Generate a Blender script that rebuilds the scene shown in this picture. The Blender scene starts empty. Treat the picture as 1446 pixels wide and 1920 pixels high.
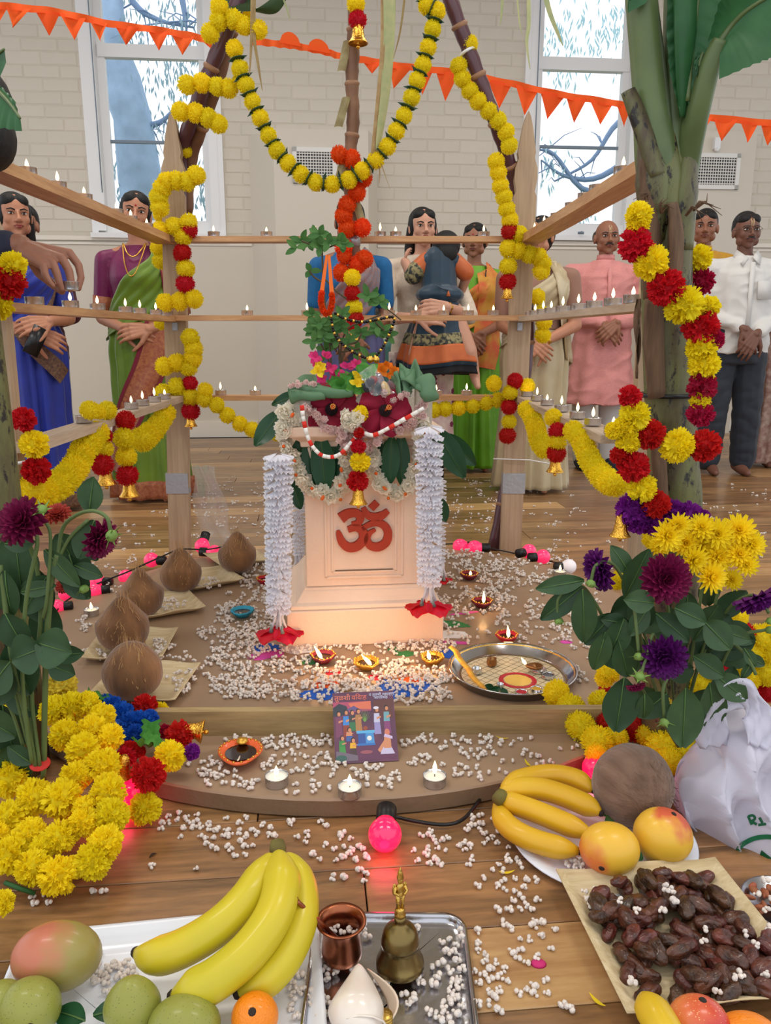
import bpy, bmesh, math, random
from mathutils import Vector, Matrix, Euler, noise
R_ = random.Random(7)
SC = bpy.context.scene
COL = SC.collection
pi = math.pi

def lin(c):
    return tuple(((x/255)/12.92 if x/255 <= .04045 else ((x/255+.055)/1.055)**2.4) for x in c)+(1,)

# ---------------------------------------------------------------- camera, sky, lamps, exposure
F = 1480.0; PITCH = math.atan(333/1480.0); CH = 0.90
cam_d = bpy.data.cameras.new('camera'); cam = bpy.data.objects.new('camera', cam_d); COL.objects.link(cam)
cam_d.sensor_fit = 'VERTICAL'; cam_d.sensor_height = 36.0; cam_d.lens = F/1920*36.0
cam_d.clip_start = .02; cam_d.clip_end = 200
cam_d.dof.use_dof = False
cam.location = (0, 0, CH); cam.rotation_euler = (pi/2-PITCH, 0, 0)
SC.camera = cam

world = bpy.data.worlds.new('sky'); SC.world = world; world.use_nodes = True
nt = world.node_tree; bg = nt.nodes['Background']
tc = nt.nodes.new('ShaderNodeTexCoord'); sp = nt.nodes.new('ShaderNodeSeparateXYZ'); cr = nt.nodes.new('ShaderNodeValToRGB')
nt.links.new(tc.outputs['Generated'], sp.inputs[0]); nt.links.new(sp.outputs['Z'], cr.inputs[0]); nt.links.new(cr.outputs[0], bg.inputs[0])
cr.color_ramp.elements[0].position = 0.0; cr.color_ramp.elements[0].color = (.88, .93, 1, 1)
cr.color_ramp.elements[1].position = .6; cr.color_ramp.elements[1].color = (.93, .96, 1.0, 1)
bg.inputs[1].default_value = 1.7

def lamp(name, kind, loc, energy, color, rot=(0, 0, 0), size=.1, sy=None):
    d = bpy.data.lights.new(name, kind); d.energy = energy; d.color = color
    if kind == 'AREA':
        d.size = size
        if sy: d.shape = 'RECTANGLE'; d.size_y = sy
    else: d.shadow_soft_size = size
    o = bpy.data.objects.new(name, d); COL.objects.link(o); o.location = loc; o.rotation_euler = rot
    return o
# unseen area lamps added overhead for soft highlights and fill
for i, (x, y) in enumerate(((-1.6, 1.0), (1.6, 1.0), (-1.6, 4.2), (1.6, 4.2))):
    lamp('added_overhead_lamp', 'AREA', (x, y, 3.9), 46, (1, .95, .88), (0, 0, 0), 1.3, .35)

vs = SC.view_settings
vs.view_transform = 'Standard'; vs.look = 'None'; vs.exposure = -0.30; vs.gamma = 1.0; vs.use_curve_mapping = False
SC.display_settings.display_device = 'sRGB'

# ---------------------------------------------------------------- helpers
cp, sp_ = math.cos(PITCH), math.sin(PITCH)
def ray(px, py):
    a, b = px-723.0, py-960.0
    return Vector((a, F*cp - b*sp_, -F*sp_ - b*cp))
def P(px, py, D):
    d = ray(px, py); t = D/d.y
    return Vector((d.x*t, D, CH+d.z*t))
def PZ(px, py, z=0.0):
    d = ray(px, py); t = (z-CH)/d.z
    return Vector((d.x*t, d.y*t, z))
def pxm(p):            # pixels per metre at a point
    return F/(p[1]*cp-(p[2]-CH)*sp_)

MATS = {}
def mat(name, col=(200, 200, 200), rough=.6, metal=0.0, noise_amt=.0, nscale=8.0, col2=None, bump=0.0, bscale=40.0,
        emit=None, estr=0.0, trans=0.0, sheen=0.0, coat=0.0, subs=0.0, var=0.0, stretch=None, alpha=None, ior=1.45, space='Object'):
    if name in MATS: return MATS[name]
    m = bpy.data.materials.new(name); m.use_nodes = True; n = m.node_tree.nodes; L = m.node_tree.links
    b = n['Principled BSDF']
    b.inputs['Roughness'].default_value = rough; b.inputs['Metallic'].default_value = metal
    b.inputs['IOR'].default_value = ior
    c1 = lin(col); b.inputs['Base Color'].default_value = c1
    last = None
    tcn = n.new('ShaderNodeTexCoord'); mp = n.new('ShaderNodeMapping')
    L.new(tcn.outputs[space], mp.inputs[0])
    if stretch: mp.inputs['Scale'].default_value = stretch
    if noise_amt > 0 or col2:
        no = n.new('ShaderNodeTexNoise'); no.inputs['Scale'].default_value = nscale; no.inputs['Detail'].default_value = 5
        L.new(mp.outputs[0], no.inputs['Vector'])
        rp = n.new('ShaderNodeValToRGB'); L.new(no.outputs[0], rp.inputs[0])
        rp.color_ramp.elements[0].position = .5-.22/max(noise_amt, .3)*.5; rp.color_ramp.elements[1].position = .5+.22/max(noise_amt, .3)*.5
        rp.color_ramp.elements[0].color = lin(col2) if col2 else tuple(x*(1-noise_amt) for x in c1[:3])+(1,)
        rp.color_ramp.elements[1].color = c1
        last = rp.outputs[0]
    if var > 0:
        oi = n.new('ShaderNodeObjectInfo'); hs = n.new('ShaderNodeHueSaturation')
        mr = n.new('ShaderNodeMapRange'); mr.inputs[3].default_value = 1-var; mr.inputs[4].default_value = 1+var
        L.new(oi.outputs['Random'], mr.inputs[0]); L.new(mr.outputs[0], hs.inputs['Value'])
        mr2 = n.new('ShaderNodeMapRange'); mr2.inputs[3].default_value = .5+var*.06; mr2.inputs[4].default_value = .5-var*.06
        L.new(oi.outputs['Random'], mr2.inputs[0]); L.new(mr2.outputs[0], hs.inputs['Hue'])
        if last: L.new(last, hs.inputs['Color'])
        else: hs.inputs['Color'].default_value = c1
        last = hs.outputs[0]
    if last: L.new(last, b.inputs['Base Color'])
    if bump > 0:
        bn = n.new('ShaderNodeTexNoise'); bn.inputs['Scale'].default_value = bscale; bn.inputs['Detail'].default_value = 4
        L.new(mp.outputs[0], bn.inputs['Vector'])
        bu = n.new('ShaderNodeBump'); bu.inputs['Strength'].default_value = min(1, bump); bu.inputs['Distance'].default_value = .004
        L.new(bn.outputs[0], bu.inputs['Height']); L.new(bu.outputs[0], b.inputs['Normal'])
    if emit:
        b.inputs['Emission Color'].default_value = lin(emit); b.inputs['Emission Strength'].default_value = estr
    if trans: b.inputs['Transmission Weight'].default_value = trans
    if sheen: b.inputs['Sheen Weight'].default_value = sheen
    if coat: b.inputs['Coat Weight'].default_value = coat; b.inputs['Coat Roughness'].default_value = .15
    if subs:
        b.inputs['Subsurface Weight'].default_value = subs; b.inputs['Subsurface Radius'].default_value = (.3, .2, .12); b.inputs['Subsurface Scale'].default_value = .02
    if alpha is not None: b.inputs['Alpha'].default_value = alpha
    MATS[name] = m
    return m

def petal_mat(name, col, tr=.35, var=.1, rough=.7, col2=None):
    """thin petals/leaves: diffuse plus translucent"""
    if name in MATS: return MATS[name]
    m = mat(name, col, rough, var=var, noise_amt=.25 if col2 else 0, nscale=30, col2=col2)
    n = m.node_tree.nodes; L = m.node_tree.links
    b = n['Principled BSDF']; out = n['Material Output']; t = n.new('ShaderNodeBsdfTranslucent'); mx = n.new('ShaderNodeMixShader')
    mx.inputs[0].default_value = tr
    if b.inputs['Base Color'].is_linked: L.new(b.inputs['Base Color'].links[0].from_socket, t.inputs[0])
    else: t.inputs[0].default_value = lin(col)
    L.new(b.outputs[0], mx.inputs[1]); L.new(t.outputs[0], mx.inputs[2]); L.new(mx.outputs[0], out.inputs[0])
    return m

class MB:
    def __init__(s): s.v = []; s.f = []; s.m = []; s.cm = 0
    def add(s, vs, fs):
        o = len(s.v); s.v += [tuple(x) for x in vs]; s.f += [tuple(i+o for i in f) for f in fs]; s.m += [s.cm]*len(fs)
        return s
    def box(s, c, d, rot=None, M=None):
        x, y, z = d[0]/2, d[1]/2, d[2]/2
        q = [Vector((i*x, j*y, k*z)) for k in (-1, 1) for j in (-1, 1) for i in (-1, 1)]
        if rot: e = Euler(rot).to_matrix(); q = [e@a for a in q]
        if M: q = [M@a for a in q]
        c = Vector(c)
        return s.add([a+c for a in q], [(0, 2, 3, 1), (4, 5, 7, 6), (0, 1, 5, 4), (2, 6, 7, 3), (0, 4, 6, 2), (1, 3, 7, 5)])
    def tube(s, pts, rad, n=8, cap=True, flat=None):
        pts = [Vector(p) for p in pts]; k = len(pts)
        if not hasattr(rad, '__len__'): rad = [rad]*k
        vs = []; up = None
        for i in range(k):
            t = (pts[min(i+1, k-1)]-pts[max(i-1, 0)])
            t = t.normalized() if t.length > 1e-9 else Vector((0, 0, 1))
            if up is None: up = t.orthogonal().normalized()
            a = (up-t*up.dot(t)); a = a.normalized() if a.length > 1e-6 else t.orthogonal().normalized(); up = a; b = t.cross(a)
            for j in range(n):
                th = 2*pi*j/n; rr = rad[i]
                vs.append(pts[i]+a*math.cos(th)*rr+b*math.sin(th)*rr*(flat or 1))
        fs = [(i*n+j, i*n+(j+1) % n, (i+1)*n+(j+1) % n, (i+1)*n+j) for i in range(k-1) for j in range(n)]
        if cap: fs += [tuple(range(n-1, -1, -1)), tuple(range((k-1)*n, k*n))]
        return s.add(vs, fs)
    def lathe(s, prof, n=20, c=(0, 0, 0), M=None, wob=None, cap=True):
        vs = []; c = Vector(c)
        if len(prof) == 2 and prof[0][1] == prof[1][1]: cap = False
        for (r, z) in prof:
            for j in range(n):
                th = 2*pi*j/n; w = wob(th, z) if wob else 1
                q = Vector((r*w*math.cos(th), r*w*math.sin(th), z))
                if M: q = M@q
                vs.append(q+c)
        k = len(prof)
        fs = [(i*n+j, i*n+(j+1) % n, (i+1)*n+(j+1) % n, (i+1)*n+j) for i in range(k-1) for j in range(n)]
        if cap and prof[0][0] > 1e-5: fs.append(tuple(range(n-1, -1, -1)))
        if cap and prof[-1][0] > 1e-5: fs.append(tuple(range((k-1)*n, k*n)))
        return s.add(vs, fs)
    def ell(s, c, r, n=12, m=8, M=None):
        if not hasattr(r, '__len__'): r = (r, r, r)
        vs = []; c = Vector(c)
        for i in range(m+1):
            ph = pi*i/m
            for j in range(n):
                th = 2*pi*j/n
                q = Vector((r[0]*math.sin(ph)*math.cos(th), r[1]*math.sin(ph)*math.sin(th), -r[2]*math.cos(ph)))
                if M: q = M@q
                vs.append(q+c)
        fs = [(i*n+j, i*n+(j+1) % n, (i+1)*n+(j+1) % n, (i+1)*n+j) for i in range(m) for j in range(n)]
        return s.add(vs, fs)
    def grid(s, fn, nu, nv):
        vs = [fn(i/nu, j/nv) for j in range(nv+1) for i in range(nu+1)]
        w = nu+1
        return s.add(vs, [(j*w+i, j*w+i+1, (j+1)*w+i+1, (j+1)*w+i) for j in range(nv) for i in range(nu)])
    def prism(s, poly, y0, y1, M=None):
        """poly in (x,z), extruded along y"""
        n = len(poly); q = [Vector((a, y0, b)) for a, b in poly]+[Vector((a, y1, b)) for a, b in poly]
        if M: q = [M@a for a in q]
        return s.add(q, [tuple(range(n)), tuple(range(2*n-1, n-1, -1))]+[(i, i+n, (i+1) % n+n, (i+1) % n) for i in range(n)])
    def build(s, name, mats, parent=None, smooth=True, loc=None, rot=None, label=None, angle=None):
        me = bpy.data.meshes.new(name); me.from_pydata(s.v, [], s.f)
        if not isinstance(mats, (list, tuple)): mats = [mats]
        for m in mats: me.materials.append(m)
        if len(mats) > 1: me.polygons.foreach_set('material_index', s.m)
        me.polygons.foreach_set('use_smooth', [bool(smooth)]*len(me.polygons))
        me.update()
        if angle: 
            try: me.set_sharp_from_angle(angle=angle)
            except Exception: pass
        return link(name, me, parent, loc, rot, label)

def fixn(me):
    bm = bmesh.new(); bm.from_mesh(me); bmesh.ops.recalc_face_normals(bm, faces=bm.faces); bm.to_mesh(me); bm.free()

def link(name, me, parent=None, loc=None, rot=None, label=None):
    o = bpy.data.objects.new(name, me); COL.objects.link(o)
    if parent: o.parent = parent
    if loc is not None: o.location = loc
    if rot is not None: o.rotation_euler = rot
    if label: o['label'] = label
    return o
def tag(o, label=None, cat=None, group=None, kind=None):
    if label: o['label'] = label
    if cat: o['category'] = cat
    if group: o['group'] = group
    if kind: o['kind'] = kind
    return o
def thing(name, label, cat, loc=(0, 0, 0), rot=(0, 0, 0), group=None):
    o = bpy.data.objects.new(name, None); COL.objects.link(o); o.location = loc; o.rotation_euler = rot
    o.empty_display_size = .02
    return tag(o, label, cat, group)
def kids(o): return [c for c in KID.get(o.name, [])]
def dup(root, loc=None, rot=None, label=None, scale=None, parent=None, children=None):
    c = root.copy(); COL.objects.link(c)
    if parent: c.parent = parent
    if loc is not None: c.location = loc
    if rot is not None: c.rotation_euler = rot
    if scale is not None: c.scale = scale
    if label: c['label'] = label
    for ch in list(root.children): dup(ch, parent=c)
    return c
def cat_spline(pts, n=8):
    pts = [Vector(p) for p in pts]
    if len(pts) < 3: return [pts[0].lerp(pts[-1], i/n) for i in range(n+1)]
    q = [2*pts[0]-pts[1]]+pts+[2*pts[-1]-pts[-2]]; out = []
    for i in range(1, len(q)-2):
        for k in range(n):
            t = k/n; a, b, c, d = q[i-1], q[i], q[i+1], q[i+2]
            out.append(.5*((2*b)+(c-a)*t+(2*a-5*b+4*c-d)*t*t+(3*b-a-3*c+d)*t**3))
    out.append(pts[-1]); return out
def along(pts, step):
    out = [pts[0]]; acc = 0; 
    for a, b in zip(pts, pts[1:]):
        L = (b-a).length
        while acc+L >= step:
            t = (step-acc)/L; a = a.lerp(b, t); out.append(a.copy()); L = (b-a).length; acc = 0
        acc += L
    return out
TMPS = bpy.data.scenes.new('tmp')
def remesh(o, voxel, smooth=2, adapt=0.0, fac=.5):
    old = o.data; q = bpy.data.objects.new('tmp', old); TMPS.collection.objects.link(q)
    m = q.modifiers.new('r', 'REMESH'); m.mode = 'VOXEL'; m.voxel_size = voxel; m.adaptivity = adapt; m.use_smooth_shade = True
    if smooth:
        s = q.modifiers.new('s', 'SMOOTH'); s.iterations = smooth; s.factor = fac
    vl = TMPS.view_layers[0]; vl.update()
    me = bpy.data.meshes.new_from_object(q.evaluated_get(vl.depsgraph)); mats = list(old.materials)
    bpy.data.objects.remove(q); o.data = me
    me.materials.clear()
    for a in mats: me.materials.append(a)
    me.polygons.foreach_set('use_smooth', [True]*len(me.polygons))
    bpy.data.meshes.remove(old)
    return o
def displace(o, fn):
    me = o.data; n = len(me.vertices); co = [0.0]*(3*n); no = [0.0]*(3*n); me.vertices.foreach_get('co', co); me.vertex_normals.foreach_get('vector', no)
    for i in range(0, 3*n, 3):
        k = fn(co[i], co[i+1], co[i+2])
        for j in range(3): co[i+j] += no[i+j]*k
    me.vertices.foreach_set('co', co); me.update()
def fbm(p, s=1.0, seed=0): return noise.noise(Vector(p)*s+Vector((seed*7.3, seed*3.1, seed)))
ORD = ['first', 'second', 'third', 'fourth', 'fifth', 'sixth', 'seventh', 'eighth', 'ninth', 'tenth', 'eleventh', 'twelfth']
# ================================================================ THE ROOM
RA = math.radians(5.5)
RM = Matrix.Translation((0, 7.23, 0)) @ Matrix.Rotation(RA, 4, 'Z')
RMi = RM.inverted()
def W(px, py, off=0.0):
    """pixel -> (u, z) on the back wall plane (off metres in front of it)"""
    o = RMi @ Vector((0, 0, CH)); d = RMi.to_3x3() @ ray(px, py)
    t = (-off-o.y)/d.y; q = o+d*t
    return q.x, q.z
def struct(o, nm=None):
    o['kind'] = 'structure'; return o
m_plaster = mat('painted_plaster', (212, 203, 188), .55, noise_amt=.05, nscale=2, bump=.12, bscale=30)
m_brick = mat('painted_brick', (211, 202, 187), .6, noise_amt=.05, nscale=6, bump=.5, bscale=45, var=.025)
m_joint = mat('painted_mortar', (204, 195, 179), .75, noise_amt=.06, bump=.3, bscale=70)
m_trimw = mat('window_paint', (232, 232, 232), .4)
m_trim = mat('dado_paint', (228, 220, 206), .45)
floor_pal = [(172, 128, 82), (158, 114, 72), (180, 138, 92), (162, 117, 74), (176, 132, 84), (166, 122, 78)]
def wood(name, col, col2, scale=(1, 14, 14), rough=.35, coat=.25, knots=True, var=.12, bump=.15):
    if name in MATS: return MATS[name]
    m = mat(name, col, rough, coat=coat)
    n = m.node_tree.nodes; L = m.node_tree.links; b = n['Principled BSDF']
    t = n.new('ShaderNodeTexCoord'); oi = n.new('ShaderNodeObjectInfo'); ad = n.new('ShaderNodeVectorMath'); ad.operation = 'ADD'
    L.new(t.outputs['Object'], ad.inputs[0])
    mu = n.new('ShaderNodeVectorMath'); mu.operation = 'SCALE'; mu.inputs['Scale'].default_value = 13.0
    cx = n.new('ShaderNodeCombineXYZ'); L.new(oi.outputs['Random'], cx.inputs[0]); L.new(oi.outputs['Random'], cx.inputs[1]); L.new(cx.outputs[0], mu.inputs[0]); L.new(mu.outputs[0], ad.inputs[1])
    mp = n.new('ShaderNodeMapping'); mp.inputs['Scale'].default_value = scale; L.new(ad.outputs[0], mp.inputs[0])
    n1 = n.new('ShaderNodeTexNoise'); n1.inputs['Scale'].default_value = 2.2; n1.inputs['Detail'].default_value = 7; n1.inputs['Distortion'].default_value = .6; n1.inputs['Roughness'].default_value = .65
    L.new(mp.outputs[0], n1.inputs['Vector'])
    n2 = n.new('ShaderNodeTexNoise'); n2.inputs['Scale'].default_value = 9; n2.inputs['Detail'].default_value = 5; L.new(mp.outputs[0], n2.inputs['Vector'])
    mm = n.new('ShaderNodeMath'); mm.operation = 'MULTIPLY_ADD'; mm.inputs[1].default_value = .35; L.new(n2.outputs[0], mm.inputs[0]); L.new(n1.outputs[0], mm.inputs[2])
    rp = n.new('ShaderNodeValToRGB'); rp.color_ramp.elements[0].position = .52; rp.color_ramp.elements[1].position = .86
    rp.color_ramp.elements[0].color = lin(col2); rp.color_ramp.elements[1].color = lin(col); L.new(mm.outputs[0], rp.inputs[0])
    hs = n.new('ShaderNodeHueSaturation'); mr = n.new('ShaderNodeMapRange'); mr.inputs[3].default_value = 1-var; mr.inputs[4].default_value = 1+var
    L.new(oi.outputs['Random'], mr.inputs[0]); L.new(mr.outputs[0], hs.inputs['Value']); L.new(rp.outputs[0], hs.inputs['Color']); L.new(hs.outputs[0], b.inputs['Base Color'])
    bu = n.new('ShaderNodeBump'); bu.inputs['Strength'].default_value = bump; bu.inputs['Distance'].default_value = .002
    L.new(n2.outputs[0], bu.inputs['Height']); L.new(bu.outputs[0], b.inputs['Normal'])
    return m
m_floor = [wood('floor_timber_%d' % i, c, tuple(int(x*.66) for x in c), (1.2, 9, 9)) for i, c in enumerate(floor_pal)]
m_floor_pale = wood('floor_timber_pale', (205, 165, 112), (168, 122, 76), (1.2, 9, 9))
m_gap = mat('dark_gap', (40, 26, 16), .9)

floor = bpy.data.objects.new('floor', None); COL.objects.link(floor); floor.matrix_world = RM; floor['kind'] = 'structure'
MB().box((0, -4.2, -.022), (14, 9.6, .01)).build('subfloor', m_gap, floor, smooth=False)
bw = .1555
plank_cache = {}
def plank(x0, x1, yc, m):
    L_ = round(x1-x0, 2); key = (L_, m.name)
    if key not in plank_cache:
        b = MB(); hx, hy, e = L_/2-.0012, bw/2-.0010, .0014
        vs = [(-hx, -hy, -.016), (hx, -hy, -.016), (hx, hy, -.016), (-hx, hy, -.016), (-hx, -hy, -e), (hx, -hy, -e), (hx, hy, -e), (-hx, hy, -e),
              (-hx+e, -hy+e, 0), (hx-e, -hy+e, 0), (hx-e, hy-e, 0), (-hx+e, hy-e, 0)]
        b.add(vs, [(0, 1, 5, 4), (1, 2, 6, 5), (2, 3, 7, 6), (3, 0, 4, 7), (4, 5, 9, 8), (5, 6, 10, 9), (6, 7, 11, 10), (7, 4, 8, 11), (8, 9, 10, 11)])
        o = b.build('floor_board', m, floor, smooth=False); plank_cache[key] = o.data
        o.location = ((x0+x1)/2, yc, 0); return o
    return link('floor_board', plank_cache[key], floor, ((x0+x1)/2, yc, 0))
# row boundaries aligned with the joints seen in front: y=-6.13 (pixel 900,1739)
q = RMi @ PZ(900, 1739, 0); y0 = q.y
rr = random.Random(3)
rows = range(-4, int((0-y0)/bw)+1)
for r in rows:
    yc = y0-bw/2+r*bw
    if yc > -.02: continue
    if r == 0:
        j = (RMi @ PZ(842, 1800, 0)).x
        for a, b_, m in ((-2.4, j, m_floor[1]), (j, j+1.7, m_floor_pale), (j+1.7, j+3.3, m_floor[0])): plank(a, b_, yc, m)
        continue
    if r == 1:
        j = (RMi @ PZ(684, 1655, 0)).x
        plank(j-1.9, j, yc, m_floor[5]); plank(j, j+2.1, yc, m_floor[1]); continue
    wdt = 2.4 if yc < -4.8 else (3.6 if yc < -2.5 else 5.0)
    x = -wdt-rr.uniform(0, 1)
    while x < wdt:
        L_ = rr.choice((1.2, 1.5, 1.8, 2.1, 2.7, 3.2)); plank(x, x+L_, yc, rr.choice(m_floor) if rr.random() > .12 else m_floor_pale); x += L_

wall = bpy.data.objects.new('wall_back', None); COL.objects.link(wall); wall.matrix_world = RM; wall['kind'] = 'structure'
DADO = W(430, 450)[1]
# windows (u0,u1,z0,z1) outer openings
wl = dict(gx0=W(213, 405)[0], gx1=W(384, 405)[0], z0=W(300, 411)[1], t1=W(290, 92)[1], mid=W(290, 262)[1])
wr = dict(gx0=W(1011, 405)[0], gx1=W(1158, 405)[0], z0=W(1090, 417)[1], t1=W(1107, 116)[1], mid=W(1100, 272)[1])
ZT = 4.3
FR = .13
openings = [(w['gx0']-FR, w['gx1']+FR, w['z0']-.16, ZT-.1) for w in (wl, wr)]
UL, UR = -5.2, 5.6
# wall core with openings (plain boxes round the openings)
core = MB(); T = .30
def cbox(u0, u1, z0, z1, y0=.0, y1=T): core.box(((u0+u1)/2, (y0+y1)/2, (z0+z1)/2), (u1-u0, y1-y0, z1-z0))
us = [UL, openings[0][0], openings[0][1], openings[1][0], openings[1][1], UR]
zs = openings[0][2]; 
cbox(UL, UR, 0, DADO)
for a, b_ in ((us[0], us[1]), (us[2], us[3]), (us[4], us[5])): cbox(a, b_, DADO, ZT)
for (a, b_, c, d) in openings:
    cbox(a, b_, DADO, c); cbox(a, b_, d, ZT)
core.build('wall_render', m_joint, wall, smooth=False)
MB().box(((UL+UR)/2, -.006, DADO/2), (UR-UL, .012, DADO)).build('lower_plaster', m_plaster, wall, smooth=False)
# bricks
BH = .098; BL = .285
breast = (W(474, 500)[0], W(708, 500)[0], W(600, 259)[1])
rbx0, rbx1, rbz = W(1213, 300)[0], W(1412, 300)[0], W(1410, 257)[1]
bricks = []
r = 0; z = DADO+.05
while z < ZT-.02:
    x = UL+(BL/2 if r % 2 else 0)
    while x < UR-.05:
        a, b_ = x+.004, x+BL-.004
        ok = True
        for (oa, ob, oc, od) in openings:
            if z+BH > oc and z < od:
                if a < oa < b_: b_ = oa
                elif a < ob < b_: a = ob
                elif a >= oa and b_ <= ob: ok = False
        for (oa, ob, oz) in ((breast[0], breast[1], breast[2]), (rbx0, rbx1, rbz)):
            if z+BH*.6 < oz and a > oa-.02 and b_ < ob+.02: ok = False
        if ok and b_-a > .05: bricks.append((a, b_, z, z+BH-.007))
        x += BL
    z += BH; r += 1
def fr_(b): 
    p = RM @ Vector(((b[0]+b[1])/2, 0, (b[2]+b[3])/2)); d = p.y*cp-(p.z-CH)*sp_
    py = 960-F*((p.z-CH)*cp+p.y*sp_)/d; px = 723+F*p.x/d
    return -30 < px < 1476 and py > -20
vis = [b for b in bricks if fr_(b)]; rest = [b for b in bricks if not fr_(b)]
vis.sort(key=lambda b: b[2]); rest += vis[300:]; vis = vis[:300]
def brick_geo(mb, b, c=(0, 0)):
    a0, a1, z0, z1 = b[0]-c[0], b[1]-c[0], b[2]-c[1], b[3]-c[1]; e = .006
    d = .002+.003*R_.random()
    vs = [(a0, 0, z0), (a1, 0, z0), (a1, 0, z1), (a0, 0, z1)]+[(a0+e, -d, z0+e), (a1-e, -d, z0+e*1.2), (a1-e, -d, z1-e), (a0+e, -d, z1-e)]
    mb.add(vs, [(0, 1, 5, 4), (1, 2, 6, 5), (2, 3, 7, 6), (3, 0, 4, 7), (4, 5, 6, 7)])
bc = {}
for b in vis:
    c = ((b[0]+b[1])/2, (b[2]+b[3])/2); k = (round(b[1]-b[0], 3), R_.randrange(4))
    if k not in bc:
        mb = MB(); brick_geo(mb, b, c); o = mb.build('brick', m_brick, wall, smooth=False); bc[k] = o.data; o.location = (c[0], 0, c[1])
    else: link('brick', bc[k], wall, (c[0], 0, c[1]))
mb = MB()
for b in rest: brick_geo(mb, b)
tag(mb.build('brick_courses', m_brick, wall, smooth=False), kind='stuff')
# dado rail
dr = MB()
for (a, b_) in ((UL, breast[0]), (breast[1], rbx0), (rbx1, UR)):
    dr.box(((a+b_)/2, -.02, DADO), (b_-a, .04, .035)); dr.box(((a+b_)/2, -.012, DADO-.04), (b_-a, .024, .02))
o = dr.build('trim_1', m_trim, None, smooth=False); o.matrix_world = RM; struct(o)
bb = MB()
bb.box(((UL+breast[0])/2, -.014, .07), (breast[0]-UL, .028, .14)); bb.box(((UR+breast[1])/2, -.014, .07), (UR-breast[1], .028, .14))
o = bb.build('baseboard_back', m_trim, None, smooth=False); o.matrix_world = RM; struct(o)
# splayed breasts with vents
def breast_geo(x0, x1, zt, dep, s0, s1):
    mb = MB(); pl = [(x0, 0), (x0+s0, -dep), (x1-s1, -dep), (x1, 0)]
    n = 4; vs = [(a, b, 0) for a, b in pl]+[(a, b, zt) for a, b in pl]
    mb.add(vs, [(i, i+1, i+5, i+4) for i in range(3)]+[(4, 5, 6, 7)]); return mb.build('wall_breast', m_plaster, wall, smooth=False)
breast_geo(breast[0], breast[1], breast[2], .30, W(519, 500, .3)[0]-breast[0], .10)
breast_geo(rbx0, rbx1, rbz, .18, .1, .08)
m_vent = mat('vent_paint', (224, 222, 216), .45); m_dark = mat('vent_dark', (70, 72, 74), .8)
def vent(px0, py0, px1, py1, off, label):
    a = W(px0, py0, off); b_ = W(px1, py1, off); x0, x1, z1, z0 = a[0], b_[0], a[1], b_[1]; w, h = x1-x0, z1-z0
    t = thing('air_vent', label, 'vent'); t.matrix_world = RM @ Matrix.Translation((x0, -off, z0))
    MB().box((w/2, -.004, h/2), (w-.02, .006, h-.02)).build('backing', m_dark, t, smooth=False)
    f = MB(); fw = .035
    f.box((w/2, -.012, fw/2), (w, .02, fw)); f.box((w/2, -.012, h-fw/2), (w, .02, fw)); f.box((fw/2, -.012, h/2), (fw, .02, h)); f.box((w-fw/2, -.012, h/2), (fw, .02, h))
    f.build('frame', m_vent, t, smooth=False)
    n = 9
    for i in range(n):
        MB().box((0, 0, 0), (w-2*fw, .012, .007), (.5, 0, 0)).build('slat', m_vent, t, smooth=False, loc=(w/2, -.012, fw+(h-2*fw)*(i+.5)/n))
    g = MB()
    k = int((w-2*fw)/.022)
    for i in range(1, k): g.box((fw+(w-2*fw)*i/k, -.016, h/2), (.006, .004, h-2*fw))
    g.build('grille', m_vent, t, smooth=False)
vent(548, 276, 632, 345, .30, 'pale wall air vent behind the orange pompom pole on the splayed breast')
vent(1294, 287, 1382, 356, .18, 'pale square air vent high on the wall above the man in white shirt')
t = thing('wall_sensor', 'small white sensor box fixed above the air vent beside the banana trunk', 'sensor'); u, z = W(1342, 270, .18)
t.matrix_world = RM @ Matrix.Translation((u, -.18, z)); MB().box((0, -.02, 0), (.05, .04, .09)).build('case', m_trimw, t, smooth=False); MB().ell((0, -.03, -.05), (.022, .02, .02)).build('lens', m_trimw, t)
o = MB().box((0, -3.0, ZT+.05), (13, 8.5, .1)).build('ceiling', m_plaster, smooth=False); o.matrix_world = RM; struct(o)
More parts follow.
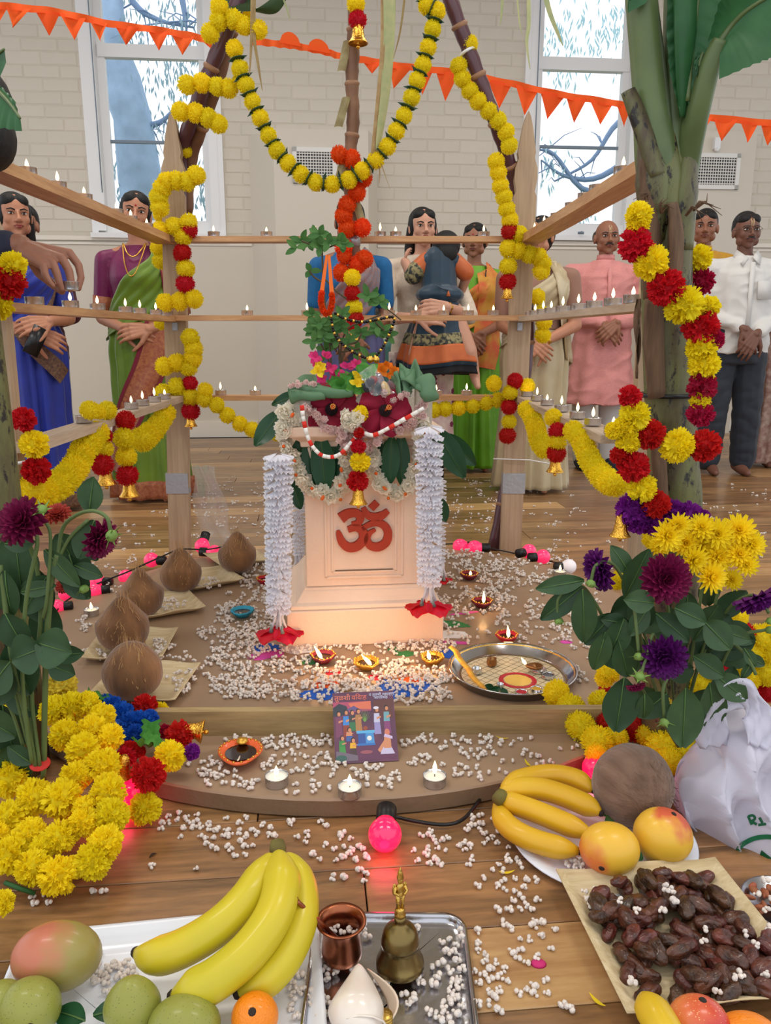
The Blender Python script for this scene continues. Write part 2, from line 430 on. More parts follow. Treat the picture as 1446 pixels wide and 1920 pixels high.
# windows
m_glass = mat('window_glass', (255, 255, 255), .0, trans=1.0, ior=1.02)
m_seal = mat('window_steel', (120, 135, 150), .5)
def window(name, w, label):
    t = bpy.data.objects.new(name, None); COL.objects.link(t); t.matrix_world = RM; t['kind'] = 'structure'
    x0, x1, z0, zt, zm = w['gx0'], w['gx1'], w['z0'], w['t1'], w['mid']; top = ZT-.2
    def fbox(nm, cx, cy, cz, dx, dy, dz, m=m_trimw): return MB().box((0, 0, 0), (dx, dy, dz)).build(nm, m, t, smooth=False, loc=(cx, cy, cz))
    for s, xe in ((-1, x0), (1, x1)):
        fbox('jamb', xe+s*.03, .10, (z0+top)/2, .06, .06, top-z0+.1)
        fbox('casing', xe+s*.095, .02, (z0+top)/2, .07, .10, top-z0+.2)
        fbox('architrave', xe+s*.15, -.012, (z0+top)/2, .05, .03, top-z0+.3)
    fbox('sill', (x0+x1)/2, .0, z0-.14, x1-x0+.36, .16, .04); fbox('apron', (x0+x1)/2, .03, z0-.075, x1-x0+.16, .05, .11)
    fbox('bottom_rail', (x0+x1)/2, .10, z0-.03, x1-x0, .05, .06)
    fbox('transom', (x0+x1)/2, .09, zt, x1-x0+.1, .07, .10); fbox('glazing_bar', (x0+x1)/2, .10, zm, x1-x0, .03, .022, m_seal)
    fbox('head', (x0+x1)/2, .08, top, x1-x0+.2, .1, .1)
    fbox('lower_pane', (x0+x1)/2, .105, (z0+zm)/2, x1-x0, .004, zm-z0, m_glass)
    fbox('middle_pane', (x0+x1)/2, .105, (zm+zt)/2, x1-x0, .004, zt-zm, m_glass); fbox('upper_pane', (x0+x1)/2, .105, (zt+top)/2, x1-x0, .004, top-zt, m_glass)
    b = MB(); b.tube([(x0-.07, -.035, z0+.2), (x0-.07, -.035, top)], .004, 5); b.build('sash_cord', m_seal, t)
    b = MB(); b.box((0, 0, 0), (.05, .02, .02)); b.ell((.0, -.02, 0), .014, 8, 6); b.build('catch', m_seal, t, loc=((x0+x1)/2, -.09, z0-.1))
window('window_1', wl, ''); window('window_2', wr, '')
# trees outside
m_hazy_bark = mat('hazy_bark', (168, 196, 226), .9, noise_amt=.35, nscale=5, bump=.6, bscale=12); m_hazy_twig = mat('hazy_twig', (130, 155, 190), .9); m_hazy_gum = petal_mat('hazy_gum_leaf', (170, 205, 215), .3, .2)  # bluish outdoor haze is put into the tree colours
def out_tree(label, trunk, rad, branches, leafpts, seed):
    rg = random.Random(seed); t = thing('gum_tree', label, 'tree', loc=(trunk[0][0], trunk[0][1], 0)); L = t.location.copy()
    b = MB(); b.tube([Vector(p)-L for p in trunk], rad, 10); b.build('trunk', m_hazy_bark, t)
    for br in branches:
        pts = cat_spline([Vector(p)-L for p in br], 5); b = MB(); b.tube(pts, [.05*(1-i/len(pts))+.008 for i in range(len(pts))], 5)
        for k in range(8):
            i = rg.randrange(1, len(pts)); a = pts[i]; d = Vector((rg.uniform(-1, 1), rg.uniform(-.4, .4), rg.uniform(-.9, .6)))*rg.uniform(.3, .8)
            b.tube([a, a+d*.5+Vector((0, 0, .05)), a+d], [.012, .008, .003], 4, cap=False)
        b.build('branch', m_hazy_twig, t)
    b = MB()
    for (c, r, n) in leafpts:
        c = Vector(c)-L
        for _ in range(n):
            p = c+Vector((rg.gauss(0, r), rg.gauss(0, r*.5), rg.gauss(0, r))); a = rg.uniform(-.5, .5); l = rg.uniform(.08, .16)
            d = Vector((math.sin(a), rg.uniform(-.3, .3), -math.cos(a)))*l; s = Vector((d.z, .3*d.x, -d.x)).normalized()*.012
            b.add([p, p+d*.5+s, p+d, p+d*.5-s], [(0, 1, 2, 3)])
    tag(b.build('leaves', m_hazy_gum, t), kind='stuff')
def Q(px, py, D=11.0): return P(px, py, D)
def gz(p): return Vector((p[0], p[1], 0))
a = [P(300, 700, 11), P(278, 420, 11), P(262, 330, 11), P(248, 220, 11), P(225, 150, 11), P(212, 80, 11), P(205, -60, 11)]
a = [Vector((a[0].x, a[0].y, 0))]+a[1:]
out_tree('thick leaning gum trunk coloured with blue haze seen through the window behind green saree woman', a, [.34, .31, .28, .24, .26, .16, .14],
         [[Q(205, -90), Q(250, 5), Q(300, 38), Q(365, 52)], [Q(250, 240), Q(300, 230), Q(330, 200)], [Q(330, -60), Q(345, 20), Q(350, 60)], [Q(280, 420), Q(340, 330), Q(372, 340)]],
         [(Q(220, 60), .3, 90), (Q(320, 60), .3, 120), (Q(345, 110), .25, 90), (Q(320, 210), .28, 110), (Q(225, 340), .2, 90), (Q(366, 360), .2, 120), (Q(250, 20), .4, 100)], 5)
a = [P(1260, 700, 12), P(1240, 420, 12), P(1250, 200, 12), P(1270, -60, 12)]; a[0] = gz(a[0])
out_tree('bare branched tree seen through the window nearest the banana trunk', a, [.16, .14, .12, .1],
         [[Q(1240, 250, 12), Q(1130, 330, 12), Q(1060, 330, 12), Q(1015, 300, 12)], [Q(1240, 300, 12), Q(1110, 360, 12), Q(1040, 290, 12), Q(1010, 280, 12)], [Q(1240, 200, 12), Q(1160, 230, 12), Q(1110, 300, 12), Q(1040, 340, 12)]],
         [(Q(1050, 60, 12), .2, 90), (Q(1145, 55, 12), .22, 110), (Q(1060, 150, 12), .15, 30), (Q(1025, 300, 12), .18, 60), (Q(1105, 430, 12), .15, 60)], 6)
MB().box((0, 16, -.3), (60, 17, .1)).build('ground', mat('lawn', (120, 140, 110), .9), smooth=False)['kind'] = 'structure'
# ================================================================ FRAME, SHELVES, CANDLES
m_pine = wood('pine', (206, 160, 112), (172, 122, 78), (1.5, 16, 16), rough=.5, coat=.1, var=.05)
m_pine_pale = wood('pine_weathered', (198, 178, 156), (168, 144, 120), (1.5, 16, 16), rough=.6, coat=0, var=.05)
m_picket = wood('picket_timber', (182, 156, 126), (160, 134, 106), (30, 30, 1.2), rough=.6, coat=0, var=.03)
m_tape = mat('duct_tape', (170, 172, 176), .35, metal=.5, bump=.4, bscale=60)
m_tie = mat('cable_tie_white', (232, 232, 230), .4); m_tieb = mat('cable_tie_black', (18, 18, 20), .4)
FX0, FX1, FYB, FYF = -.835, .535, 3.22, 1.80
SH = (.665, .972, 1.262)
frame = thing('shelf_frame', 'pale timber picket frame of open shelves carrying rows of tealights', 'frame')
def picket(bx, tx, y, zt, z0, w=.086):
    h = w/2
    prof = [(h, 0), (h, zt-.30), (h*.82, zt-.285), (h*1.0, zt-.24), (h*.98, zt-.20), (h*.70, zt-.165), (h*.78, zt-.145), (h*.45, zt-.06), (h*.22, zt-.02), (0, zt)]
    prof = [(x, z) for x, z in prof]
    poly = prof+[(-x, z) for x, z in reversed(prof[:-1])]
    sh = Matrix(((1, 0, (tx-bx)/zt, 0), (0, 1, 0, 0), (0, 0, 1, 0), (0, 0, 0, 1)))
    o = MB().prism(poly, -.018, .018, sh).build('post', m_picket, frame, smooth=False, loc=(bx, y, z0)); fixn(o.data); return o
picket(-.868, -.800, FYB, 1.715, 0); picket(.527, .535, FYB, 1.715, 0)
picket(-.890, -.875, FYF, 1.28, .04, .09); picket(.615, .605, FYF, 1.28, .04, .09)
def board(a, b, w, th, m, nm='shelf'):
    a, b = Vector(a), Vector(b); d = b-a
    return MB().box((0, 0, 0), (d.length, w, th)).build(nm, m, frame, smooth=False, loc=(a+b)/2, rot=(0, math.atan2(-d.z, math.hypot(d.x, d.y)), math.atan2(d.y, d.x)))
for i, z in enumerate(SH):
    board((FX0-.02, FYB-.055, z-.01), (FX1+.02, FYB-.055, z-.01), .07, .02, m_pine)
lx, rx_ = -.845, .555
board((lx, FYB-.02, 1.252), (lx-.01, 1.62, 1.252), .075, .026, m_pine); board((rx_-.01, FYB-.02, 1.250), (rx_+.02, 1.75, 1.250), .075, .028, m_pine)
board((lx, FYB-.02, .958), (lx, 1.72, .958), .07, .02, m_pine); board((rx_-.01, FYB-.02, .958), (rx_+.02, 1.75, .958), .07, .018, m_pine_pale)
board((lx+.02, FYB-.02, .655), (lx+.03, 1.75, .652), .07, .022, m_pine_pale); board((rx_-.01, FYB-.02, .655), (rx_, 1.9, .652), .07, .02, m_pine_pale)
for (x, z, xx) in ((-.860, .30, 0), (.530, .30, 0)): MB().box((0, 0, 0), (.092, .042, .085)).build('tape', m_tape, frame, smooth=False, loc=(x, FYB, z))
for (x, y, z) in ((.53, FYB-.03, .40),):
    MB().tube([(-.09, -.0, .005), (.06, -.0, 0), (.14, 0, -.015)], .0025, 5).build('cable_tie', m_tie, frame, loc=(x, y, z))
MB().tube([(-.06, -.06, -.01), (.05, -.055, .005), (.055, -.04, .01)], .004, 6).build('cable_tie', m_tie, frame, loc=(-.83, FYF, .62))
for (x, z) in ((-.83, .93), (.53, .93)): MB().box((0, 0, 0), (.02, .008, .03)).build('bracket', m_tape, frame, smooth=False, loc=(x, FYB-.022, z))
# clear plastic sheet hanging by the rear posts down to the floor
m_sheet = mat('clear_plastic', (235, 242, 250), .12, trans=.6, alpha=.42, ior=1.3)
def sheet(label, x0, x1, y, z1, lean):
    fn = lambda u, v: Vector((x0+(x1-x0)*u*(1-.3*v)+.012*math.sin(9*v+3*u), y+.02*math.sin(14*u+4*v)+lean*(1-v), .003+z1*v))
    o = MB().grid(fn, 14, 16).build('plastic_sheet', m_sheet); return tag(o, label, 'sheet')
sheet('strip of clear plastic sheet hanging behind the taped post near the round platform coconuts', -.815, -.66, FYB+.05, .36, .05)

# disc
m_card = mat('brown_board', (164, 136, 108), .5, noise_amt=.12, nscale=3, bump=.15, bscale=25, coat=.15, col2=(146, 118, 92))
m_cardedge = mat('board_edge', (128, 104, 78), .8, noise_amt=.2, nscale=20, bump=.5, bscale=60)
DC = (-.11, 2.285); DR = .945; DZ = .04
mb = MB(); mb.lathe([(0.0, .0), (DR-.02, 0), (DR, .004), (DR, .036)], 96); mb.cm = 0; mb.m = [0]*len(mb.f)
mb.cm = 1; mb.lathe([(DR, .036), (DR-.003, .04), (.0, .04)], 96)
o = mb.build('round_platform', [m_cardedge, m_card], loc=(DC[0], DC[1], 0)); fixn(o.data); o.data.set_sharp_from_angle(angle=.6)
tag(o, 'low round board platform covered with brown paper under the white pedestal', 'platform')
# dark stand of the disc
m_plk = wood('fence_paling', (176, 150, 104), (140, 116, 78), (1.5, 16, 16), rough=.5, coat=.1, var=.02)
o = MB().box((0, 0, 0), (1.12, .022, .058)).build('timber_rail', m_plk, smooth=False, loc=(-.01, 1.598, DZ+.029), rot=(0, 0, math.radians(.8)))
tag(o, 'long pale timber rail lying across the front of the round platform', 'rail')

m_alu = mat('tealight_cup', (205, 205, 210), .25, metal=.95); m_wax = mat('wax', (248, 240, 226), .45, subs=.4); m_wick = mat('wick', (30, 24, 20), .9)
m_flame = mat('flame', (255, 200, 120), .5, emit=(255, 214, 150), estr=7.0)
def make_tealight():
    t = thing('tealight', '', 'candle')
    mb = MB(); mb.lathe([(0, 0), (.0185, 0), (.019, .002), (.0192, .016), (.0198, .0165), (.0188, .0165), (.0184, .012), (0, .0118)], 20); mb.build('cup', m_alu, t)
    MB().lathe([(.0183, .0119), (.0182, .0142), (.010, .0136), (0, .0136)], 18).build('wax', m_wax, t)
    MB().tube([(0, 0, .0125), (.0006, 0, .019)], .0008, 5).build('wick', m_wick, t)
    MB().lathe([(0.0, .0150), (.0020, .0190), (.0031, .0225), (.0026, .0275), (.0013, .0325), (0, .0365)], 10).build('flame', m_flame, t)
    return t
TL0 = make_tealight(); TL0_used = [0]
def tealight(p, label, group, lit=True, rot=None):
    if not TL0_used[0]: TL0_used[0] = 1; o = TL0; o.location = p; o.scale = (1.15,)*3
    else: o = dup(TL0, p, (0, 0, R_.uniform(0, 6)), scale=(1.15,)*3)
    o['label'] = label; o['group'] = group
    for c in list(o.children):
        if c.name.startswith('flame'):
            if not lit: bpy.data.objects.remove(c)
            else: c.scale = (1.3, 1.3, R_.uniform(.85, 1.25))
    return o
def rear(px, z, y=FYB-.055):
    d = ray(px, 960-F*math.tan(PITCH)+0); q = P(px, 600, y); q = P(px, 627+0, y)
    # solve x for the height
    zc = y*cp-(z-CH)*sp_
    return Vector(((px-723)*zc/F, y, z))
def row(pxs, z, nm, lit=None):
    n = len(pxs)
    for i, px in enumerate(pxs):
        tealight(rear(px, z), '%s lit tealight from the left on the %s rear shelf' % (ORD[i], nm) if (lit is None or lit[i]) else '%s tealight from the left, unlit, on the %s rear shelf' % (ORD[i], nm), 'tealights on the %s rear shelf' % nm, lit is None or lit[i])
row((401, 500, 592, 713, 742, 907), SH[2], 'top'); row((464, 576, 730, 780, 832, 878, 925), SH[1], 'middle'); row((414, 479, 818, 875), SH[0], 'bottom')
def side(px, py, xc, z):
    d = ray(px, py); t = xc/d.x; return Vector((xc, t*d.y, z))
def srow(lst, xc, z, nm, grp, unlit=()):
    for i, (px, py) in enumerate(lst):
        p = side(px, py, xc, z); j = ORD[i]
        tealight(p, '%s tealight from the rear post %s' % (j, nm), grp, i not in unlit)
srow([(303, 442), (276, 430), (246, 415), (219, 400), (158, 365), (108, 340), (50, 308)], lx-.004, 1.266, 'on the top shelf nearer the green saree woman', 'tealights on the top green-saree-side shelf')
srow([(313, 580), (292, 578), (262, 573), (235, 570), (182, 563), (131, 556), (63, 548)], lx, .969, 'on the middle shelf under the reaching hand', 'tealights on the shelf under the hand', (6,))
srow([(309, 746), (290, 752), (268, 760), (247, 768), (158, 797)], lx+.024, .666, 'on the bottom shelf above the hanging gold bells', 'tealights on the shelf above the coconuts')
srow([(1002, 440), (1020, 428), (1045, 412), (1073, 392), (1098, 375), (1120, 360), (1168, 330)], rx_+.004, 1.265, 'on the top shelf sloping toward the banana trunk', 'tealights on the top banana-side shelf', (2, 3, 4, 5))
srow([(987, 580), (1004, 578), (1019, 576), (1034, 574), (1056, 570), (1085, 566), (1115, 562), (1150, 556), (1188, 550)], rx_+.002, .968, 'on the middle shelf before the pink kurta man', 'tealights on the middle banana-side shelf')
srow([(988, 742), (1007, 750), (1026, 756), (1053, 765), (1083, 777), (1112, 788), (1150, 803)], rx_-.006, .666, 'on the bottom shelf before the pink kurta man', 'tealights on the bottom banana-side shelf')
for (px, py, l) in ((519, 1470, 'lit tealight between the orange clay lamp and the middle tealight'), (656, 1490, 'lit tealight at the very front edge of the round platform'), (815, 1470, 'lit tealight on the platform nearest the banana plate'),
                    (172, 1153, 'lit tealight on the platform edge beside the middle coconuts'), (118, 1220, 'lit tealight beside the tall dahlia stems'), (1050, 1080, 'lit tealight by the white bulb at the platform rim')):
    tealight(PZ(px, py, DZ), l, 'tealights on the round platform').scale = (1.2,)*3
# canes
m_cane = mat('purple_cane', (66, 34, 48), .35, noise_amt=.3, nscale=6, col2=(92, 56, 60), coat=.3); m_cane2 = mat('brown_cane', (142, 104, 76), .6, noise_amt=.4, nscale=9, col2=(96, 62, 46), bump=.4)
m_ring = mat('cane_ring', (150, 112, 84), .7); m_dry = petal_mat('dry_leaf', (186, 176, 130), .3, .1, col2=(120, 100, 60))
def cane(label, pts, rad, m, nodes, y=None):
    w = [P(*p) for p in pts]; pp = cat_spline(w, 8); t = thing('sugar_cane', label, 'cane')
    tot = len(pp); b = MB(); rads = [rad*(1+.07*math.sin(i*1.9)) for i in range(tot)]
    b.tube(pp, rads, 14); b.build('stalk', m, t)
    step = along(pp, .17)
    for p in step[1:-1]:
        i = min(range(tot), key=lambda k: (pp[k]-p).length); d = (pp[min(i+1, tot-1)]-pp[max(i-1, 0)]).normalized()
        MB().lathe([(rad*.95, -.008), (rad*1.14, -.003), (rad*1.2, 0), (rad*1.1, .006), (rad*.95, .012)], 14, M=d.to_track_quat('Z', 'Y').to_matrix()).build('node_ring', m_ring, t, loc=p)
    return t
cane('dark purple sugar cane leaning from the top to the post by green saree woman', [(470, -60, 3.06), (440, 20, 3.08), (395, 130, 3.12), (362, 215, 3.16), (342, 290, 3.28), (338, 420, 3.30)], .026, m_cane, 6)
cane('pale brown dried cane leaning behind the purple cane', [(455, -40, 3.12), (425, 90, 3.16), (392, 200, 3.20), (358, 300, 3.30), (350, 400, 3.32)], .024, m_cane2, 5)
tc_ = cane('dark purple sugar cane leaning down behind the post beside the cream saree', [(826, -50, 3.06), (870, 70, 3.10), (915, 190, 3.14), (950, 290, 3.22), (972, 370, 3.28), (984, 500, 3.3), (990, 640, 3.30), (965, 830, 3.30), (925, 1033, 3.27)], .026, m_cane, 6)
tc2 = cane('knobbly brown cane standing upright in the middle wrapped with orange pompoms', [(668, -50, 3.06), (663, 80, 3.08), (660, 150, 3.09), (662, 230, 3.10), (656, 300, 3.10), (658, 380, 3.10), (664, 450, 3.10), (660, 560, 3.12)], .0235, m_cane2, 6)
MB().lathe([(.03, -.02), (.031, 0), (.03, .02)], 12).build('tape', m_tape, tc2, loc=P(661, 451, 3.10))
MB().lathe([(.029, -.004), (.03, 0), (.029, .004)], 12, M=Euler((0, .45, 0)).to_matrix().inverted()).build('cable_tie', m_tie, tc_, loc=P(877, 97, 3.103))
# husks on the central cane
for (px, py, dx) in ((650, 200, -.02), (652, 95, -.015), (668, 395, .02), (650, 300, -.02)):
    c = P(px, py, 3.07); MB().grid(lambda u, v: c+Vector(((u-.5)*.03+dx*v*1.5, -.012*math.sin(u*3.1)-.01*v, -.10*v+.03)), 4, 5).build('husk', m_dry, tc2)
def strap(name, label, cat, pts, w, m, tw=0.0, parent=None):
    pp = cat_spline([P(*p) for p in pts], 8); n = len(pp); b = MB(); vs = []
    for i, p in enumerate(pp):
        ww = w*(math.sin(pi*min(1, (i+1.5)/(n*.35)))**.6 if i < n*.17 else 1)*(1-(i/n)**3*.9)
        a = tw*i/n; s = Vector((math.cos(a), math.sin(a), 0))*ww/2; vs += [p-s, p+Vector((0, -.15*w, 0)), p+s]
    b.add(vs, [(3*i+k, 3*i+k+1, 3*i+k+4, 3*i+k+3) for i in range(n-1) for k in (0, 1)])
    o = b.build(name, m, parent)
    if not parent: tag(o, label, cat)
    return o
m_leafg = petal_mat('cane_leaf_green', (150, 168, 120), .35, .1, col2=(196, 190, 140)); m_leafb = petal_mat('cane_leaf_straw', (188, 168, 118), .3, .1, col2=(140, 104, 62))
hang = thing('sugar_cane_leaves', 'long dry straw and green cane leaves hanging beside the centre cane', 'leaves')
for pts, w, m in (([(728, -60, 3.0), (730, 60, 3.0), (724, 160, 3.0), (712, 250, 3.0), (706, 280, 3.0)], .040, m_leafg), ([(722, -60, 3.02), (722, 80, 3.0), (712, 190, 3.0), (700, 290, 3.0), (695, 330, 3.0)], .032, m_leafb),
                  ([(738, -60, 3.02), (737, 60, 3.02), (730, 150, 3.02)], .016, m_leafg), ([(765, -60, 3.05), (752, 50, 3.05), (738, 110, 3.05)], .008, m_leafb), ([(706, 270, 3.0), (716, 310, 3.0), (732, 355, 3.0)], .005, m_leafb), ([(704, 270, 3.0), (712, 320, 3.0), (711, 345, 3.0)], .005, m_leafb)):
    strap('leaf', '', '', pts, w, m, .8, hang)
hl = thing('sugar_cane_leaves', 'thin dry cane leaves dangling beside the yellow pompoms at the purple cane top', 'leaves')
for pts, w, m in (([(474, -60, 2.98), (472, 60, 2.98), (468, 140, 2.98)], .012, m_leafb), ([(478, -40, 2.98), (476, 60, 2.98), (484, 120, 2.98), (492, 170, 2.98)], .012, m_leafb), ([(520, -30, 3.0), (536, 10, 3.0), (543, 36, 3.0)], .008, m_leafg),
                  ([(440, -10, 3.1), (460, 20, 3.05), (500, 20, 3.0), (540, -20, 3.0)], .10, petal_mat('leaf_dark', (52, 74, 40), .25, .1))): strap('leaf', '', '', pts, w, m, .6, hl)
hr = thing('sugar_cane_leaves', 'narrow green cane leaves hanging in front of the window by the banana leaves', 'leaves')
for pts, w in (([(944, -50, 2.8), (942, 10, 2.8), (938, 48, 2.8)], .010), ([(990, -50, 2.8), (992, 40, 2.8), (988, 80, 2.8), (994, 130, 2.8)], .013), ([(1018, -30, 2.8), (1030, 20, 2.8), (1045, 60, 2.8), (1056, 86, 2.8)], .018), ([(968, -30, 2.8), (974, 40, 2.8), (980, 66, 2.8)], .006)):
    strap('leaf', '', '', pts, w, m_leafg, .4, hr)
# bunting: cord with triangular cloth flags
m_flag = petal_mat('orange_bunting', (250, 96, 30), .4, .04, .8); m_flag2 = petal_mat('sheer_orange_bunting', (250, 104, 60), .55, .04, .8)
def bunting(label, pts, D, flags, loose=()):
    t = thing('bunting', label, 'bunting'); cp_ = cat_spline([P(x, y, D) for x, y in pts], 10)
    hgt = .030
    b = MB(); vs = []
    for i, p in enumerate(cp_): vs += [p+Vector((0, .006*math.sin(i*.9), .004)), p+Vector((0, .008*math.sin(i*1.3), -hgt))]
    b.add(vs, [(2*i, 2*i+1, 2*i+3, 2*i+2) for i in range(len(cp_)-1)]); b.build('header_tape', m_flag, t)
    for (x0, x1, xt, yt) in flags:
        def yat(x):
            for a, b_ in zip(pts, pts[1:]):
                if a[0] <= x <= b_[0]: return a[1]+(b_[1]-a[1])*(x-a[0])/(b_[0]-a[0])
            return pts[-1][1]
        A = P(x0, yat(x0)+6, D); B = P(x1, yat(x1)+6, D); C = P(xt, yt, D)
        def fn(u, v): 
            q = (A.lerp(B, u)).lerp(C, v); q.y += .012*math.sin(u*5+v*2+x0)*(1-v*.5); return q
        o = MB().grid(fn, 5, 5); o = o.build('flag', m_flag, t)
bunting('orange cloth bunting with triangular flags crossing the window at the green saree side', [(-60, -2), (0, 5), (100, 16), (200, 38), (300, 52), (375, 66), (398, 80), (430, 75)], 4.6,
        [(-35, 12, -12, 60), (12, 60, 24, 52), (64, 112, 92, 66), (112, 162, 140, 76), (168, 202, 188, 77), (214, 262, 236, 84), (276, 318, 298, 95), (320, 366, 342, 103)])
bunting('orange cloth bunting with large flags running down toward the banana trunk', [(470, 72), (520, 77), (560, 82), (610, 92), (645, 102), (700, 110), (760, 120), (860, 132), (950, 150), (1050, 172), (1150, 188), (1200, 200), (1320, 214), (1446, 226), (1500, 230)], 4.6,
        [(678, 716, 698, 138), (730, 772, 738, 166), (775, 812, 792, 178), (818, 860, 835, 190), (868, 908, 880, 178), (914, 960, 936, 204), (966, 1010, 984, 216), (1014, 1060, 1026, 224), (1062, 1100, 1077, 230), (1104, 1150, 1126, 233), (1158, 1184, 1170, 238), (1306, 1334, 1312, 258), (1338, 1382, 1354, 264), (1386, 1424, 1402, 267), (1426, 1466, 1440, 272)])
b = MB()
for x0, x1, y in ((524, 565, 80), (576, 620, 93)):
    A, B = P(x0, y, 4.59), P(x1, y+8, 4.59); b.grid(lambda u, v: A.lerp(B, u)+Vector((0, -.004, v*.06*math.sin(pi*u)**.5)), 8, 3)
o = b.build('folded_flag', m_flag); tag(o, 'pair of orange bunting flags flipped up over their cord', 'flag')
# ================================================================ POMPOM GARLANDS
def fib(n):
    g = pi*(3-5**.5)
    for i in range(n):
        z = 1-2*(i+.5)/n; r = (1-z*z)**.5; yield Vector((r*math.cos(g*i), r*math.sin(g*i), z))
def fuzzy_mesh(seed, n=620):
    rg = random.Random(seed); b = MB(); b.ell((0, 0, 0), .80, 12, 8)
    for d in fib(n):
        d = (d+Vector([rg.gauss(0, .07) for _ in range(3)])).normalized(); t = d.orthogonal().normalized(); a = rg.uniform(0, 6.3); t = Matrix.Rotation(a, 3, d) @ t
        u = d.cross(t); L = rg.uniform(.90, 1.06); w = .052
        tip = d*L+t*rg.gauss(0, .05); b.add([d*.70-t*w*.5, d*.88-t*w, tip-t*w*.35+u*.02, tip+t*w*.35-u*.02, d*.88+t*w], [(0, 1, 2, 3, 4)])
    me = b.build('tmp', []) ; m = me.data; bpy.data.objects.remove(me); return m
def carn_mesh(seed, n=130, wd=.30):
    rg = random.Random(seed); b = MB(); b.ell((0, 0, 0), .62, 10, 6)
    for d in fib(n):
        d = (d+Vector([rg.gauss(0, .12) for _ in range(3)])).normalized(); t = Matrix.Rotation(rg.uniform(0, 6.3), 3, d) @ d.orthogonal().normalized(); nn = d.cross(t)
        L = rg.uniform(.88, 1.08); nu = 6; bend = rg.uniform(-.2, .2); ph = rg.uniform(0, 6)
        def fn(u, v):
            w = wd*(.25+.75*v)*(u-.5)*1.5; e = .05*((int(round(u*nu)) % 2)*2-1)*(v > .9)
            return d*(.42+(L-.42)*v-abs(u-.5)**2*.35*v+e)+t*w+nn*(bend*v*v+.07*v*math.sin(u*9+ph))
        b.grid(fn, nu, 3)
    me = b.build('tmp', []); m = me.data; bpy.data.objects.remove(me); return m
PCOL = {'y': ('yellow_pom', (250, 234, 30), (244, 220, 16)), 'r': ('red_pom', (222, 24, 32), (190, 10, 24)), 'o': ('orange_pom', (250, 96, 14), (232, 70, 8)), 'm': ('magenta_pom', (196, 16, 70), (150, 8, 50)),
        'b': ('blue_pom', (28, 110, 214), (20, 70, 170)), 'p': ('purple_pom', (150, 30, 160), (100, 16, 120)), 'l': ('lemon_pom', (240, 224, 90), (230, 200, 50)), 'w': ('white_pom', (246, 242, 236), (226, 218, 206))}
for k, v in PCOL.items(): petal_mat(v[0], v[1], .35, .06, .75, col2=v[2])
CN = {'y': 'yellow', 'r': 'red', 'o': 'orange', 'm': 'crimson', 'b': 'blue', 'p': 'purple', 'l': 'pale lemon', 'w': 'white'}
_fz = [fuzzy_mesh(i) for i in range(3)]; _cn = [carn_mesh(i) for i in range(3)]
POM = {}
def pomdata(kind, c):
    k = (kind, c)
    if k not in POM:
        L = []
        for m in (_fz if kind == 'f' else _cn):
            q = m.copy(); q.materials.clear(); q.materials.append(MATS[PCOL[c][0]]); q.polygons.foreach_set('use_smooth', [kind == 'f']*len(q.polygons)); L.append(q)
        POM[k] = L
    return R_.choice(POM[k])
m_gold = mat('gold_bell', (232, 176, 70), .22, metal=1.0, bump=.6, bscale=220); m_string = mat('garland_string', (40, 90, 40), .7); m_dleaf = mat('dark_garland_leaf', (22, 58, 34), .4)
_bell = MB().lathe([(.0, .045), (.006, .045), (.007, .040), (.010, .038), (.013, .020), (.015, .006), (.021, -.004), (.023, -.006), (.0215, -.007), (.013, .004), (.0, .01)], 20)
_bell.tube([(0, 0, .01), (0, 0, -.012)], .0022, 6); _bell.ell((0, 0, -.013), .005, 8, 6)
bell_o = _bell.build('bell', m_gold); bell_me = bell_o.data; bpy.data.objects.remove(bell_o)
def garland(label, fn, items, kind='f', base='y', R=18.5, cat='garland', name='pompom_garland', bells=(), leaves=False, group=None, string=True, fixedR=None, ring=None):
    """items: (px, py[, colour[, radius px]]); fn(px, py) -> world point"""
    t = thing(name, label, cat, group=group); pts = []
    for it in items:
        px, py = it[:2]; c = it[2] if len(it) > 2 and it[2] else base; rp = it[3] if len(it) > 3 else R
        k = kind
        if len(it) > 4: k = it[4]
        p = fn(px, py) if len(it) < 6 else it[5](px, py); r = fixedR or rp/pxm(p); pts.append(p)
        o = link('pompom', pomdata(k, c), t, p, (R_.uniform(0, 6), R_.uniform(0, 6), R_.uniform(0, 6))); o.scale = (r, r, r*R_.uniform(.92, 1.0))
        if c != base: o['label'] = CN[c]+' pompom'
    if string and len(pts) > 2:
        b = MB(); b.tube(pts, .0018, 5); b.build('string', m_string, t)
    if leaves:
        for a, b_ in zip(pts, pts[1:]):
            m = (a+b_)/2; d = (b_-a).normalized(); s = d.cross(Vector((0, 1, 0))).normalized(); q = MB()
            r = .030
            for sg in (-1, 1):
                q.add([m, m+s*sg*r*.6+d*.007, m+s*sg*r*R_.uniform(1.05, 1.35)+d*R_.uniform(-.01, .01)+Vector((0, -.012, 0)), m+s*sg*r*.6-d*.007], [(0, 1, 2, 3)])
            q.lathe([(.004, -.003), (.025, -.002), (.027, 0), (.025, .002), (.004, .003)], 10, c=m, M=d.to_track_quat('Z', 'Y').to_matrix())
            q.build('leaf', m_dleaf, t)
    for bl in bells:
        px, py = bl[:2]; s = bl[2] if len(bl) > 2 else 1; p = fn(px, py); rot = bl[3] if len(bl) > 3 else (0, 0, 0)
        o = link('bell', bell_me, t, p, rot, 'gold bell'); o.scale = (s*1.15,)*3
    return t
def Cv(l, s, ox, oy): return [(a[0]/s+ox, a[1]/s+oy)+tuple(a[2:]) for a in l]
def atD(D): return lambda px, py: P(px, py, D)
def atX(x): return lambda px, py: side(px, py, x, 0) if False else _atx(px, py, x)
def _atx(px, py, x):
    d = ray(px, py); t = x/d.x; return Vector((x, t*d.y, CH+t*d.z))
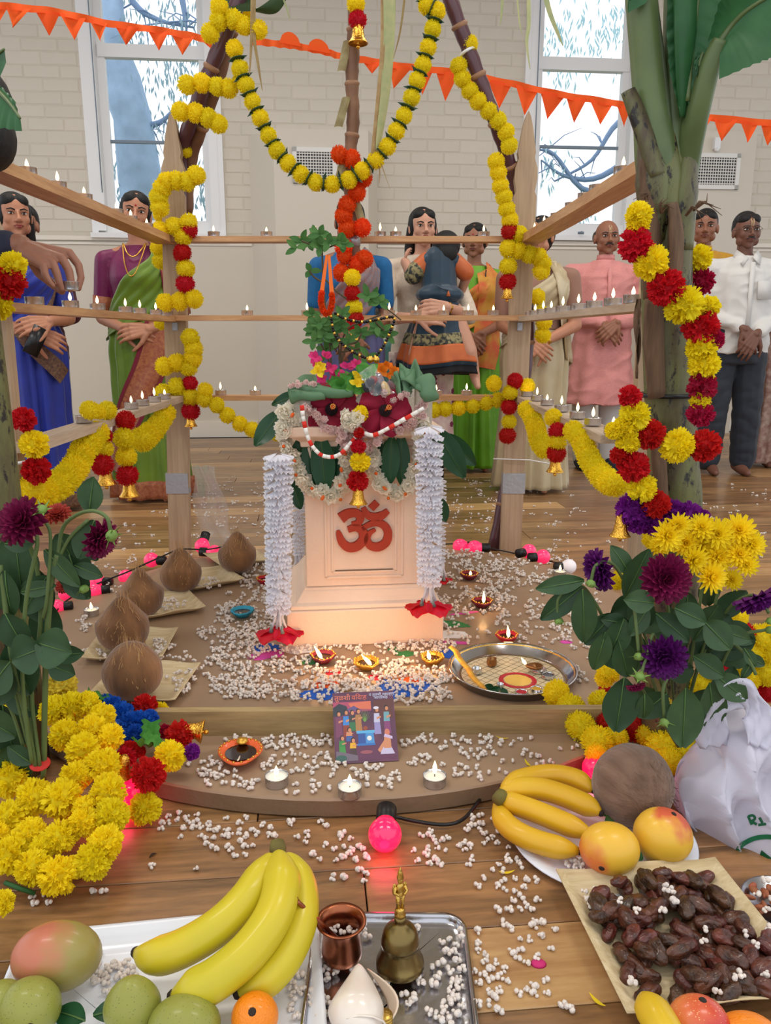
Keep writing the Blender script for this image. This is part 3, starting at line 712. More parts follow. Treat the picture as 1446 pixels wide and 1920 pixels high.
def path_items(pts, step_px, pattern='y', rp=None):
    w = [Vector((a, b, 0)) for a, b in pts]; q = along(cat_spline(w, 10), step_px)
    return [(p.x, p.y, pattern[i % len(pattern)])+((rp[0]+(rp[1]-rp[0])*i/max(1, len(q)-1),) if rp else ()) for i, p in enumerate(q)]
c1 = lambda l: Cv(l, 2.892, 0, 0); c2 = lambda l: Cv(l, 2.892, 400, 0); c3 = lambda l: Cv(l, 2.426, 850, 0); c4 = lambda l: Cv(l, 3.0125, 0, 330); c5 = lambda l: Cv(l, 3.0125, 480, 330); c6 = lambda l: Cv(l, 2.648, 900, 330)
garland('yellow pompom garland wound round the two canes at the green saree side', atD(3.00), c1([(1190, 40), (1140, 180), (1185, 115), (1268, 105), (1325, 140), (1400, 160), (1340, 60, 'y', 17, 'f', atD(3.2)), (1200, 330, 'y', 15, 'f', atD(3.24))]), string=False)
garland('short row of yellow pompoms across the canes above the picket tip', atD(3.04), c1([(1015, 460), (1095, 450), (1180, 470), (1240, 480), (1300, 440, 'y', 15), (1105, 550, 'y', 16, 'f', atD(3.22)), (980, 605), (1060, 612), (1130, 640), (1185, 672)]), string=False)
garland('yellow pompoms looped over the picket by the window', atD(3.10), c1([(1010, 820, 'y', 12, 'f', atD(3.26)), (1065, 950), (1015, 985), (960, 980), (905, 985), (880, 1020), (860, 1070), (868, 1125), (872, 1165, 'y', 16, 'f', atD(3.26))]), string=False)
garland('yellow and red pompom strand down the picket beside green saree woman', atD(3.12), c4([(905, 310), (985, 285), (1065, 265), (1068, 305, 'r', 17), (1035, 340), (1030, 435, 'r'), (1050, 525), (1047, 607, 'r'), (935, 715), (1015, 708), (1095, 695), (895, 405, 'y', 16, 'f', atD(3.27)), (905, 480, 'y', 16, 'f', atD(3.27)), (915, 825, 'y', 16, 'f', atD(3.27))]), string=False)
garland('yellow and red pompom strand with a gold bell above the swag by the coconuts', atD(3.13), c4([(1075, 915), (1095, 975), (1090, 1030), (1065, 1080), (1000, 1055), (930, 1075), (1000, 1190), (925, 1225), (1075, 1170, 'r', 15), (1078, 1250), (1078, 1328, 'r')]), string=False, bells=[(358, 796)])
garland('big swag of yellow pompoms with dark leaves hung across the top', atD(3.01), c2([(115, 265), (145, 372), (178, 462), (213, 552), (255, 640), (300, 735), (345, 815), (405, 885), (475, 945), (555, 990), (645, 1000), (735, 975), (810, 925), (880, 870), (945, 795), (993, 712), (1035, 628), (1075, 530), (1105, 437), (1138, 350), (1165, 257), (1190, 157), (1215, 60), (1155, 30), (1150, -30)]), R=17, leaves=True)
garland('yellow and red pompoms with a gold bell at the top of the centre cane', atD(3.02), c2([(775, -60), (773, 20), (783, 108, 'r')]), R=18, bells=[(671.5, 76, 1.35)])
garland('orange pompom garland winding round the centre cane', atD(3.05), c2([(685, 840), (750, 862), (790, 925, 'o', 16, 'f', atD(3.12)), (815, 965), (780, 1045), (727, 1110), (708, 1172), (728, 1240), (808, 1235)])+c5([(495, 400), (500, 455, 'o', 16), (485, 545), (575, 500), (612, 470)]), base='o', R=18, string=False)
garland('yellow and red strand with a gold bell hanging in front of the tulsi plant', atD(2.98), c5([(545, 575), (545, 665, 'r'), (555, 745), (562, 805, 'r'), (551, 845, 'r', 15)]), R=17, bells=[(664, 634, .9)])
garland('yellow pompom garland climbing the leaning cane by the window', atD(3.10), c3([(75, 200), (25, 300), (42, 358), (75, 413), (112, 460), (160, 505), (205, 548), (240, 600), (255, 662), (195, 735), (205, 785), (215, 845), (230, 893), (243, 950), (258, 1003), (256, 1052, 'r'), (300, 1065)]), R=17, string=False)
garland('yellow and red pompoms with gold bell knotted at the shelf corner beside cream saree', atD(3.10), c6([(140, 360), (190, 370), (245, 390), (290, 400), (312, 432), (305, 472), (140, 448), (138, 525, 'r')]), R=17.5, string=False, bells=[(951, 556)])
garland('few yellow pompoms hanging behind the picket beside the cream saree', atD(3.26), c6([(285, 600), (300, 680), (318, 728), (312, 790)]), R=16)
garland('row of yellow pompoms below the bottom rear shelf beside the green saree', atD(3.10), c4([(1160, 1210), (1155, 1262), (1225, 1295), (1285, 1352), (1355, 1400), (1425, 1432), (1500, 1450), (1570, 1455)]), R=16)
garland('row of yellow pompoms below the bottom rear shelf beside the white skirt', atD(3.14), c5([(950, 1322), (1010, 1322), (1070, 1316), (1145, 1310), (1225, 1297), (1300, 1280), (1365, 1265)]), R=15.5)
garland('red and yellow pompom strand hanging on the picket beside the cream saree', atD(3.10), c6([(70, 1030), (175, 1018, 'r', 16), (150, 1075), (235, 1045), (145, 1145, 'r', 16), (145, 1220, 'y', 15), (137, 1288, 'r', 17)]), R=16, string=False)
# side swags
lxs, rxs = -.80, .51
garland('thick yellow pompom swag below the bottom shelf by the blue saree', atX(lxs), path_items([(312, 775), (300, 792), (283, 812), (262, 828)], 11, 'y', (19, 25))+path_items([(182, 812), (158, 842), (146, 868), (128, 893), (105, 912), (80, 922), (55, 915)], 13, 'y', (24, 33)), kind='f', string=False)
garland('pair of yellow pompoms lying on the bottom shelf above the gold bells', atX(-.79), [(168, 769), (201, 770), (185, 772, 'y', 15)], R=19, string=False)
garland('red and yellow pompom strand with gold bell, longer of the pair under the shelf', atX(-.76), [(235, 789, 'r', 20), (232, 822), (237, 856), (239, 891, 'r', 22)], R=21, bells=[(243, 925, 1.15)])
garland('red and yellow pompom strand with gold bell, shorter of the pair under the shelf', atX(-.80), [(194, 818, 'r', 18), (194, 842), (192, 871, 'r', 22)], R=20, bells=[(199, 903, 1.1)])
garland('large red and yellow flowers tied to the front post by the reaching hand', atD(1.70), [(24, 498, 'y', 27), (14, 527, 'r', 34), (-4, 570, 'y', 30)], kind='c', base='y', string=False)
garland('red, yellow and red flowers tied on the front post above the dahlias', atD(1.74), [(44, 787, 'r', 24), (64, 834, 'y', 28), (68, 882, 'r', 27)], kind='c', base='y', string=False)
garland('thick yellow pompom swag below the bottom shelf by the banana trunk', atX(rxs), path_items([(988, 768), (1000, 787), (1006, 806), (1012, 828), (1026, 846)], 9, 'y', (18, 21))+path_items([(1076, 808), (1090, 824), (1098, 843), (1106, 862), (1119, 881), (1132, 896), (1146, 906), (1164, 908)], 11, 'y', (21, 26)), string=False)
garland('red and yellow strand with gold bell hanging in the banana side swag', atX(.50), c6([(365, 1200, 'y', 18), (385, 1268, 'r'), (385, 1322, 'y', 18), (380, 1375, 'r', 20)]), R=18, bells=[(1041, 880)])
garland('red and yellow artificial flower garland spiralling round the banana trunk', atD(1.42), c6([(790, 190, 'y', 26), (785, 240, 'y', 22), (772, 340, 'r', 33), (850, 432, 'y', 34), (925, 552, 'r', 36), (1015, 640, 'y', 38), (1098, 748, 'r', 34), (1100, 850, 'y', 30), (1110, 930, 'y', 32), (1095, 525, 'm', 27, 'c', atD(1.58)), (1085, 410, 'y', 26, 'c', atD(1.58)), (1140, 650, 'y', 22), (1155, 812, 'm', 22),
        (1105, 1045, 'm', 28), (1095, 1110, 'y', 20), (1095, 1178, 'm', 26)]), kind='c', base='y', string=False)
garland('red and yellow artificial flower garland on the lower banana trunk', atD(1.40), c6([(745, 1095, 'r', 22), (770, 1190, 'y', 30), (720, 1250, 'y', 24), (845, 1283, 'r', 29), (735, 1318, 'y', 24), (665, 1262, 'y', 18), (980, 1340, 'y', 34), (1115, 1340, 'r', 32), (690, 1385, 'r', 18), (762, 1443, 'r', 31), (805, 1548, 'y', 29), (875, 1630, 'r', 27)]), kind='c', base='y', string=False)
c7 = lambda l: Cv(l, 2.426, 850, 900)
t = garland('purple cloth flowers with a silver bell at the foot of the banana trunk', atD(1.42), c7([(815, 130, 'p', 32), (840, 190, 'p', 24), (925, 190, 'p', 30), (1000, 150, 'p', 26), (1070, 165, 'p', 28), (1120, 175, 'p', 20)]), kind='c', base='p', string=False, bells=[(1163, 1000, .75)])
garland('heap of yellow and red pompoms curling over the platform edge by the brass plate', lambda px, py: PZ(px, py, .05+max(0, 1450-py)*.0002), c7([(470, 970, 'y', 27), (535, 1040, 'y', 29), (580, 1120, 'y', 30), (670, 1010, 'y', 24), (655, 1190, 'y', 32), (700, 1100, 'r', 25), (740, 1170, 'y', 24), (830, 1120, 'r', 30), (885, 1160, 'y', 24), (950, 1215, 'y', 32), (985, 1280, 'y', 26), (650, 1245, 'y', 22), (1060, 1245, 'y', 26), (1110, 1190, 'y', 28), (690, 950, 'r', 12)]), string=False)
garland('tall heap of yellow and red pompoms behind the purple dahlias', atD(1.52), c7([(705, 870, 'y', 24), (690, 900, 'y', 20), (1290, 625, 'y', 22), (1310, 700, 'r', 26), (1205, 845, 'r', 26), (1230, 765, 'y', 26), (1290, 800, 'y', 30), (1350, 780, 'y', 30), (1400, 720, 'y', 28), (1440, 780, 'y', 28), (1330, 890, 'y', 30), (1420, 870, 'y', 30), (1430, 960, 'r', 22), (1230, 900, 'y', 26), (1140, 1020, 'y', 30), (1130, 1100, 'y', 28), (1130, 940, 'y', 26), (760, 440, 'y', 16), (745, 470, 'y', 14), (1060, 1000, 'l', 22), (950, 1020, 'l', 24), (790, 760, 'r', 16), (905, 270, 'y', 20), (1460, 700, 'y', 26)]), string=False)
c8 = lambda l: Cv(l, 3.0125, 0, 1250)
hz = lambda px, py: PZ(px, py, .048+max(0, 1640-py)*.00038)
garland('large heap of yellow artificial flowers piled on the floor round the dahlia stems', hz, c8([(350, 115, 'l', 29), (310, 250, 'y', 30), (410, 230, 'y', 30), (495, 215, 'y', 26), (580, 275, 'y', 25), (370, 385, 'y', 30), (520, 350, 'y', 28), (470, 470, 'y', 34), (625, 400, 'y', 26), (580, 560, 'y', 34), (430, 620, 'y', 30), (195, 740, 'y', 36), (350, 750, 'y', 38), (60, 630, 'y', 36), (20, 540, 'y', 26), (40, 860, 'y', 34), (170, 950, 'y', 32), (340, 960, 'y', 32), (60, 1060, 'y', 36), (185, 1130, 'y', 34), (330, 1180, 'y', 38), (520, 1100, 'y', 36), (590, 1000, 'y', 34), (635, 840, 'y', 34), (610, 710, 'y', 36), (470, 880, 'y', 28), (480, 800, 'y', 24), (-20, 960, 'y', 30), (0, 350, 'y', 24), (10, 280, 'y', 20), (240, 1030, 'y', 26)]), kind='c', base='y', string=False)
garland('single yellow artificial flower lying beside a green stem at the picture corner', hz, [(4, 1693, 'y', 24)], kind='c', base='y', string=False)
garland('yellow flower and red bulb glow beside the platform edge under the red flower', lambda px, py: PZ(px, py, .045), [(272, 1515, 'y', 31)], kind='c', string=False)
garland('yellow pompom resting on the leaf plate behind the blue flowers', lambda px, py: PZ(px, py, .075), [(301, 1332, 'y', 16)], kind='c', string=False)
tt = garland('blue, red and yellow artificial flower string with gold bells lying over the rail end', lambda px, py: PZ(px, py, .10), c8([(600, 200, 'b', 16), (640, 240, 'b', 25), (690, 290, 'b', 30), (745, 340, 'b', 30), (800, 330, 'b', 26), (840, 300, 'b', 20), (760, 390, 'b', 22), (820, 230, 'r', 26), (930, 365, 'm', 14), (1015, 385, 'r', 27), (1085, 480, 'p', 16), (960, 505, 'y', 30), (840, 610, 'r', 33), (735, 475, 'r', 20), (710, 510, 'r', 20), (790, 480, 'r', 12)]), kind='c', base='b', string=False, bells=[(1125/3.0125, 1250+365/3.0125, .95, (0, -1.4, .1)), (690/3.0125, 1250+590/3.0125, .8, (.3, .3, 0))])
b = MB()
for (px, py, a) in ((1460, 20, 0),): pass
m_gl = petal_mat('green_cloth_leaf', (70, 140, 50), .3, .1)
for (x, y, rz) in ((850, 370, .3), (880, 420, 1.5), (830, 430, 2.6), (555, 165, 2)):
    c = PZ(x/3.0125, 1250+y/3.0125, .12); o = MB().grid(lambda u, v: Vector(((u-.5)*.035*(1+.2*math.sin(v*20)), (v-.5)*.05, .006*math.sin(u*9)+.004*math.sin(v*14))), 6, 8).build('leaf', m_gl, tt, loc=c, rot=(.5, .2, rz))
MB().tube([PZ(10, 1655, .03), PZ(35, 1665, .03), PZ(66, 1675, .02)], .004, 6).build('stem', m_string, bpy.data.objects['pompom_garland'] if False else tt)
# ================================================================ PEDESTAL
PA = math.radians(6); PO = Vector((-.078, 2.325, DZ)); PM = Matrix.Translation(PO) @ Matrix.Rotation(PA, 4, 'Z')
m_stone = mat('cream_plaster', (238, 208, 184), .8, noise_amt=.10, nscale=6, bump=.25, bscale=120)
m_block = mat('grey_granite', (214, 206, 190), .9, noise_amt=.25, nscale=120, bump=.6, bscale=300)
m_terra = mat('terracotta_paint', (176, 58, 34), .7, noise_amt=.15, nscale=30, bump=.3, bscale=200)
ped = thing('tulsi_pedestal', 'square cream pedestal with a raised red Om sign standing mid platform', 'pedestal', PO, (0, 0, PA))
def sq(h, z): return [(-h, -h, z), (h, -h, z), (h, h, z), (-h, h, z)]
def sqloft(prof, nm, m=None):
    b = MB(); vs = [v for h, z in prof for v in sq(h, z)]; k = len(prof)
    b.add(vs, [(i*4+j, i*4+(j+1) % 4, i*4+4+(j+1) % 4, i*4+4+j) for i in range(k-1) for j in range(4)]+[(3, 2, 1, 0), tuple(range((k-1)*4, k*4))])
    o = b.build(nm, m or m_stone, ped, smooth=False)
    mo = o.modifiers.new('b', 'BEVEL'); mo.width = .003; mo.segments = 2; mo.limit_method = 'ANGLE'
    return o
sqloft([(.2215, 0), (.2215, .105)], 'plinth'); sqloft([(.212, .105), (.210, .116), (.196, .122), (.186, .134), (.176, .150), (.172, .152), (.172, .158)], 'moulding')
sqloft([(.1645, .158), (.1635, .56)], 'shaft'); sqloft([(.172, .56), (.174, .575), (.205, .592), (.208, .618)], 'cornice')
fy = -.1645
fr = MB()
for (hw, z0, z1, w, d) in ((.108, .185, .50, .006, .004), (.090, .200, .485, .005, .003)):
    for (cx, cz, dx, dz) in ((-hw, (z0+z1)/2, w, z1-z0), (hw, (z0+z1)/2, w, z1-z0), (0, z0, 2*hw+w, w), (0, z1, 2*hw+w, w)): fr.box((cx, fy-d/2, cz), (dx, d, dz))
fr.build('panel_moulding', m_stone, ped, smooth=False)
MB().box((0, fy-.001, .205), (.165, .002, .0025)).build('panel_groove_shade', mat('groove_shade', (120, 96, 76), .9), ped, smooth=False)  # raised dark strip, its colour stands in for the shade of a groove
def text_obj(body, size, ext, m, name, parent, M, align='CENTER', off=0.0):
    c = bpy.data.curves.new('t', 'FONT'); c.body = body; c.size = size; c.extrude = ext; c.align_x = align; c.offset = off; c.resolution_u = 4
    o = bpy.data.objects.new('t', c); TMPS.collection.objects.link(o); vl = TMPS.view_layers[0]; vl.update()
    me = bpy.data.meshes.new_from_object(o.evaluated_get(vl.depsgraph)); bpy.data.objects.remove(o); me.materials.clear(); me.materials.append(m)
    q = link(name, me, parent); 
    if M is not None: q.matrix_local = M
    return q
oc = PM.inverted() @ P(683, 988, 2.15)
om = MB()
def om_stroke(pts, ws):
    """tapering raised stroke; points are in the plane of the sign (crop units), widths too"""
    k_ = .162/345; pp = cat_spline([Vector(((x-747)*k_, -(y-925)*k_, 0)) for x, y in pts], 8); n = len(pp); vs = []
    for i, p in enumerate(pp):
        f = i/(n-1)*(len(ws)-1); j = min(int(f), len(ws)-2); w = (ws[j]+(ws[j+1]-ws[j])*(f-j))*k_/2; d = (pp[min(i+1, n-1)]-pp[max(i-1, 0)]).normalized(); s_ = Vector((-d.y, d.x, 0))
        for c_, z_ in ((1, 0), (.92, .009), (-.92, .009), (-1, 0)): q_ = p+s_*w*c_; vs.append((oc.x+q_.x, fy-.001-z_, oc.z+q_.y))
    om.add(vs, [(4*i+k, 4*i+(k+1) % 4, 4*i+4+(k+1) % 4, 4*i+4+k) for i in range(n-1) for k in range(4)]+[(3, 2, 1, 0), (4*n-4, 4*n-3, 4*n-2, 4*n-1)])
om_stroke([(608, 872), (650, 845), (700, 842), (726, 868), (712, 900), (672, 905)], [70, 60, 54, 50, 44, 20])
om_stroke([(650, 942), (700, 930), (738, 955), (742, 1005), (705, 1045), (655, 1052), (615, 1020), (596, 968), (592, 945)], [40, 48, 58, 60, 62, 60, 52, 36, 18])
om_stroke([(735, 940), (775, 915), (825, 905), (870, 925), (892, 970), (880, 1025), (835, 1054), (785, 1045), (765, 1005), (780, 968), (815, 945)], [30, 36, 44, 50, 52, 56, 58, 52, 44, 34, 20])
om_stroke([(742, 808), (765, 852), (805, 868), (850, 862), (892, 832)], [30, 46, 52, 54, 34])
om_stroke([(792, 782), (806, 797), (822, 813)], [56, 56, 56])
o = om.build('om_sign', m_terra, ped, smooth=False); fixn(o.data); o['label'] = 'raised terracotta red Om sign'
# merlon blocks round the top
for (x, y, kind) in ((-.165, -.165, 0), (0.0, -.17, 1), (.165, -.165, 0), (-.17, 0, 1), (.17, 0, 1), (-.165, .165, 0), (.165, .165, 0)):
    if kind == 0: MB().prism([(-.022, 0), (.022, 0), (.022, .07), (-.012, .10), (-.022, .10)], -.02, .02).build('corner_block', m_block, ped, smooth=False, loc=(x, y, .618))
    else: MB().prism([(0, .0), (.042, .045), (0, .092), (-.042, .045)], -.015, .015).build('diamond_block', m_block, ped, smooth=False, loc=(x, y, .622))
# soil bowl
MB().lathe([(.0, .618), (.15, .618), (.15, .64), (0, .66)], 20).build('soil', mat('soil', (70, 52, 38), 1.0, bump=1, bscale=60), ped)
FD = 2.12  # depth of the things hanging before the pedestal
# white jasmine flowers
def jas_mesh(seed):
    rg = random.Random(seed); b = MB()
    for ring, (n, tilt, L) in enumerate(((7, .25, 1.0), (7, .75, .95), (5, 1.25, .75))):
        for k in range(n):
            a = 2*pi*k/n+ring*.4+rg.uniform(-.2, .2); ca, sa = math.cos(a), math.sin(a)
            def fn(u, v):
                w = .38*math.sin(pi*min(1, v*.85+.15))**.7*(u-.5)*2; r = L*v*math.cos(tilt*v+.05); z = L*v*math.sin(tilt*v+.05)+.08*abs(u-.5)*4*v-.1
                return Vector((ca*r-sa*w, sa*r+ca*w, z+.06*math.sin(u*7+k)))
            b.grid(fn, 4, 4)
    b.m = [0]*len(b.f)
    o = b.build('tmp', []); m = o.data; bpy.data.objects.remove(o); return m
m_jw = petal_mat('jasmine_petal', (252, 248, 236), .5, .02); m_jp = petal_mat('pinkish_petal', (246, 226, 222), .5, .04); m_or = petal_mat('orange_bud', (232, 110, 40), .3, .1)
_ja = [jas_mesh(i) for i in range(3)]
def jd(m):
    L = []
    for q in _ja:
        q = q.copy(); q.materials.append(m); q.polygons.foreach_set('use_smooth', [True]*len(q.polygons)); L.append(q)
    return L
JW, JP = jd(m_jw), jd(m_jp); m_smallw = petal_mat('silk_petal', (240, 240, 246), .35, .03)
orb = MB().ell((0, 0, 0), (.6, .6, 1), 8, 6).build('tmp', m_or); OR = orb.data; bpy.data.objects.remove(orb)
def flowers_on(t, pts, r, data, D=FD, facing=None, bud=True, jit=.2, name='flower'):
    for i, (px, py) in enumerate(pts):
        for k in range(2):
            p = P(px+R_.uniform(-jit, jit)*20, py+R_.uniform(-jit, jit)*20, D+R_.uniform(-.012, .012)+.012*k); rp = r/pxm(p)*R_.uniform(.85, 1.1)
            o = link(name, R_.choice(data), t, p, (pi/2+R_.uniform(-.8, .8), R_.uniform(-.8, .8), R_.uniform(-.7, .7))); o.scale = (rp,)*3
        if bud and i % 2 == 0:
            p = P(px+R_.uniform(-10, 10), py+8, D-.03); o = link('bud', OR, t, p, (R_.uniform(0, 3), R_.uniform(0, 3), 0)); o.scale = (.008,)*3
def pxpath(pts, st): return [(p.x, p.y) for p in along(cat_spline([Vector((a, b, 0)) for a, b in pts], 10), st)]
t = thing('flower_garland', 'white silk flower garland hanging in two swags over the pedestal top', 'garland')
flowers_on(t, pxpath([(540, 770), (532, 815), (545, 850), (560, 880), (575, 905), (600, 925), (628, 930), (642, 905), (650, 870), (655, 830)], 15), 17, JW)
flowers_on(t, pxpath([(698, 850), (702, 885), (715, 912), (742, 928), (765, 915), (778, 885), (788, 850), (790, 812), (800, 780)], 15), 17, JW)
t = thing('flower_garland', 'pinkish white blossom garland draped across the rim below the hibiscus', 'garland')
flowers_on(t, pxpath([(575, 762), (590, 780), (615, 797), (640, 812), (668, 818), (700, 812), (735, 806), (765, 795), (790, 770), (800, 750)], 9), 10, JP, 2.10, bud=False, jit=.35)
flowers_on(t, pxpath([(640, 820), (650, 835), (668, 845), (690, 835), (712, 825)], 9), 10, JP, 2.09, bud=False, jit=.35)
t = thing('flower_bunch', 'white and yellow flowers tucked between the two crimson hibiscus', 'flowers')
flowers_on(t, [(645, 782), (662, 795), (650, 795), (668, 782)], 17, JW, 2.07, bud=False); flowers_on(t, [(534, 775), (548, 790), (528, 800), (540, 810)], 17, JW, 2.10, bud=False)
o = link('pompom', pomdata('c', 'y'), t, P(676, 776, 2.08)); o.scale = (.022,)*3; o['label'] = 'yellow flower'
garland('small red, yellow and red flower strand with gold bell on the pedestal front', atD(2.06), [(673, 812, 'r', 11), (672, 838, 'r', 15), (675, 866, 'y', 20), (671, 902, 'r', 21)], kind='c', string=False, bells=[(672, 940, .95)])
# silk tassels
def ring_mesh(seed, n=11):
    rg = random.Random(seed); b = MB()
    for k in range(n):
        a = 2*pi*k/n+rg.uniform(-.1, .1); ca, sa = math.cos(a), math.sin(a); z0 = rg.uniform(-.1, .1)
        def fn(u, v):
            w = .62*(.3+.7*v)*(u-.5)*.9; r = .25+.78*v+(.08 if v > .9 and abs(u-.5) < .1 else 0)-.1*abs(u-.5)*v; return Vector((ca*r-sa*w, sa*r+ca*w, z0-.38*v+.12*math.cos(u*12)*v))
        b.grid(fn, 4, 2)
    o = b.build('tmp', m_smallw); m = o.data; m.polygons.foreach_set('use_smooth', [False]*len(m.polygons)); bpy.data.objects.remove(o); return m
RINGS = [ring_mesh(i) for i in range(3)]
m_rose = petal_mat('red_rose_petal', (206, 14, 40), .25, .08, .6); m_silv = mat('silver_calyx', (120, 130, 125), .5)
def petal_sheet(L, w, cup=.3, seed=0, wav=.08, tip=.0):
    rg = random.Random(seed); ph = rg.uniform(0, 6)
    def fn(u, v):
        x = (u-.5)*2*w*math.sin(pi*min(1, .12+v*.80))**.6; y = L*v*(1-.12*abs(u-.5)*2*(v > .8)); return Vector((x, y, cup*L*(v*v*.6+(u-.5)**2*.9)+wav*L*math.sin(u*11+ph)*v+wav*L*.5*math.sin(v*9+ph)))
    return MB().grid(fn, 7, 7)
def tassel(label, px, y0, y1, D, wpx, npet=5):
    t = thing('silk_tassel', label, 'tassel'); A, B = P(px, y0, D), P(px, y1, D); r = wpx/2/pxm(A); n = max(6, int((A-B).length/.0125))
    for i in range(n+1):
        p = A.lerp(B, i/n); o = link('petal_ring', R_.choice(RINGS), t, p, (R_.uniform(-.12, .12), R_.uniform(-.12, .12), R_.uniform(0, 6))); rr_ = r*(1-.12*i/n); o.scale = (rr_, rr_, rr_*.8)
    b = MB()
    for k in range(4):
        a = k*pi/2+.4; e = B+Vector((.022*math.cos(a), .012*math.sin(a), -.062-.01*(k % 2))); b.tube([B+Vector((.008*math.cos(a), .006*math.sin(a), 0)), (B+e)/2, e], [.006, .004, .0035], 6)
    b.build('stalk', m_smallw, t)
    for k in range(npet):
        a = 2*pi*k/npet+.3; b = petal_sheet(.062 if wpx > 30 else .035, .034 if wpx > 30 else .02, .10, k, .08)
        o = b.build('rose_petal', m_rose, t, loc=B+Vector((.012*math.cos(a), .008*math.sin(a), -.060)), rot=(-.45, 0, a-pi/2)); o['label'] = 'red petal'
        rl = math.cos(a)
    for k in range(3):
        a = pi*2*k/3-1; MB().lathe([(.008, 0), (.003, .012), (.002, .02)], 6).build('calyx', m_silv, t, loc=B+Vector((.02*math.cos(a), .012*math.sin(a)-.01, -.065)))
tassel('long white silk tassel ending in red petals on the coconut side of pedestal', 522, 852, 1140, 2.04, 54)
tassel('long white silk tassel ending in red petals on the brass plate side of pedestal', 805, 800, 1090, 2.06, 52)
tassel('thin white silk tassel at the rear corner of the pedestal by the coconuts', 560, 915, 1035, 2.50, 26, 4)
tassel('white silk tassel almost hidden behind the pedestal near the unlit red lamp', 826, 900, 1050, 2.52, 22, 4)
# mango leaves
m_mango = petal_mat('mango_leaf', (30, 74, 44), .12, .12, .35); m_rib = mat('leaf_rib', (76, 108, 52), .6)
def leaf_geo(L, w, bend=.25, fold=.15, nseg=10):
    b = MB(); b.grid(lambda u, v: Vector(((u-.5)*2*w*math.sin(pi*(v*.96+.02))**.75, L*v, -bend*L*v*v+fold*abs(u-.5)*2*w)), 6, nseg)
    return b
def leaf(parent, p, L, w, dirv, m, nm='leaf', bend=.25, up=None, rib=True, fold=.2):
    """leaf from p along dirv, its face turned toward the camera side"""
    d = Vector(dirv).normalized(); n = Vector(up or (0, -1, .3)); n = (n-d*n.dot(d)).normalized(); x = d.cross(n)
    M = Matrix((x, d, n)).transposed().to_4x4(); M.translation = p
    o = leaf_geo(L, w, bend, fold).build(nm, m, parent); o.matrix_local = M
    if rib: r = MB(); r.tube([(0, L*v, -bend*L*v*v+.001) for v in (0, .25, .5, .75, .97)], [.0015, .0013, .001, .0008, .0004], 4); r.build('midrib', m_rib, o)
    return o
t = thing('mango_leaves', 'long dark green mango leaves hanging like a fringe round the pedestal top', 'leaves')
for (px, py, dx, L, w, D) in ((578, 815, .15, .15, .030, 2.15), (602, 812, .05, .17, .034, 2.14), (627, 818, -.05, .13, .027, 2.15), (735, 815, -.05, .14, .026, 2.14), (752, 810, .02, .15, .024, 2.15), (570, 812, -.25, .13, .025, 2.16), (722, 822, -.2, .12, .02, 2.16),
                               (545, 850, .1, .10, .02, 2.2), (790, 800, .1, .13, .025, 2.16), (548, 905, .3, .08, .02, 2.2), (822, 930, .3, .08, .02, 2.24)):
    leaf(t, P(px, py, D), L, w, (dx, -.05, -1), m_mango, bend=.05)
leaf(t, P(530, 768, 2.25), .13, .030, (-.55, -.2, -.75), m_mango, bend=-.1); leaf(t, P(812, 800, 2.2), .17, .036, (.55, -.1, -.85), m_mango, bend=.1); leaf(t, P(822, 812, 2.25), .15, .030, (.9, 0, -.7), m_mango); leaf(t, P(510, 760, 2.3), .10, .02, (.8, 0, .35), m_mango)
# hibiscus
m_hib = petal_mat('hibiscus_petal', (176, 16, 60), .2, .03, .7, col2=(116, 4, 34)); m_hibd = mat('hibiscus_throat', (30, 0, 10), .9)
def hibiscus(label, px, py, D, R, rz, tilt):
    t = thing('hibiscus', label, 'flower', P(px, py, D), (pi/2-tilt, 0, rz)); 
    for k in range(5):
        a = 2*pi*k/5; b = MB()
        b.grid(lambda u, v: Vector(((u-.5)*2*R*.56*math.sin(pi*min(1, .06+v*.74))**.8, R*v, -.012*1+R*(.38*v-.42*v*v)+.07*R*math.sin(u*13+k)*v+.34*R*(u-.5)-.25*R*(u-.5)**2)), 9, 8)
        b.build('petal', m_hib, t, rot=(0, 0, a))
    MB().lathe([(0, .0), (R*.2, .004), (R*.24, .006)], 12).build('throat', m_hibd, t)
    b = MB(); b.tube([(0, 0, 0), (.002, .004, R*.3), (.006, .008, R*.6)], [.003, .0025, .002], 6); b.build('stamen', m_or, t)
    b = MB()
    for d in fib(24): b.ell(Vector((.006, .008, R*.55))+d*R*.09, R*.022, 5, 4)
    b.build('anthers', mat('anther', (236, 150, 70), .7), t)
hibiscus('dark crimson hibiscus under the rolled green leaf, partly hidden by white flowers', 622, 768, 2.12, .072, .0, .1)
hibiscus('dark crimson hibiscus with orange stamen below the clear packet', 722, 770, 2.09, .070, .12, .1)
m_fold = petal_mat('folded_green_leaf', (96, 134, 98), .15, .04, .5)
def folded(name, label, fnlist):
    t = thing(name, label, 'leaf')
    for fn, nu, nv in fnlist:
        o = MB().grid(fn, nu, nv).build('fold', m_fold, t); mo = o.modifiers.new('s', 'SOLIDIFY'); mo.thickness = .0025
def roll(pts, rad, ax, turns=1.2, a0=0):
    """sheet rolled round an axis through pts (pixels, depth)"""
    pp = cat_spline([P(*p) for p in pts], 6); n = len(pp)-1
    def fn(u, v):
        i = min(n, int(round(v*n))); p = pp[i]; d = (pp[min(i+1, n)]-pp[max(i-1, 0)]).normalized(); a = d.cross(Vector((0, 1, 0))).normalized(); b_ = d.cross(a); r = rad[0]+(rad[1]-rad[0])*v
        th = a0+turns*2*pi*u; rr_ = r*(1-.45*u)+.003*math.sin(v*9+u*5); return p+a*math.cos(th)*rr_+b_*math.sin(th)*rr_*.7
    return fn, 22, n
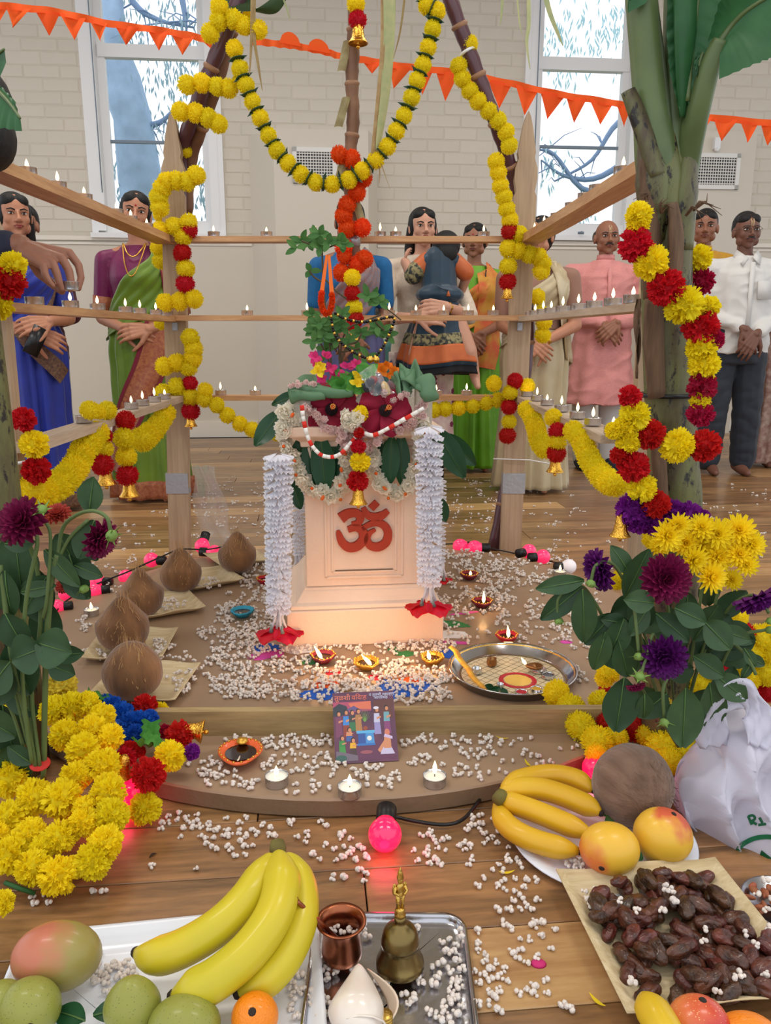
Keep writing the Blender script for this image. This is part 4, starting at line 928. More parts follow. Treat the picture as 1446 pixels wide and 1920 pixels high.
def flat_(quad, wav=.01, sd=0):
    A, B, C, D_ = [P(*q_) for q_ in quad]
    return (lambda u, v: (A.lerp(B, u)).lerp(D_.lerp(C, u), v)+Vector((0, wav*math.sin(u*6+sd), wav*math.sin(v*5+u*4+sd)))), 10, 10
folded('folded_banana_leaf', 'folded dull green banana leaf on the pedestal above the hidden hibiscus', [roll([(546, 728, 2.14), (580, 732, 2.12), (625, 735, 2.10), (662, 738, 2.10)], (.026, .012), 0, 1.1, 1), roll([(548, 745, 2.12), (575, 742, 2.1), (610, 746, 2.10)], (.020, .010), 0, 1.1, 0),
    flat_([(548, 722, 2.16), (590, 698, 2.25), (650, 735, 2.22), (600, 742, 2.12)])])
folded('folded_banana_leaf', 'folded dull green banana leaf drooping beside the clear packet', [flat_([(778, 680, 2.12), (790, 690, 2.10), (808, 745, 2.08), (752, 732, 2.10)], .012, 1), flat_([(750, 690, 2.12), (780, 678, 2.13), (796, 730, 2.09), (748, 722, 2.09)], .014, 2),
    roll([(792, 712, 2.10), (802, 732, 2.08), (806, 752, 2.08)], (.030, .022), 0, 1.2, 0), roll([(752, 696, 2.12), (756, 715, 2.11), (762, 738, 2.10)], (.020, .026), 0, 1.0, 2), flat_([(735, 705, 2.2), (780, 700, 2.16), (770, 740, 2.12), (735, 728, 2.2)], .01, 3)])
# clear packet
m_clear = mat('clear_film', (245, 250, 255), .05, trans=.85, alpha=.35, ior=1.3)
t = thing('clear_packet', 'small clear plastic packet holding dark charms above the hibiscus', 'packet')
A = [P(672, 700, 2.08), P(700, 682, 2.10), P(742, 740, 2.06), P(700, 745, 2.05)]
for s in (-1, 1): MB().grid(lambda u, v: (A[0].lerp(A[1], u)).lerp(A[3].lerp(A[2], u), v)+Vector((0, s*.012*math.sin(pi*u)*math.sin(pi*v)+.004*math.sin(u*17+v*9), .004*math.sin(v*21))), 14, 14).build('film', m_clear, t)
for i, (px, py, c, r) in enumerate(((692, 722, (40, 44, 52), (.014, .005, .022)), (708, 730, (36, 50, 56), (.010, .005, .020)), (700, 712, (150, 50, 50), (.012, .004, .010)), (724, 728, (204, 170, 110), (.010, .004, .020)), (734, 722, (110, 80, 84), (.008, .004, .014)))):
    MB().ell((0, 0, 0), r, 10, 8).build('charm', mat('charm_%d' % i, c, .5), t, loc=P(px, py, 2.075), rot=(.2, .5-i*.3, 0))
# little flowers on top
m_pink = petal_mat('pink_petal', (226, 60, 130), .35, .12); m_yel = petal_mat('yellow_petal', (250, 220, 40), .35, .06); m_mari = petal_mat('marigold_petal', (238, 130, 20), .3, .08); m_herb = petal_mat('herb_green', (84, 150, 60), .3, .15)
t = thing('flower_bunch', 'loose pink and yellow flowers heaped at the foot of the tulsi plant', 'flowers')
def buds(pts, m, L, n, D=2.16, nm='petal'):
    for (px, py) in pts:
        c = P(px, py, D+R_.uniform(-.03, .03))
        for k in range(n):
            d = Vector((R_.uniform(-1, 1), R_.uniform(-1, .2), R_.uniform(-.5, 1))).normalized(); leaf(t, c, L, L*.36, d, m, nm, .3, rib=False)
buds([(592, 670), (598, 685), (620, 690), (628, 705), (603, 712), (650, 688), (668, 686), (680, 692), (645, 705), (610, 670)], m_pink, .020, 6)
buds([(596, 698), (600, 690), (672, 705), (668, 720), (676, 712)], m_yel, .020, 7, 2.12); buds([(640, 722), (655, 718), (632, 728), (665, 728), (648, 708), (690, 700)], m_herb, .035, 7, 2.13, 'leaf')
buds([(715, 695), (724, 690), (738, 700)], m_mari, .022, 9, 2.2)
flowers_on(t, pxpath([(548, 722), (570, 718), (592, 722)], 7), 6, JP, 2.10, bud=False); flowers_on(t, [(750, 742), (762, 738), (740, 748), (720, 738)], 8, JP, 2.08, bud=False)
# tulsi plant
m_tul = petal_mat('tulsi_leaf', (78, 124, 62), .3, .15); m_stem = mat('tulsi_stem', (84, 70, 48), .8)
t = thing('tulsi_plant', 'slender tulsi plant with small green leaves growing from the pedestal', 'plant')
stems = [[(622, 700), (618, 640), (612, 600), (606, 520), (604, 465)], [(640, 712), (636, 660), (632, 610), (640, 590)], [(642, 712), (640, 650), (655, 615), (690, 600), (715, 590)], [(622, 690), (600, 640), (590, 620)], [(632, 660), (612, 630), (606, 612)], [(640, 680), (650, 650), (670, 640), (678, 625)], [(606, 530), (590, 520), (580, 508)], [(604, 475), (590, 462), (566, 452)], [(604, 470), (625, 460), (642, 455)], [(606, 520), (630, 545), (650, 560)], [(600, 480), (606, 460), (600, 440)], [(640, 660), (668, 655), (690, 648)], [(700, 598), (712, 612), (722, 620)]]
for s in stems:
    MB().tube(cat_spline([P(x, y, 2.24) for x, y in s], 5), .0026, 6).build('stem', m_stem, t)
heads = [(600, 440, 5), (566, 452, 5), (580, 456, 4), (592, 445, 4), (616, 455, 4), (634, 452, 5), (644, 458, 4), (556, 465, 3), (600, 462, 4), (582, 508, 3), (590, 620, 6), (600, 605, 7), (612, 612, 6), (624, 600, 6), (586, 590, 4), (606, 630, 6), (640, 592, 6), (625, 620, 5), (700, 560, 6), (712, 566, 5), (690, 555, 4), (676, 625, 6), (716, 620, 7), (726, 628, 5), (706, 612, 5), (650, 640, 4), (668, 656, 4), (632, 640, 4), (588, 640, 4), (612, 655, 4), (640, 610, 5), (690, 668, 3)]
for (px, py, n) in heads:
    c = P(px, py, 2.24+R_.uniform(-.04, .04))
    for k in range(n):
        a = 2*pi*k/n+R_.uniform(-.3, .3); d = Vector((math.cos(a), R_.uniform(-.6, .1), math.sin(a)*.6+.1)); leaf(t, c, R_.uniform(.022, .036), .0085, d, m_tul, bend=.2, rib=False)
MB().tube(cat_spline([P(x, y, 2.24) for x, y in ((700, 560), (720, 575), (740, 590), (752, 600))], 4), .002, 5).build('stem', m_stem, t)
# bead necklace
m_blk = mat('black_bead', (16, 14, 16), .25); m_gb = mat('gold_bead', (226, 180, 80), .25, metal=1)
t = thing('bead_necklace', 'black and gold bead necklace with gold pendant draped over the tulsi plant', 'necklace')
pp = along(cat_spline([P(x/3.0125+480, y/3.0125+330, 2.16) for x, y in ((420, 760), (440, 880), (480, 940), (560, 1000), (655, 1030), (720, 960), (758, 880), (780, 800), (700, 808), (600, 825), (500, 805), (440, 770))], 12), .0075)
bk = {c: MB().ell((0, 0, 0), .0044, 8, 6).build('tmp', m) for c, m in (('b', m_blk), ('g', m_gb))}; bd = {k: v.data for k, v in bk.items()}
for v in bk.values(): bpy.data.objects.remove(v)
for i, p in enumerate(pp): link('bead', bd['g' if i % 3 == 2 else 'b'], t, p)
MB().tube(pp, .001, 4).build('thread', m_blk, t)
for dx in (-.008, .008): MB().ell((0, 0, 0), (.009, .005, .010), 10, 8).build('pendant', m_gb, t, loc=P(700, 674, 2.15)+Vector((dx, 0, 0)))
# little orange garland on a strap
t = thing('orange_strap_garland', 'small orange flower loop on flat orange straps hanging from the tulsi', 'garland')
m_strap = mat('orange_strap', (240, 112, 24), .6)
for a, b_ in (((613, 478), (603, 552)), ((617, 478), (622, 548))):
    A, B = P(a[0], a[1], 2.12), P(b_[0], b_[1], 2.12); w = Vector((.0055, 0, 0)); MB().add([A-w*.6, A+w*.6, B+w, B-w, A-w*.6+Vector((0, .002, 0)), A+w*.6+Vector((0, .002, 0)), B+w+Vector((0, .002, 0)), B-w+Vector((0, .002, 0))], [(0, 1, 2, 3), (7, 6, 5, 4), (0, 4, 5, 1), (2, 6, 7, 3)]).build('strap', m_strap, t, smooth=False)
od = []
for m in _cn[:2]:
    q = m.copy(); q.materials.clear(); q.materials.append(MATS['orange_pom']); od.append(q)
for p in along(cat_spline([P(x, y, 2.12) for x, y in ((603, 550), (602, 566), (606, 582), (613, 588), (620, 580), (623, 564), (622, 548))], 8), .009):
    o = link('flower', R_.choice(od), t, p, (R_.uniform(0, 6), R_.uniform(0, 6), 0)); o.scale = (.0085,)*3
# twisted red and white cord
t = thing('twisted_cord', 'red and white striped cotton cord looped across the pedestal front', 'cord')
pp = cat_spline([P(x, y, 2.065) for x, y in ((566, 760), (570, 790), (580, 826), (598, 850), (620, 857), (640, 850), (660, 828), (676, 812), (700, 816), (730, 802), (760, 785), (795, 765))], 6)
mr_, mw_ = mat('cord_red', (220, 50, 36), .8), mat('cord_white', (240, 236, 228), .9, bump=.3, bscale=200)
for i in range(0, len(pp)-1, 2): MB().tube(pp[i:i+3], .0052*(1+.2*R_.random()), 7).build('cord_red_band' if (i//2) % 3 == 0 else 'cord_white_band', mr_ if (i//2) % 3 == 0 else mw_, t)

# ================================================================ ON THE PLATFORM
m_areca = wood('areca_leaf', (224, 206, 168), (198, 174, 130), (1.5, 26, 26), rough=.6, coat=0, var=.04)
def areca_plate(label, c, side_, rz, hgt=.022, group='areca leaf plates under the coconuts'):
    t = thing('areca_plate', label, 'plate', c, (0, 0, rz), group); h = side_/2; n = 16
    def fn(u, v):
        x, y = (u-.5)*2, (v-.5)*2; m = max(abs(x), abs(y)); e = max(0, (m-.68)/.32); return Vector((x*h, y*h, .002+hgt*e**1.1+.003*math.sin(x*5+1)*e))
    o = MB().grid(fn, n, n).build('dish', m_areca, t); mo = o.modifiers.new('s', 'SOLIDIFY'); mo.thickness = .002; mo.offset = 1
    return t
m_coir = mat('coconut_fibre', (148, 104, 64), .9, noise_amt=.45, nscale=7, col2=(88, 56, 30), bump=1, bscale=30, stretch=(3, 3, .6), sheen=.3); m_hair = mat('coconut_hair', (186, 146, 98), .9)
def coconut(label, c, r, tip=.45, rz=0, tilt=(0, 0), group='coconuts standing on leaf plates', mm=None, hairs=110, ridges=3):
    t = thing('coconut', label, 'coconut', c, (tilt[0], tilt[1], rz), group); rg = random.Random(int(c[0]*1e4) % 999); b = MB(); n = 36; m = 26; vs = []
    for i in range(m+1):
        ph = pi*i/m; z = -math.cos(ph); s = math.sin(ph)
        if z > .25: k = (z-.25)/.75; s *= (1-tip*k*(1-.25*k)); z += tip*.45*k*k
        for j in range(n):
            th = 2*pi*j/n; d = 1+.03*math.cos(ridges*th)+.035*noise.noise(Vector((math.cos(th)*2, math.sin(th)*2, z*2+c[0]*9)))+.012*noise.noise(Vector((math.cos(th)*14, math.sin(th)*14, z*3)))
            vs.append(Vector((s*d*math.cos(th), s*d*math.sin(th), z*(1+.0*d)))*r)
    b.add(vs, [(i*n+j, i*n+(j+1) % n, (i+1)*n+(j+1) % n, (i+1)*n+j) for i in range(m) for j in range(n)]); b.build('husk', mm or m_coir, t)
    b = MB()
    for _ in range(hairs):
        th = rg.uniform(0, 6.28); ph = rg.uniform(.2, 2.4); z = math.cos(ph); s = math.sin(ph)
        if z > .25: k = (z-.25)/.75; s *= (1-tip*k*(1-.25*k)); z += tip*.45*k*k
        p = Vector((s*math.cos(th), s*math.sin(th), z))*r*1.01; up = Vector((-p.x, -p.y, r*1.2)).normalized(); o_ = p.normalized(); tt_ = Vector((-o_.y, o_.x, 0))*rg.uniform(-.6, .6)
        l = rg.uniform(.15, .5)*r; q1 = p+(up+tt_)*l*.5+o_*l*.12; q2 = p+(up+tt_*2)*l+o_*l*rg.uniform(.0, .3); w = tt_.normalized()*.0006 if tt_.length else Vector((.0006, 0, 0)); b.add([p-w, p+w, q1+w, q1-w, q2], [(0, 1, 2, 3), (3, 2, 4)])
    b.build('fibre', m_hair, t)
    return t
_cl = ['frontmost round coconut on a leaf plate beside the blue flowers', 'second coconut from the front with dark patches on its husk', 'tall coconut with a curved tip, third from the front', 'coconut in front of the taped post foot, fourth from the front', 'rearmost coconut, closest to the pedestal, on its own leaf plate']
for i, (px, py, D, r, tip, pz, pr) in enumerate(((248, 1262, 1.757, .070, .10, (275, 1287), -.05), (232, 1184, 2.046, .072, .5, (248, 1216), .06), (263, 1122, 2.31, .070, .62, (312, 1140), .52), (339, 1077, 2.56, .070, .5, (388, 1090), .62), (446, 1043, 2.78, .070, .55, (444, 1052), .55))):
    pc = PZ(pz[0], pz[1], DZ+.004); c = P(px, py, D); c.z = DZ+.006+r*.99; k = ['frontmost', 'second', 'third', 'fourth', 'rearmost'][i]
    areca_plate('pale square leaf plate under the %s coconut' % k, (pc.x, pc.y, DZ), .215 if i < 2 else .20, pr)
    coconut(_cl[i], c, r, tip, i*1.3)
m_clay = mat('orange_clay', (226, 96, 44), .45, coat=.3); m_clayd = mat('lamp_maroon', (120, 30, 50), .5); m_gp = mat('gold_paint', (220, 170, 70), .35, metal=.8); m_oil = mat('lamp_oil', (44, 24, 12), .05); m_blue = mat('turquoise_clay', (40, 150, 180), .5); m_redc = mat('red_clay', (190, 30, 50), .5)
BIGF = MB(); BIGF.lathe([(0, 0), (.0035, .003), (.0055, .009), (.0045, .018), (.002, .027), (0, .034)], 10); bf = BIGF.build('tmp', m_flame); BF = bf.data; bpy.data.objects.remove(bf)
def diya(label, px, py, r, m, lit=True, rz=0, frill=8, flm=(0, 0), power=.7, group=None, gold=True):
    c = PZ(px, py, DZ); t = thing('oil_lamp', label, 'lamp', c, (0, 0, rz), group)
    wob = lambda th, z: 1+(.06*math.cos(frill*th) if frill else 0)+(.28*max(0, math.cos(th+pi/2))**6)*(z > .006)
    MB().lathe([(r*.45, 0), (r*.5, .002), (r*.85, .014), (r, .021), (r*1.0, .024), (r*.86, .0235), (r*.72, .016), (r*.4, .008), (0, .007)], 40, wob=wob).build('bowl', m, t)
    MB().lathe([(0, .0165), (r*.70, .0165)], 24).build('oil', m_oil, t)
    if gold:
        b = MB()
        for k in range(22):
            a = 2*pi*k/22; w = wob(a, .02)*r*.93; b.ell((w*math.cos(a), w*math.sin(a), .0245), .0028, 6, 4)
        b.build('gold_dots', m_gp, t)
    tip = (0, -r*1.05, .026)
    MB().tube([(0, -r*.3, .015), (0, -r*.8, .021), tip], .0018, 6).build('wick', mat('cotton_wick', (230, 220, 200), .9), t)
    if lit:
        o = link('flame', BF, t, tip, (0, flm[0], -rz)); o.scale = (1, 1, flm[1] or 1)
        l = lamp('flame_light', 'POINT', (tip[0], tip[1], .055), power, (1, .52, .2), size=.012); l.parent = t
    return t
diya('lit gold dotted clay lamp in front of the pedestal corner by the coconuts', 606, 1242, .034, m_clayd, flm=(-.5, 1.25), power=.60)
diya('lit gold rimmed clay lamp in the middle of the popcorn just above the booklet', 687, 1254, .034, m_gp, flm=(-.75, 1.15), power=.60, rz=.4)
diya('lit gold clay lamp between the booklet and the incense strip', 811, 1245, .031, m_gp, flm=(-.2, .8), power=.60, rz=-.3)
diya('lit red clay lamp just behind the brass offering plate', 950, 1203, .032, m_redc, flm=(-.1, 1.1), power=.08)
diya('lit maroon clay lamp with a tall flame at the petal end of the white tassel', 904, 1138, .034, m_clayd, flm=(.0, 1.2), power=.25)
diya('small dark red clay lamp burning low farthest behind the pedestal', 880, 1086, .033, m_clayd, flm=(0, .5), power=.08)
diya('turquoise blue scalloped clay lamp, unlit, filled with popcorn near the coconuts', 455, 1156, .036, m_blue, False, frill=12, gold=False)
diya('maroon unlit clay lamp half hidden behind the white tassel', 497, 1095, .03, m_redc, False)
t = diya('large orange pointed clay lamp with gold rim and dark oil beside the booklet', 452, 1424, .046, m_clay, False, frill=0)
t.rotation_euler.z = pi*.02
MB().ell((0, .03, .026), (.013, .014, .006), 12, 8).build('handle', m_gp, t)
# booklet
t = thing('booklet', 'religious booklet with a painted purple cover leaning on the timber rail', 'book')
b0, b1 = PZ(629, 1433, DZ+.002), PZ(748, 1426, DZ+.002); ux = (b1-b0).normalized(); wB = (b1-b0).length; topc = P(679, 1297, 1.575); bm_ = (b0+b1)/2; uy = (topc-bm_); hB = uy.length; uy = (uy-ux*uy.dot(ux)).normalized(); uz = ux.cross(uy)
M = Matrix((ux, uy, uz)).transposed().to_4x4(); M.translation = b0; t.matrix_world = M
MB().box((wB/2, hB/2, -.006), (wB-.003, hB-.003, .009)).build('pages', mat('paper_pages', (214, 196, 170), .9), t, smooth=False)
MB().box((wB/2, hB/2, -.0008), (wB, hB, .0012)).build('cover', mat('cover_purple', (112, 56, 84), .35, noise_amt=.5, nscale=14, col2=(70, 40, 66), coat=.4), t, smooth=False)
def inkc(c): return mat('ink_%d_%d_%d' % c, c, .35, coat=.4)
def ell_poly(cx, cy, rx, ry, a=0, n=14): return [(cx+rx*math.cos(2*pi*k/n)*math.cos(a)-ry*math.sin(2*pi*k/n)*math.sin(a), cy+rx*math.cos(2*pi*k/n)*math.sin(a)+ry*math.sin(2*pi*k/n)*math.cos(a)) for k in range(n)]
art = MB(); artm = []; lay = [0]
def ink(poly, c):
    m = inkc(c)
    if m not in artm: artm.append(m)
    art.cm = artm.index(m); lay[0] += 1; z = .00002+lay[0]*.000006
    art.add([(x*wB, y*hB, z) for x, y in poly], [tuple(range(len(poly)))])
ink([(.0, .86), (.6, .86), (.62, .72), (.0, .70)], (170, 70, 100)); ink([(.25, .84), (.62, .86), (.62, .74), (.3, .76)], (214, 110, 80)); ink([(0, .78), (.1, .84), (.22, .80), (.26, .70), (.1, .66), (0, .66)], (44, 50, 60)); ink([(.66, .86), (.99, .88), (.97, .6), (.66, .62)], (96, 50, 44)); ink([(.2, .74), (.34, .80), (.48, .72)], (96, 80, 130))
ink([(.02, .3), (.95, .3), (.98, .04), (.02, .02)], (96, 44, 76))
SK = (206, 136, 96)
for (x, y, h, c1, c2) in ((.08, .36, .38, (120, 60, 90), (120, 60, 90)), (.20, .36, .40, (60, 130, 200), (140, 56, 40)), (.30, .44, .30, (60, 60, 60), (50, 110, 70)), (.40, .42, .34, (170, 120, 70), (170, 120, 70)), (.70, .38, .40, (190, 190, 214), (150, 140, 190)), (.86, .38, .42, (110, 160, 170), (130, 60, 110)), (.24, .30, .18, SK, (60, 90, 150)), (.12, .12, .26, (50, 130, 60), (60, 140, 60)), (.29, .10, .24, (226, 170, 30), (70, 50, 50))):
    ink([(x-.05, y), (x+.06, y), (x+.045, y+h*.5), (x-.045, y+h*.5)], c2); ink([(x-.05, y+h*.42), (x+.05, y+h*.42), (x+.045, y+h*.74), (x-.04, y+h*.74)], c1); ink(ell_poly(x+.005, y+h*.89, .034, .036), (30, 22, 24)); ink(ell_poly(x+.012, y+h*.86, .026, .030), SK); ink([(x, y+h*.6), (x+.07, y+h*.64), (x+.07, y+h*.58), (x, y+h*.52)], SK)
ink(ell_poly(.70, .755, .045, .022), (220, 214, 226))
for k in range(9):
    a = -1.2+k*.3; ink([(.50, .56), (.51, .56), (.505+.13*math.sin(a), .60+.2*math.cos(a))], (110, 150, 70))
ink([(.38, .26), (.50, .24), (.50, .42), (.38, .42)], (44, 80, 150)); ink([(.50, .24), (.64, .26), (.63, .42), (.50, .42)], (70, 140, 200)); ink([(.36, .40), (.65, .40), (.65, .44), (.36, .44)], (90, 170, 214)); ink([(.36, .23), (.65, .23), (.65, .26), (.36, .26)], (50, 110, 180)); ink(ell_poly(.56, .33, .038, .034), (226, 226, 220)); ink(ell_poly(.505, .47, .04, .03), (150, 70, 40)); ink(ell_poly(.50, .14, .10, .025), (150, 80, 90))
ink([(.72, .10), (.95, .10), (.90, .20), (.76, .20)], (196, 186, 214)); ink([(.78, .18), (.90, .18), (.90, .36), (.80, .36)], SK); ink(ell_poly(.85, .40, .042, .05), (206, 120, 96)); ink([(.68, .16), (.80, .30), (.82, .26), (.72, .12)], SK); ink([(.79, .34), (.93, .30), (.93, .34), (.81, .38)], (200, 180, 214))
ink([(.02, .03), (.36, .03), (.36, .10), (.14, .15), (.02, .17)], (110, 96, 110)); ink(ell_poly(.10, .07, .09, .045), (50, 90, 80))
for a in artm: pass
art.build('cover_print', artm, t, smooth=False)
def book_text(s, x, y, size, c):
    q = text_obj(s, size, 0, inkc(c), 'title', t, None, 'LEFT'); q.matrix_local = Matrix.Translation((x*wB, y*hB, .0006))
book_text('तुळशी', .03, .885, .0150, (236, 130, 100)); book_text('विवाह', .31, .885, .0150, (236, 120, 96)); book_text('व तुळशी महात्म्य', .60, .93, .0085, (210, 214, 240)); book_text('आरतीसह', .68, .885, .0085, (210, 214, 240))
# brass/steel offering plate
m_steel = mat('steel', (205, 205, 208), .16, metal=1.0); m_brass = mat('brass_rim', (224, 180, 96), .25, metal=1, bump=.7, bscale=180); m_brz = mat('bronze', (150, 104, 62), .3, metal=.9)
pc = PZ(960, 1268, DZ); t = thing('offering_plate', 'round steel offering plate with ornate golden rim and printed centre', 'plate', pc)
MB().lathe([(0, .002), (.135, .002), (.142, .004), (.158, .026), (.163, .029), (.165, .027), (.160, .024), (.146, .001), (.138, 0), (0, 0)], 64).build('dish', m_steel, t)
MB().lathe([(.1445, .0065), (.1575, .0255)], 64, cap=False).build('golden_band', m_brass, t)
MB().lathe([(0, .0024), (.13, .0024)], 48).build('printed_centre', mat('plate_print', (222, 206, 170), .4), t)
g = MB()
for k in range(-6, 7):
    for s in (1, -1):
        a = k*.02; L = math.sqrt(max(0, .128**2-(a)**2)); M2 = Matrix.Rotation(s*pi/4, 3, 'Z')
        g.add([M2@Vector((a-.0008, -L, .0026)), M2@Vector((a+.0008, -L, .0026)), M2@Vector((a+.0008, L, .0026)), M2@Vector((a-.0008, L, .0026))], [(0, 1, 2, 3)])
g.build('lattice_print', mat('print_brown', (120, 96, 60), .5), t, smooth=False)
MB().lathe([(.036, .0030), (.042, .0038), (.048, .0030)], 32, c=(.01, -.03, 0), cap=False).build('red_ring_print', m_redc, t)
MB().lathe([(0, .0030), (.034, .0030)], 32, c=(.01, -.03, 0)).build('gold_print', mat('print_gold', (232, 190, 90), .4), t)
def cup(nm, label, px, py, r, h, m, z=.045, fill=None, cat='cup'):
    c = PZ(px, py, z); q = thing(nm, label, cat, (c.x, c.y, DZ+.003)); MB().lathe([(r*.6, 0), (r*.95, h*.3), (r, h*.6), (r*.85, h), (r*.9, h+.001), (r*.78, h), (r*.85, h*.5), (0, h*.3)], 24).build('body', m, q)
    if fill: MB().lathe([(0, h*.8), (r*.82, h*.8)], 20).build('filling', fill, q)
cup('bronze_cup', 'small brown bronze cup standing at the back of the offering plate', 922, 1248, .014, .022, m_brz)
cup('steel_bowl', 'tiny domed steel pot beside the incense strip on the plate', 894, 1262, .014, .016, m_steel); cup('steel_bowl', 'shallow steel bowl at the front edge of the offering plate', 978, 1302, .017, .010, m_steel, fill=m_redc); cup('steel_bowl', 'steel bowl of yellow turmeric at the plate edge near the pompoms', 1006, 1296, .016, .010, m_steel, fill=mat('turmeric', (206, 160, 50), .9))
cup('steel_bowl', 'steel bowl lying on the yellow pompom side of the plate', 1028, 1270, .018, .010, m_steel, fill=m_oil); cup('steel_bowl', 'small tilted steel pot beside the basil sprig on the plate', 938, 1292, .010, .016, m_steel); cup('steel_bowl', 'steel dish under the little brass lamp on the plate', 1010, 1258, .022, .008, m_steel)
c = PZ(1005, 1250, DZ+.02); t = thing('brass_lamp', 'little brass lamp burning inside the offering plate', 'lamp', (c.x, c.y, DZ+.012)); MB().lathe([(.006, 0), (.016, .006), (.019, .012), (.015, .012), (0, .006)], 24, wob=lambda th, z: 1+.5*max(0, math.cos(th-pi))**8).build('bowl', m_brz, t)
o = link('flame', BF, t, (-.026, 0, .014), (0, -.6, 0)); o.scale = (.8, .8, .7); l = lamp('flame_light', 'POINT', (-.02, 0, .04), .03, (1, .55, .22), size=.01); l.parent = t
A = P(846, 1210, 1.98); A.z = .10; A = PZ(846, 1213, .085); B = PZ(912, 1300, .050); d = (B-A).normalized(); t = MB()
pp = [A.lerp(B, i/8)+Vector((.003*math.sin(i*2), 0, .002*math.sin(i))) for i in range(9)]; s = d.cross(Vector((0, 0, 1))).normalized()*.0085
t.add([q+k*s+Vector((0, 0, zz)) for q in pp for k, zz in ((-1, 0), (0, .004), (1, 0), (0, -.002))], [(i*4+j, i*4+(j+1) % 4, i*4+4+(j+1) % 4, i*4+4+j) for i in range(8) for j in range(4)]+[(0, 1, 2, 3), (32, 35, 34, 33)])
o = t.build('incense_strip', mat('incense_paper', (238, 190, 60), .6, noise_amt=.4, nscale=60, col2=(206, 120, 40))); tag(o, 'orange yellow paper incense strip leaning on the offering plate rim', 'incense')
t = thing('basil_sprig', 'dark green leaf sprig at the front of the offering plate', 'leaf')
for k in range(6): leaf(t, PZ(915+k*5, 1298-k % 3*4, .052), .026, .008, (math.cos(k), -.3, .3*math.sin(k)), m_mango, rib=False)
# rangoli powder under the popcorn
RC = {'blue': (36, 92, 190), 'orange': (226, 90, 30), 'green': (60, 130, 70), 'pink': (214, 80, 170), 'red': (196, 30, 50), 'white': (236, 232, 228)}
t = thing('rangoli', 'patches of coloured rangoli powder under the popcorn round the pedestal', 'rangoli')
for (px, py, rx_, ry_, c, a) in ((745, 1292, .06, .035, 'blue', .2), (780, 1288, .05, .02, 'blue', .0), (600, 1302, .05, .02, 'blue', .1), (700, 1300, .05, .02, 'white', 0), (610, 1284, .035, .014, 'orange', .2), (770, 1276, .035, .014, 'orange', .1), (625, 1262, .02, .012, 'red', 0), (705, 1270, .02, .012, 'red', 0), (760, 1226, .03, .012, 'green', 0), (740, 1218, .02, .01, 'green', .3),
                            (560, 1218, .05, .02, 'white', 0), (500, 1228, .05, .02, 'pink', .4), (850, 1170, .05, .016, 'green', -.4), (870, 1150, .05, .006, 'pink', .3), (855, 1205, .04, .008, 'pink', -.2), (845, 1190, .05, .02, 'white', .1), (580, 1240, .03, .014, 'green', 0), (500, 1215, .04, .02, 'blue', 0), (1062, 1204, .018, .008, 'pink', 0), (840, 1226, .04, .02, 'blue', 0)):
    c_ = PZ(px, py, DZ); b = MB(); n = 26; vs = [(0, 0, .0018)]+[((rx_*(1+.15*math.sin(3*k+px)))*math.cos(2*pi*k/n), (ry_*1.6*(1+.15*math.cos(5*k+py)))*math.sin(2*pi*k/n), .0003) for k in range(n)]
    b.add(vs, [(0, 1+k, 1+(k+1) % n) for k in range(n)]); b.build('powder_patch', mat('powder_'+c, RC[c], 1.0), t, loc=(c_.x, c_.y, DZ+.0003), rot=(0, 0, a))['label'] = c+' powder'
# pink bulb string lights
m_bulb = mat('pink_bulb', (255, 60, 110), .25, emit=(255, 36, 96), estr=.75, coat=.4); m_blackp = mat('black_plastic', (16, 16, 18), .4); m_wbulb = mat('white_bulb', (240, 232, 236), .3, emit=(255, 240, 240), estr=.15)
def bulb(label, p, r, d, m=m_bulb, light=0.0):
    d = Vector(d).normalized(); t = thing('bulb', label, 'bulb', p, d.to_track_quat('Z', 'Y').to_euler(), 'festoon bulbs round the platform')
    MB().lathe([(0, -r)]+[(r*math.sin(pi*k/12), -r*math.cos(pi*k/12)) for k in range(1, 10)]+[(r*.55, r*1.02)], 22).build('globe', m, t)
    MB().lathe([(r*.58, r*.85), (r*.62, r*1.0), (r*.62, r*2.0), (r*.35, r*2.1), (0, r*2.1)], 18).build('socket', m_blackp, t)
    if light: l = lamp('bulb_light', 'POINT', (0, 0, 0), light, (1, .05, .15), size=r*1.02); l.parent = t; l.location = (0, -0, -r*1.35)
bl = [(379, 1024, 'pink bulb by the foot of the taped post', (.1, .5, .5)), (402, 1036, 'pink bulb half hidden behind the rearmost coconut plate', (-1, .2, 0)), (284, 1050, 'pink bulb behind the fourth coconut', (1, -.2, 0)), (236, 1082, 'pink bulb behind the curved tip coconut', (1, .5, 0)), (183, 1090, 'pink bulb on the platform edge, second beyond the dahlias', (1, -.2, 0)), (176, 1108, 'pink bulb under the cable beside the platform edge', (1, .4, 0)), (124, 1113, 'pink bulb beside the dahlia stems at the platform edge', (1, .2, 0)), (106, 1138, 'pink bulb nearest the dahlia stems', (1, .3, 0)),
      (992, 1034, 'pink bulb at the foot of the post by the cream saree', (-.6, -.4, 0)), (1018, 1044, 'pink bulb second from the post by the cream saree', (-1, -.2, 0)), (863, 1024, 'pink bulb just showing behind the platform, nearer the tassel', (1, 0, 0)), (890, 1027, 'pink bulb just showing behind the platform, nearer the post', (1, 0, 0))]
for px, py, l, d in bl: c = PZ(px, py, .05); bulb(l, (c.x, c.y, .05), 14/pxm(c), d)
c = PZ(1067, 1062, .05); bulb('white bulb at the platform rim behind the dahlias', (c.x, c.y, .05), 14/pxm(c), (-1, -.1, 0), m_wbulb)
c = PZ(722, 1565, .03); bulb('glowing pink bulb lying on the floor in front of the platform', (c.x, c.y, .0305), .030, (.05, .9, .22), mat('pink_bulb_bright', (255, 30, 80), .2, emit=(255, 14, 70), estr=1.6, coat=.6), .25)
